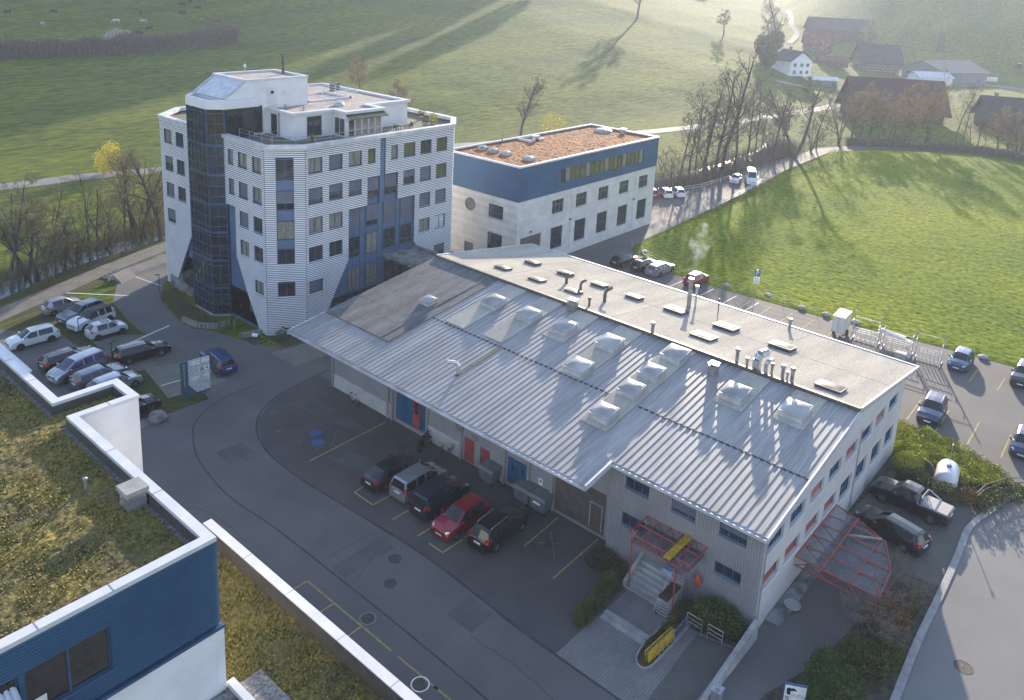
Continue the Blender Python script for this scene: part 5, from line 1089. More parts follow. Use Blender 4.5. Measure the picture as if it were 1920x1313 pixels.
tree('fork', 1487, 297, 130, 'large forked bare tree where the farm lane bends', group=gs, wscale=1.5, rz=1.0)
for a in (('multi', 1572, 272, 162, 'brown budding multi stemmed tree where lane meets meadow edge'), ('round', 1612, 258, 165, 'round golden brown tree in front of the dark barn'), ('round', 1596, 262, 170, 'golden brown tree at the left end of the dark barn'), ('birch', 1713, 278, 135, 'pale stemmed tall birch in front of the dark red barn roof'), ('birch', 1682, 268, 175, 'brownish birch left of the tall pale birch'), ('slim', 1790, 283, 152, 'slim tree between dark barn and right barn'), ('slim', 1803, 284, 165, 'second slim tree between the two barns'), ('alder', 1818, 286, 215, 'small bare tree at the left end of the right barn'), ('alder', 1830, 288, 200, 'bare tree before the gable of the right barn'), ('round', 1868, 290, 205, 'round bare tree in front of the right barn wall'), ('alder', 1893, 292, 215, 'bare tree before the right barn near the picture edge'), ('fork', 1908, 300, 185, 'bare tree at the right picture edge by the meadow'), ('slim', 1645, 272, 200, 'thin bare sapling in the shade of the dark barn'), ('slim', 1740, 275, 205, 'thin bare sapling right of the tall birch'), ('alder', 1845, 285, 222, 'leaning bare tree in front of the right barn middle')):
    tree(*a, group=ge)
for a in (('fruit', 1194, 36, -62, 'old bare fruit tree on the slope with long shadow'), ('fruit', 1357, 66, 12, 'small bare fruit tree standing alone on the right slope'), ('big', 1456, 92, -15, 'tall bare tree by the farm track near the white house'), ('multi', 1440, 96, 20, 'dense bare tree group left of the white house'), ('round', 1545, 112, 78, 'small brown tree between white house and timbered farmhouse'), ('round', 1632, 92, 38, 'bare tree before the great hazy barn'), ('multi', 395, 82, 25, 'reddish bare bush tree at the end of the field hedge'), ('multi', 440, 82, 32, 'second reddish bush tree on the hill pasture'), ('olive', 18, 88, 55, 'bare bush at left picture edge above the field hedge')): tree(*a, group=gh)
# dense dark trees by the farm and unseen ones added above the top edge to throw long shadows over the pasture
def evergreen(px, py, h, w_, label, group, kind='ivy', n=1500, ls=.9):
    p = march(px, py); o = thing('dense_tree', label, 'tree', p, group=group); b = MB(); t = MB(); t.tube((0, 0, -.3), (0, 0, h*.8), .35, .1, 7)
    for k in range(14): a = k*2.4; z = h*(.2+.05*k); t.tube((0, 0, z), (w_*.7*math.cos(a), w_*.7*math.sin(a), z+h*.08), .1, .03, 4)
    t.build('trunk', M['bark'], o)
    for _ in range(n): q = blob((0, 0, h*.56), (w_, w_, h*.46), .35); b.leaf(q, ls)
    b.build('crown', M[kind], o)
def blob(c, r, shell=.55):
    while True:
        v = Vector((random.uniform(-1, 1), random.uniform(-1, 1), random.uniform(-1, 1)))
        if shell < v.length < 1: break
    k = 1+.22*noise.noise(v*2.2+Vector(c)*.7)
    return Vector((c[0]+v.x*r[0]*k, c[1]+v.y*r[1]*k, max(.03+c[2]-r[2], c[2]+v.z*r[2]*k)))
for a in ((1436, 132, 9, 3.2, 'dark dense tree at the left wall of the white house'), (1428, 112, 10, 3.6, 'dark dense tree behind the left corner of the white house'), (1452, 100, 10, 3.6, 'dark dense tree rising behind the white house roof')): evergreen(*a, 'dark trees at the white house')
SHADE_TREES = [(1018, -12, 25), (968, -24, 26), (905, -30, 22), (1330, -24, 22)]+[(300+34*i, -34-(i*7 % 11), 23+(i*5 % 7)) for i in range(17)]
for px, py, h in SHADE_TREES: evergreen(px, py, h, 5.5+h % 2, 'unseen dense tree added for its shadow above the top picture edge', 'unseen trees added for their shadows', n=900, ls=2.1)

def leaves(b, n, size, fn):
    for _ in range(n): b.leaf(fn(), size)
def blob(c, r, shell=.55):
    while True:
        v = Vector((random.uniform(-1, 1), random.uniform(-1, 1), random.uniform(-1, 1)))
        if shell < v.length < 1: break
    k = 1+.22*noise.noise(v*2.2+Vector(c)*.7)
    return Vector((c[0]+v.x*r[0]*k, c[1]+v.y*r[1]*k, max(.03+c[2]-r[2], c[2]+v.z*r[2]*k)))
def shrub(name, label, cat, blobs, n, size, m, group=None, core=True, shell=.6):
    o = thing(name, label, cat, (blobs[0][0][0], blobs[0][0][1], 0), group=group, world=True); tot = sum(r[0]*r[1] for _, r in blobs)
    b = MB()
    for c, r in blobs: leaves(b, int(n*r[0]*r[1]/tot), size, lambda: blob(c, r, shell))
    b.build('foliage', M[m], o)
    t = MB()
    for c, r in blobs:
        for k in range(3): a = k*2.1; t.tube((c[0]+.1*r[0]*math.cos(a), c[1]+.1*r[1]*math.sin(a), 0), (c[0]+.5*r[0]*math.cos(a), c[1]+.5*r[1]*math.sin(a), c[2]+.3*r[2]), .035, .015, 5)
    t.build_each('stem', M['bark'], o); return o
def at0(px, py): v = at(px, py); return v.x, v.y
shrub('clipped_hedge', 'big rounded green hedge clump under the annex windows', 'hedge', [((38.9, 15.6, .75), (1.15, 1.5, .95)), ((38.6, 16.3, .7), (.9, .9, .9)), ((39.0, 14.8, .7), (.8, .8, .85))], 5200, .13, 'hedge')
shrub('hedge', 'narrow rounded hedge on the island left of the entrance paving', 'hedge', [((34.0, 21.5, .45), (.75, .62, .65)), ((34.9, 21.6, .4), (.6, .5, .6))], 2200, .11, 'ivy')
shrub('hedge', 'low green hedge between island hedge and entrance steps', 'hedge', [((36.0, 21.7, .4), (.85, .6, .6)), ((37.1, 21.9, .45), (.8, .6, .65))], 2400, .11, 'ivy')
shrub('shrub', 'yellowish green shrub bed beside the entrance steps', 'shrub', [((38.5, 22.5, .3), (.9, .9, .5)), ((39.2, 23.6, .25), (.7, 1.0, .4)), ((38.3, 23.6, .15), (.5, .8, .3))], 2800, .10, 'moss')
shrub('shrub', 'brown ivy strip behind the yellow board stack', 'shrub', [((35.2, 17.55, .25), (1.0, .35, .4)), ((36.8, 17.5, .3), (.9, .4, .45)), ((38.3, 17.6, .35), (.8, .4, .5))], 2200, .10, 'ivy')
for l, c, r, n, m_ in (('large dark bush beside the white logo sign', (38.2, 8.6, .8), (1.9, 1.7, 1.2), 5200, 'hedge'), ('dark bush between the logo sign and the garage ramp', (39.8, 9.6, .6), (1.5, 1.0, .9), 3000, 'hedge'), ('dark bush in the middle of the roadside bed', (41.9, 8.4, .6), (1.5, 1.4, .95), 3600, 'ivy'), ('twiggy brown bush at the kerb of the right road', (43.6, 7.6, .5), (1.5, .9, .8), 2600, 'ivy'), ('brown tangled bush under the outer canopy corner', (46.4, 8.3, .6), (1.5, 1.1, .9), 3000, 'rust'), ('low dark bush at the upper end of the roadside bed', (48.7, 7.9, .45), (1.3, .8, .7), 2200, 'ivy')):
    shrub('bush', l, 'bush', [(c, r)], n, .13, m_)
tree('multi', 1638, 1225, 0, 'bare shrub tree with upright twigs in the roadside bed', pos=Vector((43.8, 8.6, 0)), h=4.2, group='garden plants', wscale=1.3); tree('multi', 0, 0, 0, 'bare tangled shrub leaning towards the dark estate car', pos=Vector((48.4, 8.7, 0)), h=3.0, group='garden plants', wscale=1.6)
# bank behind the gable: ground-covering juniper, single bushes, roadside hedge
b = MB()
poly = [(65.9, 14.4), (71.2, 15.0), (71.2, 11.7), (69.5, 7.2), (68.4, 5.6), (66.5, 6.4), (64.8, 8.4), (66.4, 9.6), (66.2, 11.4), (66.0, 13.2)]
def inside(x, y):
    r = False
    for (a, c), (d, e) in zip(poly, poly[1:]+poly[:1]):
        if (c > y) != (e > y) and x < (d-a)*(y-c)/(e-c)+a: r = not r
    return r
k = 0
while k < 15000:
    x, y = random.uniform(64.5, 71.3), random.uniform(5.4, 15.1)
    if inside(x, y):
        h = .35+.45*noise.noise((x*.8, y*.8, 3))+.25*noise.noise((x*2.3, y*2.3, 8)); b.leaf((x, y, random.uniform(.25, 1)*max(.12, h+.25)), .15); k += 1
struct(b, 'juniper_ground_cover', M['juniper'], 'stuff')
sheet('bank_soil', poly, .03, M['soil'])
sheet('gable_bed', [(52.5, 13.78), (66, 13.78), (66.2, 9.5), (64.5, 8.3), (63.2, 8.2), (63.1, 13.2)], .022, M['soil'])
shrub('bush', 'bright round yellow green bush beside the gable corner', 'bush', [((64.2, 12.0, .6), (1.2, 1.3, .95))], 3600, .13, 'juniper')
shrub('bush', 'small yellow green bush between the pickup and the round bush', 'bush', [((62.4, 11.9, .4), (.9, .7, .7))], 1500, .12, 'moss')
shrub('hedge', 'brown green hedge between the pickup and white tank', 'hedge', [((61.9, 10.2, .6), (.8, 1.0, 1.0)), ((62.0, 9.0, .6), (.8, .9, .95)), ((62.7, 11.0, .55), (.7, .7, .85))], 3200, .13, 'ivy')
shrub('bush', 'rust coloured bush beside the white tank', 'bush', [((62.9, 7.7, .5), (.7, .8, .8))], 1500, .12, 'rust')
shrub('hedge', 'clipped dark hedge along the bend of the right road', 'hedge', [((63.0, 6.6, .45), (.9, .6, .7)), ((64.4, 6.0, .5), (1.0, .6, .75)), ((65.9, 5.2, .5), (1.0, .7, .8)), ((67.2, 4.2, .5), (1.0, .8, .8)), ((68.2, 3.0, .5), (.9, .9, .8))], 5200, .13, 'ivy')
shrub('bush', 'small clipped green bush at the foot of the striped tower', 'bush', [((42.7, 64.3, .45), (.55, .5, .7))], 900, .11, 'hedge')
shrub('yellow_bush', 'bright yellow blossoming bush left of the tower', 'bush', [((march(206, 325).x, march(206, 325).y, 2.6), (2.5, 2.3, 2.3)), ((march(196, 328).x, march(196, 328).y, 1.6), (1.6, 1.6, 1.5)), ((march(210, 328).x, march(210, 328).y, 4.4), (1.5, 1.4, 1.6))], 2000, .26, 'forsythia', shell=.2); shrub('yellow_bush', 'pale yellow blossoming bush behind the brown planted roof', 'bush', [((march(1035, 258).x, march(1035, 258).y, 3.0), (3.6, 3.2, 2.6))], 1500, .28, 'forsythia', shell=.3)
shrub('bush', 'rusty red bush beside the lane near the white cars', 'bush', [((*at0(1277, 352), .8), (1.1, 1.1, 1.0))], 700, .2, 'rust')
# underbrush along the stream, hedges in the fields
def brush(name, line_, wd, hmin, hmax, n, m_, tw=.05):
    b = MB(); pts = smoothline(line_, 8); seg = [(pts[i+1]-pts[i]).length for i in range(len(pts)-1)]; tot = sum(seg)
    for _ in range(n):
        t = random.random()*tot; i = 0
        while t > seg[i]: t -= seg[i]; i += 1
        p = pts[i].lerp(pts[i+1], t/seg[i]); d = (pts[i+1]-pts[i]).normalized(); o_ = random.gauss(0, .4)*wd; q = Vector((p.x-d.y*o_, p.y+d.x*o_)); z0 = H(q.x, q.y); h = random.uniform(hmin, hmax)*(1+.5*noise.noise((q.x*.2, q.y*.2, 1)))
        top = Vector((q.x+random.gauss(0, .35)*h*.6, q.y+random.gauss(0, .35)*h*.6, z0+h)); s = Vector((random.gauss(0, 1), random.gauss(0, 1), 0)).normalized()*tw*.5; base = Vector((q.x, q.y, z0))
        b.poly((base-s, base+s, top+s*.4, top-s*.4))
        for _ in range(2):
            f = random.uniform(.3, .8); m0 = base.lerp(top, f); e = m0+Vector((random.gauss(0, .4), random.gauss(0, .4), random.uniform(.1, .5)))*h*.5; b.poly((m0-s*.6, m0+s*.6, e+s*.3, e-s*.3))
    return b
struct(brush('u', [(-5, 78), (10, 88), (20, 93), (28, 97), (36, 100.5), (46, 103), (60, 106.5)], 4.0, .5, 2.2, 6000, 'twig'), 'underbrush', M['twig_olive'], 'stuff')
struct(brush('u', [(108, 76), (124, 72.3), (140, 69.6), (150, 69.8), (172, 70.5), (184, 71)], 4.0, .7, 3.0, 7000, 'twig', .07), 'underbrush', M['twig'], 'stuff')
def hedge_px(px_list, wd, h0, h1, n, label, m_, tw=.09, nm='field_hedge'):
    pts = [Vector((march(*p).x, march(*p).y)) for p in px_list]; b = brush('h', pts, wd, h0, h1, n, m_, tw); o = b.build(nm, M[m_]); tag(o, label, 'hedge')
hedge_px([(-60, 112), (40, 108), (140, 103), (240, 98), (320, 92), (385, 86), (440, 80)], 2.6, 1.5, 4.6, 16000, 'long dark bare hedge crossing the pasture below the cows', 'twig', .16)
hedge_px([(1588, 272), (1640, 274), (1700, 277), (1760, 281), (1820, 287), (1880, 296), (1960, 312)], 1.4, .7, 1.8, 9000, 'low dark hedge along the far edge of the bright meadow', 'twig', .1, 'meadow_hedge')
b = march(222, 82); shrub('blossom_bush', 'white blossoming bush in the field hedge', 'bush', [((b.x, b.y, b.z+2.2), (4.2, 2.6, 2.2))], 900, .42, 'blossom', shell=.2)
# ================================================================== SITE OBJECTS
# striped company sign
sg = thing('striped_sign', 'tall company sign with white stripes, blue side strip, parking symbol and arrow', 'sign', (30.2, 60.05, 0), math.atan2(-.25, 2.45))
SF = Face((0, 0), (1, 0), (0, -1)); SW, SH = 2.45, 3.42
b = MB(); SF.box(b, 0, SW, .25, SH, -.12, 0); SF.box(b, .3, .42, -.02, .25, -.1, -.03); SF.box(b, 2.0, 2.12, -.02, .25, -.1, -.03); b.build('board', M['bluewall'], sg)
b = MB(); z = .42
while z < SH-.03:
    u0_ = .62 if z > 1.25 else .62+(1.25-z)*.75; SF.box(b, u0_, SW, z, z+.062, .003, .03); z += .118
b.build('stripes', M['white_paint'], sg)
b = MB(); SF.quad(b, .8, 1.6, 2.92, 3.28, .034); SF.quad(b, 1.72, SW-.03, 2.92, 3.28, .034); SF.quad(b, 1.55, SW-.03, 2.2, 2.6, .034); SF.quad(b, .8, 1.6, 1.6, 1.9, .034); SF.quad(b, 1.72, SW-.03, 1.6, 1.9, .034); b.build_each('text_panel', M['white_paint'], sg)
b = MB(); SF.quad(b, 1.62, 1.66, 2.28, 2.55, .037)
def stroke(mb, face, pts, w_, d):
    for (a, c), (e, f) in zip(pts, pts[1:]):
        L = math.hypot(e-a, f-c); nx, nz = -(f-c)/L*w_/2, (e-a)/L*w_/2
        mb.poly([face.p(a+nx, c+nz, d), face.p(a-nx, c-nz, d), face.p(e-nx, f-nz, d), face.p(e+nx, f+nz, d)])
M['ink'] = mat('black_print', (.012, .014, .02), .6)
b = MB(); SF.quad(b, 1.62, 1.92, 2.26, 2.55, .036); pk = b.build('parking_symbol', M['ink'], sg); b = MB(); stroke(b, SF, [(1.71, 2.29), (1.71, 2.52)], .045, .039); stroke(b, SF, [(1.71, 2.50), (1.80, 2.50), (1.84, 2.46), (1.84, 2.43), (1.80, 2.39), (1.71, 2.39)], .035, .040); b.build('letter_p', M['white_paint'], pk)
b = MB(); stroke(b, SF, [(2.0, 2.41), (2.3, 2.41)], .05, .037); stroke(b, SF, [(2.17, 2.53), (2.31, 2.41), (2.17, 2.29)], .05, .038); b.build('arrow_symbol', M['ink'], sg)
b = MB(); stroke(b, SF, [(1.27, 3.14), (1.33, 3.06), (1.45, 3.22)], .03, .037); b.build('tick_symbol', M['bluesteel'], sg)
b = MB()
for z in (3.2, 3.1, 3.0, 1.85, 1.75, 1.65): SF.quad(b, 1.64, 1.69, z-.03, z+.03, .036)
b.build_each('direction_dot', M['ink'], sg)
b = MB()
for u0_, u1_, z in ((.84, 1.2, 3.12), (1.78, 2.3, 3.12), (.9, 1.5, 1.76), (1.8, 2.34, 1.76)): SF.quad(b, u0_, u1_, z-.012, z+.012, .038)
b.build_each('text_line', M['pipe'], sg)
b = MB(); SF.quad(b, .24, .34, 1.15, 2.75, .004); b.build('vertical_lettering', mat('faded_yellow', (.30, .26, .12), .6), sg); b = MB(); SF.quad(b, .24, .34, 2.85, 2.95, .004); SF.quad(b, .24, .34, 3.1, 3.18, .004); b.build_each('emblem', M['white_paint'], sg)
# logo sign at the lower right
ls = thing('logo_sign', 'white free standing sign with black bent logo and stripes in the roadside bed', 'sign', (36.4, 10.6, 0), math.atan2(-.9, .5))
b = MB(); SF.box(b, 0, 1.05, .1, 1.5, -.08, 0); b.build('board', M['white_paint'], ls); b = MB(); SF.box(b, -.05, 0, 0, 1.55, -.1, .02); SF.box(b, 1.05, 1.1, 0, 1.55, -.1, .02); SF.box(b, 0, 1.05, 1.5, 1.55, -.1, .02); b.build('frame', M['bluesteel'], ls)
b = MB(); L_ = lambda pts: b.poly([SF.p(u_, z, .003) for u_, z in pts])
L_([(.12, .92), (.30, .88), (.31, 1.12), (.12, 1.17)]); L_([(.09, 1.12), (.12, 1.27), (.24, 1.33), (.34, 1.25), (.31, 1.10)]); L_([(.30, 1.29), (.42, 1.33), (.56, 1.26), (.60, 1.13), (.52, 1.17), (.33, 1.14)])
for z in (.80, .67, .54): L_([(.07, z), (.28, z-.07), (.28, z-.13), (.07, z-.06)])
b.build('logo', M['ink'], ls); b = MB(); SF.quad(b, .42, .82, .96, .985, .003); SF.quad(b, .42, 1.0, .86, .875, .003); b.build_each('text_line', M['pipe'], ls)
# waste containers
def bin_(x, y, label, rz=0, plate=False):
    o = thing('waste_container', label, 'waste container', (x, y, 0), rz, 'grey waste containers at the hall wall')
    b = MB(); b.hexa([(-.42, -.58, .2), (.42, -.58, .2), (.42, .58, .2), (-.42, .58, .2), (-.52, -.68, 1.12), (.52, -.68, 1.12), (.52, .68, 1.12), (-.52, .68, 1.12)]); b.box(-.56, -.72, 1.08, .56, .72, 1.15); b.build('tub', mat('grey_plastic', (.12, .135, .145), .5), o)
    b = MB(); b.hexa([(-.58, -.72, 1.155), (.58, -.72, 1.155), (.58, .72, 1.155), (-.58, .72, 1.155), (-.45, -.70, 1.34), (.55, -.70, 1.38), (.55, .70, 1.38), (-.45, .70, 1.34)]); b.build('lid', mat('grey_lid', (.14, .155, .165), .45), o)
    for a in (-.35, .35):
        for c in (-.5, .5):
            b = MB(); b.tube((a, c-.04, .1), (a, c+.04, .1), .1, .1, 10); b.bar((a, c, .1), (a, c, .22), .05); b.build('wheel', M['rubber'], o)
    if plate: b = MB(); b.hexa([(-.515, -.3, .75), (-.50, -.3, .75), (-.50, .3, .75), (-.515, .3, .75), (-.535, -.3, .95), (-.52, -.3, .95), (-.52, .3, .95), (-.535, .3, .95)]); b.build('label_plate', M['white_paint'], o)
bin_(40.05, 34.3, 'grey waste container standing before the second red door'); bin_(40.1, 31.0, 'grey waste container left of its twin at the blue double door'); bin_(40.1, 29.55, 'grey waste container with white plate next to the garage door', 0, True)
# bicycles and motorbike
def bike(x, y, rz, label, m_):
    o = thing('bicycle', label, 'bicycle', (x, y, 0), R(rz), 'bicycles at the hall wall'); o.rotation_euler.x = R(7)
    for wx_ in (-.52, .52):
        b = MB(); n = 18
        for i in range(n): b.tube((wx_+.34*math.cos(2*math.pi*i/n), 0, .35+.34*math.sin(2*math.pi*i/n)), (wx_+.34*math.cos(2*math.pi*(i+1)/n), 0, .35+.34*math.sin(2*math.pi*(i+1)/n)), .022, .022, 5, False)
        for i in range(6): b.tube((wx_, 0, .35), (wx_+.33*math.cos(i*1.047), 0, .35+.33*math.sin(i*1.047)), .006, .006, 3)
        b.build('wheel', M['rubber'], o)
    b = MB(); P_ = {'bb': (-.06, 0, .3), 'st': (-.2, 0, .82), 'hd': (.36, 0, .86), 'rw': (-.52, 0, .35), 'fw': (.52, 0, .35)}
    for a, c in (('bb', 'st'), ('st', 'hd'), ('bb', 'hd'), ('bb', 'rw'), ('rw', 'st'), ('hd', 'fw')): b.tube(P_[a], P_[c], .022, .02, 6)
    b.build('frame', m_, o)
    b = MB(); b.hexa([(-.34, -.08, .9), (-.1, -.03, .92), (-.1, .03, .92), (-.34, .08, .9), (-.34, -.08, .95), (-.1, -.03, .96), (-.1, .03, .96), (-.34, .08, .95)]); b.bar((-.2, 0, .8), (-.22, 0, .91), .025); b.build('saddle', M['blackplastic'], o)
    b = MB(); b.path([(.33, 0, .88), (.34, 0, 1.02), (.34, 0, 1.03)], .018); b.path([(.26, -.3, 1.04), (.35, -.1, 1.03), (.35, .1, 1.03), (.26, .3, 1.04)], .018); b.build('handlebar', M['blackplastic'], o)
bike(40.1, 49.8, -97, 'pale bicycle leaning on the left end of the hall wall', M['whitemetal']); bike(39.6, 39.1, 25, 'red bicycle standing in front of another bicycle', PR); bike(40.1, 38.5, 15, 'black bicycle leaning against the hall wall by the red door', PB)
mo = thing('motorbike', 'black and red motorbike parked at the blue hall gate', 'motorbike', (39.75, 40.75, 0), R(12)); mo.rotation_euler.x = R(-8)
for wx_ in (-.7, .7): b = MB(); b.lathe((0, 0, 0), [(.2, -.07), (.29, -.08), (.32, -.03), (.32, .03), (.29, .08), (.2, .07)], 18); b.v = [(wx_+x, z, .32+y) for x, y, z in b.v]; b.build('wheel', M['rubber'], mo)
b = MB(); b.hexa([(-.1, -.16, .75), (.42, -.13, .8), (.42, .13, .8), (-.1, .16, .75), (-.05, -.14, 1.0), (.3, -.1, 1.02), (.3, .1, 1.02), (-.05, .14, 1.0)]); b.hexa([(-.35, -.18, .3), (.35, -.18, .3), (.35, .18, .3), (-.35, .18, .3), (-.3, -.16, .72), (.35, -.14, .75), (.35, .14, .75), (-.3, .16, .72)]); b.hexa([(.45, -.15, .75), (.8, -.1, .8), (.8, .1, .8), (.45, .15, .75), (.42, -.16, 1.1), (.62, -.1, 1.15), (.62, .1, 1.15), (.42, .16, 1.1)]); b.tube((.5, 0, .95), (.7, 0, .33), .05, .04); b.tube((-.3, 0, .45), (-.7, 0, .33), .05, .04); b.build('body', PB, mo)
b = MB(); b.hexa([(-.75, -.12, .9), (-.1, -.16, .78), (-.1, .16, .78), (-.75, .12, .9), (-.78, -.08, .98), (-.1, -.13, .88), (-.1, .13, .88), (-.78, .08, .98)]); b.build('seat', M['blackplastic'], mo); b = MB(); b.path([(.38, -.36, 1.08), (.46, -.12, 1.1), (.46, .12, 1.1), (.38, .36, 1.08)], .02); b.build('handlebar', M['steel'], mo); b = MB(); b.lathe((-.8, 0, .82), [(.001, -.06), (.06, -.04), (.07, .03), (.001, .06)], 8); b.build('tail_light', M['taillamp'], mo); b = MB(); b.hexa([(.3, -.5, 1.1), (.36, -.5, 1.1), (.36, -.36, 1.1), (.3, -.36, 1.1), (.3, -.5, 1.2), (.36, -.5, 1.2), (.36, -.36, 1.2), (.3, -.36, 1.2)]); b.build('mirror', M['headlamp'], mo)
# entrance steps, red space-frame canopy, scaffold
st = thing('entrance_steps', 'grey concrete entrance steps below the red framed canopy', 'steps', (39.3, 19.7, 0), world=True)
b = MB()
for k in range(6): b.box(37.95+.33*k, 18.35, 0, 38.28+.33*k if k < 5 else 39.88, 21.2, .17*(k+1))
b.build('treads', M['concrete'], st); b = MB(); b.hexa([(38.0, 21.2, 0), (39.88, 21.2, 0), (39.88, 21.42, 0), (38.0, 21.42, 0), (38.0, 21.2, .35), (39.88, 21.2, 1.35), (39.88, 21.42, 1.35), (38.0, 21.42, .35)]); b.hexa([(38.0, 18.13, 0), (39.88, 18.13, 0), (39.88, 18.35, 0), (38.0, 18.35, 0), (38.0, 18.13, .35), (39.88, 18.13, 1.35), (39.88, 18.35, 1.35), (38.0, 18.35, .35)]); b.build_each('side_wall', M['concrete'], st)
b = MB(); b.box(34.85, 17.95, 0, 35.2, 20.9, .12); b.box(35.2, 17.95, 0, 35.55, 20.9, .22); o = b.build('kerb_step', M['concrete']); tag(o, 'pair of low pale steps across the entrance paving', 'steps')
fc = thing('entrance_canopy', 'red steel space frame canopy over the entrance steps', 'canopy', (38.8, 19.1, 0), world=True)
X0, X1, Y0, Y1, ZT_ = 37.75, 39.85, 17.1, 21.15, 4.05
b = MB(); r_ = .042
top = [(x, y, ZT_) for x in (X0, (X0+X1)/2, X1) for y in (Y0, Y1)]
for x in (X0, (X0+X1)/2, X1): b.tube((x, Y0, ZT_), (x, Y1, ZT_), r_)
N_ = 5
for i in range(N_+1): y = Y0+(Y1-Y0)*i/N_; b.tube((X0, y, ZT_), (X1, y, ZT_), r_)
for xb in (X0+.12, X1-.12): b.tube((xb, Y0+.2, 3.4), (xb, Y1-.2, 3.4), r_)
for xt, xb in ((X0, X0+.12), (X1, X1-.12), ((X0+X1)/2, X0+.12), ((X0+X1)/2, X1-.12)):
    for i in range(N_):
        ya, yb, yc = Y0+(Y1-Y0)*i/N_, Y0+(Y1-Y0)*(i+1)/N_, Y0+(Y1-Y0)*(i+.5)/N_; b.tube((xt, ya, ZT_), (xb, yc, 3.4), .026); b.tube((xt, yb, ZT_), (xb, yc, 3.4), .026)
for y in (Y0+.2, Y1-.2): b.tube((X0+.12, y, 3.4), (X1-.12, y, 3.4), r_)
b.build('space_frame', M['redsteel'], fc)
for y in (Y0+.9, Y1-.15): b = MB(); b.tube((38.05, y, 0), (X0+.14, y, 3.4), .055); b.build('post', M['redsteel'], fc)
M['canopyglass'] = mat('canopy_glass', (.36, .38, .42), .12, var=.1, trans=.75)
b = MB(); b.box(X0+.06, Y0+.06, 3.52, X1-.06, Y1-.06, 3.545); b.build('glass_roof', M['canopyglass'], fc)
b = MB(); b.hexa([(37.2, 18.1, 4.12), (40.0, 18.1, 4.12), (40.0, 18.52, 4.12), (37.2, 18.52, 4.12), (37.2, 18.1, 4.2), (40.0, 18.1, 4.2), (40.0, 18.52, 4.2), (37.2, 18.52, 4.2)]); M['plank'] = mat('yellow_plank', (.52, .33, .012), .6, scale=3, var=.2); o = tag(b.build('yellow_plank', M['plank']), 'yellow scaffold plank lying across the top of the red canopy', 'plank')
b = MB(); 
for k in range(6): b.box(37.5+.42*k, 18.28, 4.2, 37.56+.42*k, 18.34, 4.206)
b.build('plank_holes', M['dark'], o)
sc = thing('scaffold_tower', 'low aluminium rolling scaffold with brown platform beside the steps', 'scaffold', (38.2, 18.35, 0), world=True)
b = MB()
for x in (37.45, 39.05):
    for y in (18.0, 18.72): b.tube((x, y, .08), (x, y, 2.15 if x > 38 else 1.3), .03)
    n = 9 if x > 38 else 6
    for i in range(n): z = .2+.21*i; b.tube((x, 18.0, z), (x, 18.72, z), .02)
for y in (18.0, 18.72): b.tube((37.45, y, .25), (39.05, y, 1.2), .02); b.tube((37.45, y, .25), (39.05, y, .25), .02); b.tube((37.45, y, 1.2), (39.05, y, 1.2), .02)
b.tube((37.5, 18.9, .1), (39.0, 18.75, 2.0), .022); b.build('frame', M['steel'], sc); b = MB(); b.box(37.42, 18.05, 1.22, 38.2, 18.67, 1.27); b.box(38.25, 18.05, 1.22, 39.05, 18.67, 1.27); b.build_each('platform', mat('brown_deck', (.06, .035, .03), .8), sc)
for x in (37.45, 39.05):
    for y in (18.0, 18.72): b = MB(); b.tube((x-.02, y, .07), (x+.02, y, .07), .07, .07, 8); b.build('wheel', M['rubber'], sc)
b = MB(); b.hexa([(39.0, 18.7, 1.55), (39.75, 18.75, 1.5), (39.7, 19.6, 1.5), (39.05, 19.5, 1.55), (39.1, 18.8, 1.75), (39.65, 18.85, 1.7), (39.6, 19.45, 1.7), (39.15, 19.4, 1.75)]); o = tag(b.build('tool_box', mat('pale_blue_plastic', (.30, .36, .55), .5)), 'pale blue box lying on the rear of the scaffold', 'box')
b = MB(); leaves(b, 0, .1, None)
for i in range(5):
    for j in range(8):
        pass
b.lathe((39.6, 17.35, 1.75), [(.001, -.4), (.14, -.34), (.24, -.1), (.22, .15), (.13, .32), (.04, .5), (.001, .52)], 14); b.v = [(x+.05*noise.noise((x*4, y*4, z*4)), y+.05*noise.noise((x*4, z*4, y)), z) for x, y, z in b.v]; tag(b.build('tarpaulin_bundle', mat('orange_red_tarp', (.45, .06, .035), .5), smooth=True), 'orange red tarpaulin bundle hanging at the canopy corner', 'tarpaulin')
# island with yellow boards and a ladder
b = MB(); pts = smoothline([(37.9, 17.95), (36, 17.95), (34.6, 17.95), (33.75, 17.75), (33.45, 17.3), (33.7, 16.95), (34.6, 16.85), (36.5, 16.8), (38, 16.8)], 5); z0 = .0
for a, c in zip(pts, pts[1:]): b.bar((a.x, a.y, .06), (c.x, c.y, .06), .1, .14)
tag(b.build('island_kerb', M['stone']), 'rounded kerb ring of the planting island with yellow boards', 'kerb'); b = MB(); b.poly([(p.x, p.y, .05) for p in pts]); struct(b, 'island_soil', M['moss'])
ys_ = thing('board_stack', 'yellow scaffold boards standing on edge on the planting island', 'board stack', (35.2, 17.1, 0), R(-4))
for k in range(3): b = MB(); b.hexa([(-1.25, -.12+.09*k, .12), (1.3, -.12+.09*k, .12), (1.3, -.06+.09*k, .12), (-1.25, -.06+.09*k, .12), (-1.25, -.02+.09*k, .7), (1.3, -.02+.09*k, .7), (1.3, .04+.09*k, .7), (-1.25, .04+.09*k, .7)]); b.build('board', M['plank'] if k != 1 else M['bark_pale'], ys_)
b = MB()
for k in range(4): b.bar((-.4+.4*k, -.3, 0), (-.4+.4*k, -.1, .5), .04)
b.bar((-.4, -.3, .08), (.8, -.3, .08), .04); b.build('support_frame', M['steel'], ys_)
ld = thing('ladder', 'violet grey ladder lying on edge behind the yellow boards', 'ladder', (37.1, 16.85, 0), R(-2))
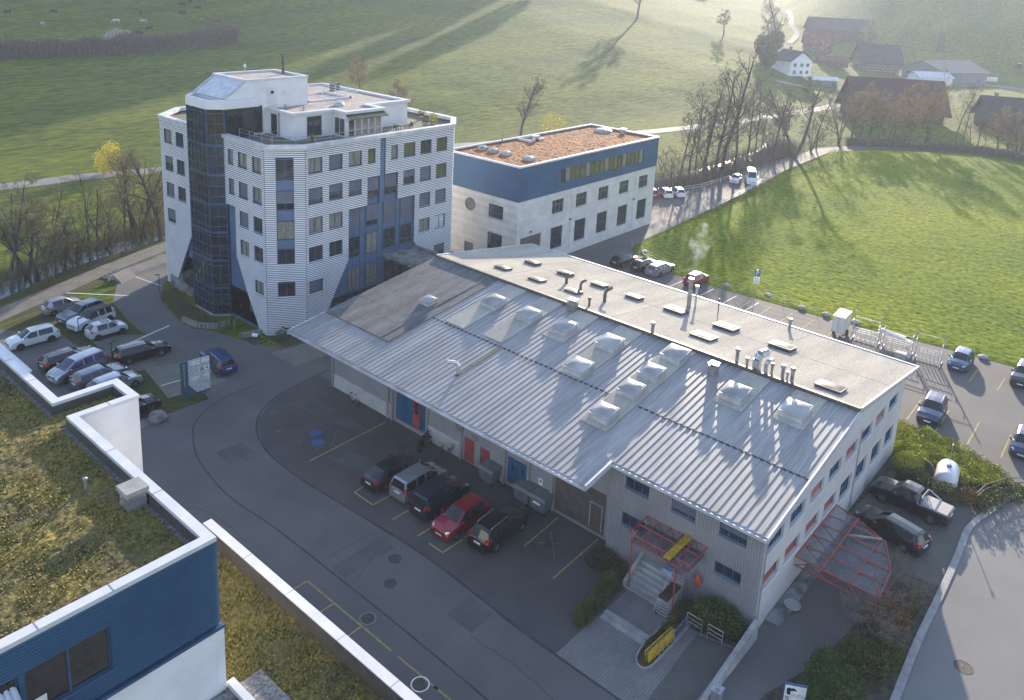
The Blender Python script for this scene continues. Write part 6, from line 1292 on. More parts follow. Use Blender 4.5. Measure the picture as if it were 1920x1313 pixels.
b = MB(); b.bar((-.8, 0, .12), (.85, 0, .25), .05); b.bar((-.8, .08, .55), (.85, .1, .7), .05)
for k in range(7): b.bar((-.7+.23*k, 0, .13), (-.68+.23*k, .08, .57), .03)
b.build('frame', mat('violet_metal', (.26, .25, .38), .5, .3), ld)
for k, (x, ya, yb, l) in enumerate(((38.0, 16.0, 16.95, 'steel hoop rail before the clipped hedge, left of two'), (38.05, 14.75, 15.65, 'steel hoop rail before the clipped hedge, right of two'))):
    b = MB(); b.path([(x-.15, ya, 0), (x-.15, ya, .95), (x-.15, yb, .95), (x-.15, yb, 0)], .025); b.tube((x-.15, ya, .65), (x-.15, yb, .65), .02); b.tube((x-.15, ya, .4), (x-.15, yb, .4), .02); tag(b.build('hoop_rail', M['steel']), l, 'rail', 'hoop rails')
b = MB(); b.hexa([(33.2, 13.55, 0), (39.8, 13.5, 0), (39.8, 13.78, 0), (33.2, 13.83, 0), (33.2, 13.55, .35), (39.8, 13.5, 1.25), (39.8, 13.78, 1.25), (33.2, 13.83, .35)]); tag(b.build('retaining_wall', M['concrete']), 'sloping pale concrete retaining wall beside the garage ramp', 'wall')
b = MB(); b.box(34.0, 13.0, 0, 34.5, 13.45, .9); b.box(33.95, 12.95, .9, 34.55, 13.5, .96); b.box(34.1, 13.1, .96, 34.25, 13.3, 1.1); tag(b.build('letter_box', M['steel']), 'small grey meter box at the foot of the retaining wall', 'box')
b = MB(); b.hexa([(41.5, 12.9, 0), (52, 12.9, 0), (52, 13.74, 0), (41.5, 13.74, 0), (41.5, 12.9, .12), (52, 12.9, .12), (52, 13.74, .14), (41.5, 13.74, .14)]); tag(b.build('wall_gutter', M['concrete_dark']), 'concrete strip along the foot of the gable wall', 'drain')
b = MB(); b.lathe((43.6, 13.0, .12), [(.42, 0), (.5, .12), (.42, .12), (.38, .04), (.001, .03)], 18); tag(b.build('drain_basin', M['concrete']), 'round concrete drain basin at the gable wall foot', 'basin')
# red framed glass canopy over the garage ramp
rc = thing('ramp_canopy', 'red steel framed glass canopy over the garage ramp at the gable wall', 'canopy', (48.5, 11.5, 0), world=True)
PT = [(45.2, 13.72), (52.2, 13.72), (51.6, 12.0), (50.6, 10.1), (48.1, 9.0), (45.2, 8.8)]; zt = 2.25; b = MB()
ed = [(*p, zt) for p in PT]
for a, c in zip(ed, ed[1:]+ed[:1]): b.tube(a, c, .05)
b.tube((45.2, 12.1, zt+.12), (51.65, 12.1, zt+.12), .05)
for x in (46.6, 48.0, 49.4, 50.7): b.tube((x, 13.72, zt), (x, 12.1, zt+.12), .04); yo = 8.9+max(0, x-48.1)*.45; b.tube((x, 12.1, zt+.12), (x, yo, zt), .04)
for y in (10.4,): b.tube((45.2, y, zt+.04), (50.7, y, zt+.04), .035)
lw = [(45.2, 13.72, 1.65), (45.2, 8.8, 1.65)]; b.tube(*lw, .05)
for k in range(5): ya, yb = 13.72-.985*k, 13.72-.985*(k+1); b.tube((45.2, ya, zt if k % 2 else 1.65), (45.2, yb, 1.65 if k % 2 else zt), .03)
for x in (46.6, 48.0, 49.4): b.tube((x, 12.1, zt+.1), (x, 12.1, 1.5), .035); b.tube((x, 12.1, 1.5), (x, 10.0, zt), .03); b.tube((x, 12.1, 1.5), (x, 13.7, zt), .03)
b.tube((45.2, 12.1, 1.5), (50.5, 12.1, 1.5), .035); b.build('truss_frame', M['redsteel'], rc)
b = MB(); b.poly([(x, y, zt-.045) for x, y in ((45.25, 12.1), (51.6, 12.1), (50.55, 10.15), (48.1, 9.06), (45.25, 8.86))]); b.poly([(x, y, zt-.045) for x, y in ((45.25, 13.68), (52.1, 13.68), (51.6, 12.16), (45.25, 12.16))]); b.build_each('glass_roof', M['canopyglass'], rc)
b = MB(); b.bar((49.4, 12.0, zt+.14), (50.6, 10.3, zt+.08), .12, .1); b.build('yellow_lath', M['curtain'], rc)
for p in ((46.0, 9.1), (50.4, 10.3)): b = MB(); b.tube((*p, 0), (*p, zt), .05); b.build('post', M['redsteel'], rc)
# propane tank, bank fence, posts
tk = thing('gas_tank', 'white cylindrical gas tank lying in the juniper bank', 'tank', (64.4, 9.5, 0), R(8))
b = MB(); b.lathe((0, 0, 0), [(.001, -1.6), (.35, -1.55), (.6, -1.4), (.75, -1.15), (.8, -.9), (.8, .9), (.75, 1.15), (.6, 1.4), (.35, 1.55), (.001, 1.6)], 22); b.v = [(z, y, .72+x) for x, y, z in b.v]; b.build('shell', M['whitemetal'], tk, smooth=True)
for x in (-.6, .6): b = MB(); b.box(x-.12, -.5, 0, x+.12, .5, .2); b.build('saddle', M['concrete'], tk)
b = MB(); b.lathe((0, 0, 1.48), [(.2, 0), (.2, .12), (.18, .14), (.001, .15)], 12); b.build('valve_cap', M['bluesteel'], tk)
b = MB(); b.tube((65.1, 9.6, 0), (65.1, 9.6, 2.95), .035); b.tube((64.95, 9.6, 2.95), (65.25, 9.6, 2.95), .05); tag(b.build('vent_post', M['steel']), 'thin grey post standing beside the white tank', 'post')
fn = thing('timber_screen', 'weathered timber screen between round bush and white tank', 'screen', (64.0, 10.7, 0), R(35))
for k in range(5): b = MB(); b.box(-.75+.3*k, -.05, 0, -.48+.3*k, .02, 1.35+.1*math.sin(k)); b.build('board', M['bark_pale'], fn)
def post_fence(name, label, pts, h, rails_, m_, cat='fence', r=.03, each=2.4, thick=None):
    o = thing(name, label, cat, (pts[0][0], pts[0][1], 0), world=True); k = 0
    for a, c in zip(pts, pts[1:]):
        a, c = Vector(a), Vector(c); L = (c-a).length; n = max(1, int(L/each))
        for i in range(n+1 if c == Vector(pts[-1]) else n): p = a+(c-a)*i/n; b = MB(); z0 = H(p.x, p.y); b.tube((p.x, p.y, z0), (p.x, p.y, z0+h), r, r, 6); b.build('post', m_, o)
    for z in rails_:
        b = MB(); b.path([(p[0], p[1], H(*p)+z) for p in pts], thick or r*.8, 5); b.build('rail', m_, o)
    return o
post_fence('bank_fence', 'low timber rail fence behind the roadside hedge', [(63.0, 7.3), (65.0, 7.0), (67.2, 6.0), (69.0, 4.2)], .9, (.45, .85), M['bark_pale'], r=.05)
post_fence('guard_rail', 'white tubular guard rail on the stream side of the lane', [(127.5, 67.2), (132.3, 66.2), (139, 65.9), (143, 66.0)], .95, (.5, .9), M['whitemetal'], 'guard rail', r=.05); post_fence('guard_rail', 'white tubular guard rail between lane and bright meadow', [(122.7, 58.15), (129.7, 58.95), (136, 59.4), (145, 60.5)], .95, (.4, .65, .9), M['whitemetal'], 'guard rail', r=.05)
post_fence('wire_fence', 'thin wire fence between the lane and the bright meadow', [(93.5, 56.3), (97.1, 56.5), (106.9, 57.3), (117, 58.0), (122, 58.2)], 1.1, (.3, .7, 1.05), M['steel'], r=.022, each=3.4, thick=.008)
post_fence('wire_fence', 'thin wire fence on the meadow side of the rear car park', [(92.3, 54), (89.4, 46.5), (89.6, 37), (89.9, 29)], 1.0, (.3, .65, .98), M['steel'], r=.022, each=3, thick=.008)
post_fence('path_fence', 'sparse post fence along the stream path left of the tower', [(31.5, 92.9), (35, 94.6), (39.2, 96.6), (43, 97.8)], 1.2, (1.15,), M['bark_pale'], r=.04, each=3.5, thick=.02)
def lamp(x, y, h, label, heads=1, rz=0):
    o = thing('path_lamp', label, 'lamp', (x, y, 0), R(rz), 'path lamps'); b = MB(); b.tube((0, 0, 0), (0, 0, h), .045, .04, 8); b.build('pole', M['bluesteel'], o)
    for s in ((1,) if heads == 1 else (1, -1)): b = MB(); b.hexa([(0, -.09, h-.02), (.42*s, -.09, h+.03), (.42*s, .09, h+.03), (0, .09, h-.02), (0, -.09, h+.06), (.42*s, -.09, h+.1), (.42*s, .09, h+.1), (0, .09, h+.06)]); b.build('lamp_head', M['blackplastic'], o)
lamp(29.3, 78.0, 1.8, 'slim dark path lamp in front of the white off-road car'); lamp(29.3, 70.9, 1.8, 'double headed dark path lamp left of the black estate car', 2, 20); lamp(40.0, 83.3, 2.1, 'dark path lamp at the left foot of the tower', 1, 180); lamp(42.2, 62.7, 1.9, 'dark path lamp in the bed before the striped tower corner', 2, 120)
for x, y, l in ((41.0, 66.3, 'small white sign plate on the lawn left of the tower corner'), (44.2, 62.8, 'small white sign plate in the bed right of the path lamp')):
    o = thing('plant_sign', l, 'sign', (x, y, 0), R(-60)); b = MB(); b.hexa([(-.3, -.03, .25), (.3, -.03, .25), (.3, .03, .25), (-.3, .03, .25), (-.3, .12, .5), (.3, .12, .5), (.3, .16, .5), (-.3, .16, .5)]); b.build('plate', M['white_paint'], o); b = MB(); b.bar((0, .03, 0), (0, .06, .3), .04); b.build('stake', M['steel'], o)
b = MB(); b.lathe((27.4, 58.6, 0), [(.75, 0), (.8, .25), (.62, .55), (.3, .7), (.001, .72)], 9); b.v = [(x+.12*noise.noise((x*2, y*2, z)), y+.12*noise.noise((y*2, z*2, x)), z) for x, y, z in b.v]; tag(b.build('boulder', M['concrete_dark']), 'grey boulder lying on the river pebbles', 'boulder')
o = thing('parking_sign', 'blue and white parking sign on tall pole at the meadow edge', 'sign', (83.5, 34.0, 0), R(-50)); b = MB(); b.tube((0, 0, 0), (0, 0, 5.6), .04); b.build('pole', M['steel'], o); b = MB(); SF.box(b, -.32, .32, 4.95, 5.6, .04, .07); q_ = b.build('parking_plate', M['blue_paint'], o); b = MB(); stroke(b, SF, [(-.1, 5.05), (-.1, 5.5)], .09, .075); stroke(b, SF, [(-.1, 5.46), (.08, 5.46), (.16, 5.36), (.08, 5.26), (-.1, 5.26)], .07, .076); b.build('letter_p', M['white_paint'], q_); b = MB(); SF.box(b, -.34, .34, 4.05, 4.8, .04, .07); q_ = b.build('text_plate', M['white_paint'], o); b = MB()
for z in (4.6, 4.42, 4.24): SF.quad(b, -.22, .22, z-.025, z+.025, .073)
b.build_each('text_line', M['pipe'], q_)
# gabion slope and low walls at the tower
b = MB(); pts = [(38.2, 88.5), (40.4, 89.5), (42.5, 90.0), (46, 90.6)]
for (a, c), (d, e) in zip(pts, pts[1:]): b.hexa([(a, c, 0), (d, e, 0), (d-.2, e+1.6, 0), (a-.2, c+1.6, 0), (a-.1, c+.5, .3), (d-.1, e+.5, .3), (d-.3, e+1.6, .7), (a-.3, c+1.6, .7)])
M['gridstone'] = pattern('planted_grid_wall', 'b', (.32, .30, .27), (.05, .05, .04), 2.2, rot=R(20), mortar=.1, row=.5, width=.5); tag(b.build('grid_stone_bank', M['gridstone']), 'curved bank of grid stones left of the tower', 'bank')
b = MB()
for _ in range(900): t = random.random(); i = min(2, int(t*3)); f = t*3-i; p = Vector(pts[i]).lerp(Vector(pts[i+1]), f); b.lathe((p.x-.4+random.uniform(-.6, .5), p.y+2.4+random.uniform(-.9, .9), .06), [(.001, -.1), (random.uniform(.1, .2), 0), (.001, .12)], 5)
struct(b, 'bank_stones', M['gravel'], 'stuff')
b = MB(); 
for a, c in (((37.9, 74.6), (38.2, 72.2)), ((38.2, 72.2), (39.3, 70.9)), ((39.3, 70.9), (40.9, 70.8))): b.hexa([(a[0], a[1], 0), (c[0], c[1], 0), (c[0]+.3, c[1]+.12, 0), (a[0]+.3, a[1]+.12, 0), (a[0], a[1], .55), (c[0], c[1], .55), (c[0]+.3, c[1]+.12, .55), (a[0]+.3, a[1]+.12, .55)])
tag(b.build('stone_wall', M['gridstone']), 'low block wall around the lawn before the glass stair tower', 'wall')
b = MB(); b.hexa([(40.05, 67.2, 0), (42.0, 66.6, 0), (42.05, 66.9, 0), (40.1, 67.5, 0), (40.05, 67.2, .5), (42.0, 66.6, .5), (42.05, 66.9, .5), (40.1, 67.5, .5)]); tag(b.build('stone_wall', M['gridstone']), 'low block wall left of the small square lawn', 'wall')
b = MB()
for a, c in (((41.7, 65.1), (41.75, 62.5)), ((41.75, 62.5), (45, 62.2)), ((45, 62.2), (50, 61.9)), ((40.15, 65.1), (41.6, 65.2))): b.bar((*a, .05), (*c, .05), .12, .16)
tag(b.build('bed_edging', M['bark_pale']), 'pale edging around the beds at the tower foot', 'edging')
b = MB(); b.path([(40.9, 69.6, 0), (40.9, 69.6, .9), (42.6, 70.4, .9), (42.6, 70.4, 0)], .025); b.path([(40.9, 69.9, 0), (40.9, 69.9, .9), (42.6, 70.7, .9), (42.6, 70.7, 0)], .025); tag(b.build('stair_handrail', M['steel']), 'pair of steel handrails at the tower side entrance', 'handrail')
# roof terrace of the tower
for x, y, r_, l in ((64.3, 66.0, .5, 'leafy green pot plant at the right corner of the roof terrace'), (65.6, 67.4, .45, 'yellow green plant behind the corner plant on the roof terrace'), (66.2, 70.0, .5, 'round shrub by the right parapet of the roof terrace'), (62.2, 65.2, .4, 'small dark plant at the terrace railing end'), (48.0, 66.2, .35, 'low plant on the terrace before the penthouse corner')):
    o = thing('terrace_plant', l, 'plant', (x, y, 18.72), group='plants on the roof terrace'); b = MB(); b.lathe((0, 0, 0), [(.001, 0), (.2, 0), (.27, .35), (.22, .35), (.001, .33)], 10); b.build('pot', M['brick'] if 'brick' in M else M['bark_pale'], o); b = MB(); leaves(b, 160, .16, lambda: blob((0, 0, .35+r_), (r_, r_, r_), .3)); b.build('foliage', M['juniper' if 'yellow' in l or 'leafy' in l else 'hedge'], o)
o = thing('terrace_table', 'dark table on the roof terrace beside the conservatory', 'table', (59.6, 65.9, 18.72)); b = MB(); b.box(-.7, -.4, .70, .7, .4, .75); b.build('table_top', M['bark'], o)
for a in (-.6, .6):
    for c in (-.32, .32): b = MB(); b.box(a-.03, c-.03, 0, a+.03, c+.03, .70); b.build('leg', M['bark'], o)
for x, y, rz, l in ((58.6, 65.9, 0, 'dark chair at the conservatory end of the terrace table'), (60.65, 65.9, 180, 'dark chair at the outer end of the terrace table')):
    o = thing('terrace_chair', l, 'chair', (x, y, 18.72), R(rz), 'chairs on the roof terrace'); b = MB(); b.box(-.22, -.22, .42, .22, .22, .46); b.build('seat', M['bark'], o); b = MB(); b.box(-.24, -.22, .46, -.19, .22, .9); b.build('backrest', M['bark'], o)
    for a in (-.19, .19):
        for c in (-.19, .19): b = MB(); b.box(a-.02, c-.02, 0, a+.02, c+.02, .42); b.build('leg', M['bark'], o)
# rear lot: box trailer and metal racks
tr = thing('box_trailer', 'small white box trailer parked at the meadow edge', 'trailer', (86.6, 25.3, 0), R(4))
b = MB(); b.box(-1.3, -.62, .55, 1.3, .62, 2.3); b.build('box', M['whitemetal'], tr); b = MB(); b.box(-1.33, -.65, 2.3, 1.33, .65, 2.36)
for a in (-.6, .0, .6): b.box(a-.02, -.65, 2.36, a+.02, .65, 2.375)
b.build('roof', M['whitemetal'], tr); b = MB(); b.box(-1.335, -.02, .6, -1.325, .02, 2.25); b.box(-1.34, -.6, .56, -1.30, .6, .62); b.build('rear_door_trim', M['steel'], tr)
for s in (1, -1): b = MB(); b.tube((0, s*.7-.1, .32), (0, s*.7+.1, .32), .32, .32, 14); b.build('wheel', M['rubber'], tr)
b = MB(); b.bar((1.3, -.3, .45), (2.3, 0, .45), .07); b.bar((1.3, .3, .45), (2.3, 0, .45), .07); b.bar((2.2, 0, .45), (2.2, 0, 0), .06); b.bar((-1.2, -.5, .5), (1.3, -.5, .5), .08); b.bar((-1.2, .5, .5), (1.3, .5, .5), .08); b.build('drawbar', M['steel'], tr)
def rack(name, label, x, y, L, h, fork, seed):
    rnd = random.Random(seed); o = thing(name, label, 'rack', (x, y, 0), R(-86), 'metal racks on the meadow edge'); b = MB()
    for s in (0, L):
        b.bar((s, -.9, .05), (s, .9, .05), .09); b.bar((s, 0, 0), (s, 0, h), .09); b.bar((s, -.8, .05), (s, 0, h*.75), .05)
        for z in (.9, 1.6, 2.3):
            if z < h: b.bar((s, 0, z), (s, -.85, z+.08), .06)
    b.bar((0, 0, .15), (L, 0, .15), .07); b.bar((0, 0, h*.8), (L, 0, h*.8), .05); b.build('rack_frame', M['steel'], o)
    for k in range(fork):
        f = MB(); xx = .3+(L-.6)*k/max(1, fork-1); f.bar((xx, -.2, .2), (xx+.1, -.5+rnd.uniform(-.1, .1), rnd.uniform(1.1, 1.8)), .055); f.bar((xx, .3, .1), (xx+.1, .35, rnd.uniform(.8, 1.5)), .05); f.bar((xx, -.2, .25), (xx, .3, .2), .045); f.build('prong', M['whitemetal'], o)
    for k in range(3): f = MB(); f.bar((rnd.uniform(0, .6), -.3-.2*k, 1.0+.3*k), (L-rnd.uniform(0, .5), -.35-.2*k, 1.05+.3*k), .05); f.build('stored_bar', M['steel'], o)
    return o
rack('metal_rack', 'metal rack with upright prongs next to the box trailer', 86.3, 23.9, 2.6, 3.2, 5, 1); rack('metal_rack', 'metal rack with long bars, middle one of the racks', 86.3, 20.8, 2.8, 2.5, 5, 2); rack('metal_rack', 'metal rack with ladder like prongs beside the steel blue car', 86.2, 17.6, 2.4, 3.5, 6, 3)
b = MB(); b.bar((88.6, 22.0, .9), (88.2, 18.6, .8), .5, .12); b.bar((88.8, 22.0, 1.05), (88.5, 19.2, 1.0), .25, .1)
for y in (21.6, 19.0): b.bar((88.4, y, 0), (88.4, y, .8), .08)
tag(b.build('profile_stack', M['whitemetal']), 'white metal profiles laid on trestles behind the racks', 'profiles')
b = MB(); b.hexa([(84.6, 18.1, .0), (85.4, 18.1, .0), (85.4, 19.1, .0), (84.6, 19.1, .0), (84.6, 18.1, .7), (85.4, 18.1, .7), (85.4, 19.1, .7), (84.6, 19.1, .7)]); b.bar((84.5, 18, .73), (84.5, 19.2, .73), .06); b.bar((85.5, 18, .73), (85.5, 19.2, .73), .06); tag(b.build('tool_chest', M['steel']), 'grey metal chest standing in front of the racks', 'chest')
for k, (x, y) in enumerate(((90.3, 31), (90.4, 28.2), (90.8, 25), (90.2, 40.5), (93.3, 54.2), (91.6, 12.4), (91, 35.4), (90.2, 44.0))):
    b = MB(); b.lathe((x, y, .1), [(.5, 0), (.48, .15), (.2, .28), (.001, .3)], 8); b.v = [(a+.1*noise.noise((a*3, c*3, 0)), c+.1*noise.noise((c*3, a*3, 1)), z) for a, c, z in b.v]; tag(b.build('rock', M['stone']), 'pale rock at the border of rear car park and meadow', 'rock', 'rocks along the meadow border')
# steam above the hall chimney
b = MB(); b.lathe((0, 0, 0), [(.001, 0), (.25, .2), (.55, 1.0), (.75, 2.0), (1.0, 3.2), (.9, 4.2), (.4, 5.0), (.001, 5.3)], 12); b.v = [(x+.35*noise.noise((x, y, z*.7))+.16*z, y+.35*noise.noise((y, z*.7, x))-.05*z, z) for x, y, z in b.v]
sm = bpy.data.materials.new('steam'); sm.use_nodes = True; t = sm.node_tree; t.nodes.remove(t.nodes['Principled BSDF']); pv = t.nodes.new('ShaderNodeVolumePrincipled'); pv.inputs['Color'].default_value = (1, 1, 1, 1); n = t.nodes.new('ShaderNodeTexNoise'); n.inputs['Scale'].default_value = 1.1; n.inputs['Detail'].default_value = 3; tc = t.nodes.new('ShaderNodeTexCoord'); t.links.new(tc.outputs['Object'], n.inputs['Vector']); mr = t.nodes.new('ShaderNodeMapRange'); mr.inputs[1].default_value = .48; mr.inputs[2].default_value = .75; mr.inputs[4].default_value = .55; t.links.new(n.outputs['Fac'], mr.inputs[0]); t.links.new(mr.outputs[0], pv.inputs['Density']); t.links.new(pv.outputs[0], t.nodes['Material Output'].inputs['Volume'])
o = b.build('steam', sm, loc=(63.9, 32.0, zf(63.9)+2.75)); o['kind'] = 'stuff'

# ================================================================== FARM AND PASTURE
M['darktile'] = mat('dark_roof_tiles', (.045, .04, .045), .8, scale=.5, var=.2); M['redtile'] = mat('dark_red_roof_tiles', (.085, .032, .03), .8, scale=.4, col2=(.06, .032, .035), fine=.2, fscale=3); M['brick'] = mat('red_brown_tiles', (.16, .055, .04), .8, scale=.6, var=.2); M['barnwood'] = mat('barn_boards', (.09, .07, .055), .85, scale=1.5, var=.25, stretch=(3, 3, .2)); M['greyboard'] = mat('grey_green_boards', (.16, .19, .20), .8, scale=1, var=.12, stretch=(3, 3, .2)); M['brownroof'] = mat('brown_sheet_roof', (.20, .14, .12), .6, scale=.5, var=.1); M['paleroof'] = mat('pale_sheet_roof', (.5, .52, .56), .5, scale=1); M['halftimber'] = mat('brown_plaster', (.16, .12, .10), .85, scale=1)
def gable(name, label, cat, px, py, rz, L, W, he, hr, wall, roof, wins=(), ends=(), chim=None, over=.6, hip=0, pos=None, fm='whitemetal', z=None):
    p = pos or march(px, py); o = thing(name, label, cat, (p.x, p.y, p.z-.3 if z is None else z), R(rz))
    he += .3; hr += .3; b = MB()
    for (a, c), (d, e) in (((-1, -1), (1, -1)), ((1, -1), (1, 1)), ((1, 1), (-1, 1)), ((-1, 1), (-1, -1))): b.quad((a*L/2, c*W/2, 0), (d*L/2, e*W/2, 0), (d*L/2, e*W/2, he), (a*L/2, c*W/2, he))
    if not hip:
        for s in (1, -1): b.poly([(s*L/2, -W/2, he), (s*L/2, W/2, he), (s*L/2, 0, hr-.1)])
    b.build('wall', wall, o); b = MB(); k = (hr-he)/(W/2); ye = W/2+over; zo = he-k*over; xr = L/2+over-hip
    for s in (1, -1):
        b.hexa([(-L/2-over, s*ye, zo), (L/2+over, s*ye, zo), (xr, 0, hr), (-xr, 0, hr), (-L/2-over, s*ye, zo+.22), (L/2+over, s*ye, zo+.22), (xr, 0, hr+.22), (-xr, 0, hr+.22)])
        if hip: b.poly([(s*(L/2+over), -ye, zo+.2), (s*(L/2+over), ye, zo+.2), (s*xr, 0, hr+.22)])
    ro = b.build('roof', roof, o)
    if chim: b = MB(); x, y, h = chim; b.box(x-.4, y-.4, hr-1.2, x+.4, y+.4, hr+h); b.box(x-.5, y-.5, hr+h, x+.5, y+.5, hr+h+.15); b.build('chimney', M['halftimber'], ro)
    fa = {'f': Face((0, -W/2), (1, 0), (0, -1)), 'e': Face((-L/2, 0), (0, -1), (-1, 0)), 'g': Face((L/2, 0), (0, 1), (1, 0))}
    for side, u, z0, w_, h_ in wins:
        F_ = fa[side]; q = MB(); F_.quad(q, u-w_/2, u+w_/2, z0, z0+h_, .03); wo = q.build('window', M['glass'], o); q = MB(); F_.box(q, u-w_/2-.1, u-w_/2, z0-.1, z0+h_+.1, .01, .07); F_.box(q, u+w_/2, u+w_/2+.1, z0-.1, z0+h_+.1, .01, .07); F_.box(q, u-w_/2, u+w_/2, z0+h_, z0+h_+.1, .01, .07); F_.box(q, u-w_/2, u+w_/2, z0-.1, z0, .01, .07); F_.box(q, u-.03, u+.03, z0, z0+h_, .031, .06); q.build('frame', M[fm], wo)
    return o
gable('farmhouse', 'white two storey house with dark roof and chimney beside the farm track', 'house', 1482, 139, 62, 11, 10, 5.6, 9.0, M['white'], M['darktile'], [('e', -3, .9, 1.3, 1.3), ('e', .2, .9, 1.3, 1.3), ('e', 3, .9, 1.3, 1.3), ('e', -3, 3.6, 1.3, 1.3), ('e', .2, 3.6, 1.3, 1.3), ('e', 3, 3.6, 1.3, 1.3), ('f', -3, 3.6, 1.3, 1.3), ('f', 2, 3.6, 1.3, 1.3)], chim=(1, .5, 1.4))
gable('farmhouse', 'timber framed farmhouse with broad dark roof and small white windows', 'house', 1640, 133, -52, 17, 13, 5.0, 12.0, M['halftimber'], M['darktile'], [('f', -5+2.4*i, .9, 1.2, 1.3) for i in range(5)]+[('f', -4+2.6*i, 3.4, 1.2, 1.2) for i in range(4)]+[('e', -3.6+2.4*i, 3.2, 1.1, 1.2) for i in range(4)]+[('e', -1.2, 6.6, 1.0, 1.1), ('e', 1.2, 6.6, 1.0, 1.1), ('e', -3.6, .8, 1.1, 1.2), ('e', 3.2, .8, 1.1, 1.2)], over=1.2)
gable('great_barn', 'great hazy blue grey barn at the foot of the shaded hill', 'barn', 1572, 70, -56, 33, 15, 4.6, 10.2, M['barnwood'], M['darktile'], over=1.2)
gable('farmhouse', 'small red roofed house before the great hazy barn', 'house', 1530, 96, -62, 12, 10, 4, 9.5, M['halftimber'], M['brick'], [('f', -2, 1, 1.1, 1.2), ('f', 2, 1, 1.1, 1.2)], over=.8)
gable('shed', 'low brown shed left of the timber framed farmhouse', 'shed', 1560, 124, -54, 12, 6, 2.4, 4.2, M['barnwood'], M['brick'])
nb = gable('modern_barn', 'modern cattle barn with brown sheet roof and grey boarded gable', 'barn', 1768, 150, -28, 26, 22, 4.6, 8.4, M['greyboard'], M['brownroof'], [('e', -7+3.5*i, .8, 2.6, 2.4) for i in range(5)], over=1.0, fm='frame')
p = march(1762, 112); b = MB(); b.lathe((p.x+10, p.y+3, p.z-1), [(1.6, 0), (1.6, 13.5), (1.5, 14), (.8, 14.8), (.001, 15)], 16); tag(b.build('silo', M['barnwood'], smooth=True), 'round dark silo rising behind the modern cattle barn', 'silo')
gable('old_barn', 'large old barn with dark red tiled roof beyond the meadow', 'barn', 1668, 222, -53, 25, 13.5, 4.0, 11.6, M['barnwood'], M['redtile'], [('f', -9+3*i, .8, 1.2, 1.2) for i in range(7)], over=1.5)
gable('low_shed', 'low pale roofed shed left of the old red roofed barn', 'shed', 1541, 160, -52, 9, 6, 2.2, 3.0, M['greyboard'], M['paleroof']); gable('low_shed', 'pale roofed lean-to behind the right end of the old barn', 'shed', 1742, 158, -40, 15, 8, 3.2, 5.0, M['white'], M['paleroof'])
gable('right_barn', 'dark barn with chimney cut by the right picture edge', 'barn', 1908, 245, -62, 20, 12, 4.0, 9.0, M['barnwood'], M['darktile'], [('f', -6+3*i, 1, 1.2, 1.2) for i in range(4)], chim=(-7, .5, 1.0), over=1.2)
p = march(1838, 152)
b = MB()
for k in range(4): b.lathe((p.x+1.5*k, p.y-1.6*k, p.z), [(1.0, 0), (1.1, .2), (1.1, 1.6), (1.0, 1.8), (.001, 1.85)], 12)
for q_ in b.build_each('wrapped_bale', M['white_paint']): tag(q_, 'white wrapped bale in the row beside the cattle barn', 'bale', 'wrapped bales')
p = march(1908, 128); tc_ = thing('tractor', 'blue tractor parked on the field edge at right', 'tractor', p, R(40)); b = MB(); b.box(-.6, -.5, .8, 2.0, .5, 1.6); b.build('bonnet', PBL, tc_); b = MB(); b.box(-1.4, -.7, 1.0, -.3, .7, 2.3); b.build('cab', M['carglass'], tc_); b = MB(); b.box(-1.5, -.8, 2.3, -.2, .8, 2.45); b.build('cab_roof', M['whitemetal'], tc_)
for x, y, r_ in ((-.9, .85, .85), (-.9, -.85, .85), (1.5, .7, .5), (1.5, -.7, .5)): b = MB(); b.tube((x, y-.18, r_), (x, y+.18, r_), r_, r_, 16); b.build('wheel', M['rubber'], tc_)
p1, p2 = march(1480, 158), march(1660, 232); ribbon('farm_lane', smoothline([(march(1440, 150).x, march(1440, 150).y), (march(1500, 160).x, march(1500, 160).y), (march(1556, 163).x, march(1556, 163).y)]), 5, .06, M['asphalt_road']); ribbon('barn_yard', smoothline([(march(1700, 163).x, march(1700, 163).y), (march(1780, 161).x, march(1780, 161).y), (march(1850, 160).x, march(1850, 160).y), (march(1960, 176).x, march(1960, 176).y)]), 9, .06, M['asphalt'])
post_fence('pasture_fence', 'timber rail fence right of the farm lane bend', [(188, 70), (196, 68), (206, 63.5)], 1.2, (.5, 1.0), M['bark_pale'], r=.06)
b = MB(); pts = [march(*q) for q in ((1258, 24), (1275, 19), (1287, 14), (1294, 4))]
for a, c in zip(pts, pts[1:]):
    for k in range(5): f = k/5; q = a.lerp(c, f); b.lathe((q.x, q.y, q.z), [(.6, 0), (.55, .25), (.001, .4)], 6)
for q_ in b.build_each('field_stone', M['white_paint']): tag(q_, 'white stone in the curved line on the upper slope', 'stone', 'white stones on the slope')
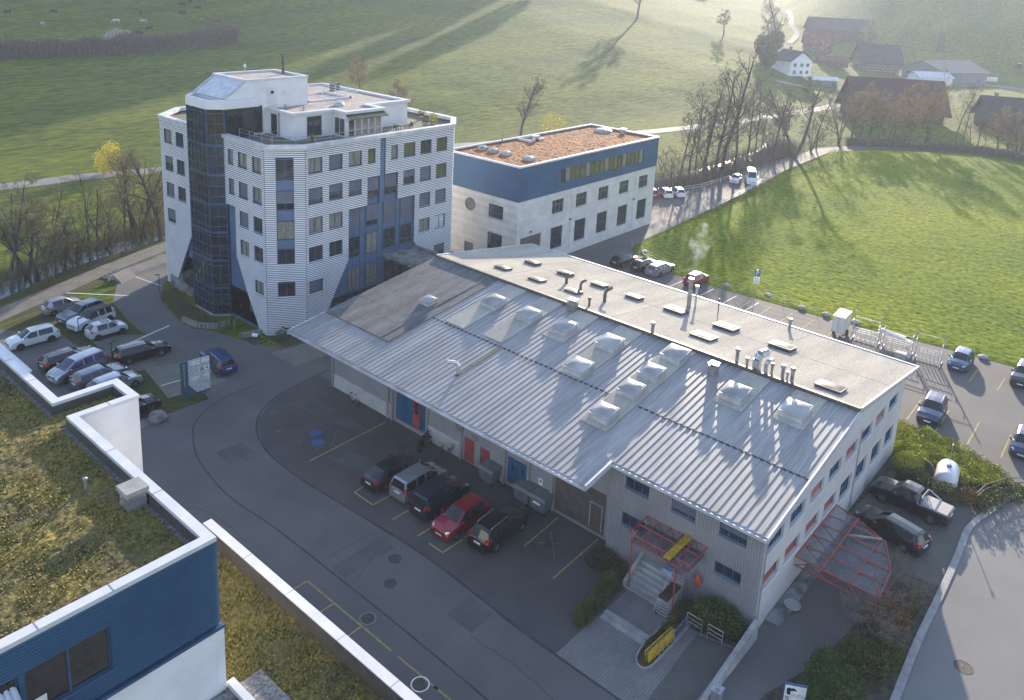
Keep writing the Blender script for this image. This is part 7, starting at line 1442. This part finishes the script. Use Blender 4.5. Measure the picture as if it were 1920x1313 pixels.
# cows
def cow(px, py, rz, label, m_, lying=False):
    p = march(px, py); o = thing('cow', label, 'cow', p, R(rz), 'cows on the hill pasture'); b = MB()
    rings = [(-1.15, 1.15, .12, .16), (-1.0, 1.12, .30, .34), (-.6, 1.05, .36, .40), (0, 1.0, .40, .45), (.55, 1.03, .34, .42), (.85, 1.08, .24, .32), (1.1, .95, .17, .22), (1.35, .62, .14, .18), (1.5, .42, .15, .15), (1.68, .2, .09, .09)]
    n = 10; k = 0
    for x, z, wy, hz in rings:
        for i in range(n): a = 2*math.pi*i/n; b.v.append((x, wy*math.cos(a), z+hz*math.sin(a)))
    for j in range(len(rings)-1):
        for i in range(n): b.f.append((j*n+i, j*n+(i+1) % n, (j+1)*n+(i+1) % n, (j+1)*n+i)); b.m.append(0)
    b.f.append(tuple(range(n))); b.m.append(0); b.f.append(tuple(reversed(range((len(rings)-1)*n, len(rings)*n)))); b.m.append(0)
    for x, y in ((-.85, .2), (-.85, -.2), (.62, .2), (.62, -.2)): b.tube((x, y, .95), (x-.05, y, .45), .15, .08, 6); b.tube((x-.05, y, .45), (x, y, 0), .08, .06, 6)
    b.tube((-1.12, 0, 1.2), (-1.25, 0, .5), .04, .03, 5); b.build('body', m_, o)
MC = mat('black_hide', (.01, .01, .012), .8); MW = mat('pale_hide', (.5, .47, .42), .8); MP = mat('pied_hide', (.55, .53, .5), .8, scale=1.6, col2=(.02, .02, .02))
for a in ((14, 28, 180, 'black cow at the left picture edge of the pasture', MC), (101, 27, 160, 'black cow grazing second from the left', MC), (81, 50, 100, 'small pied cow below the two left cows', MP), (218, 44, 170, 'whitish cow standing left of the group of three', MW), (264, 29, 60, 'black cow uppermost of the middle group', MC), (269, 45, 150, 'black and white pied cow in the middle group', MP), (280, 58, 190, 'black cow right below the pied cow', MC), (261, 67, 0, 'black cow nearest to the long hedge', MC), (341, 12, 120, 'black cow left in the upper right group', MC), (356, 5, 30, 'black cow at the top picture edge', MC), (342, 29, 10, 'black cow lowest of the upper right group', MC), (371, 20, 150, 'black cow right in the upper right group near the reddish bush', MC)): cow(*a)
# thin air haze over the valley
b = MB(); b.box(-1000, -1000, -2, 2400, 2000, 185); hz = bpy.data.materials.new('haze'); hz.use_nodes = True; t = hz.node_tree; t.nodes.remove(t.nodes['Principled BSDF']); pv = t.nodes.new('ShaderNodeVolumePrincipled'); pv.inputs['Color'].default_value = (.72, .82, 1, 1); pv.inputs['Density'].default_value = .00029; pv.inputs['Anisotropy'].default_value = .36; t.links.new(pv.outputs[0], t.nodes['Material Output'].inputs['Volume'])
struct(b, 'haze', hz, 'stuff')
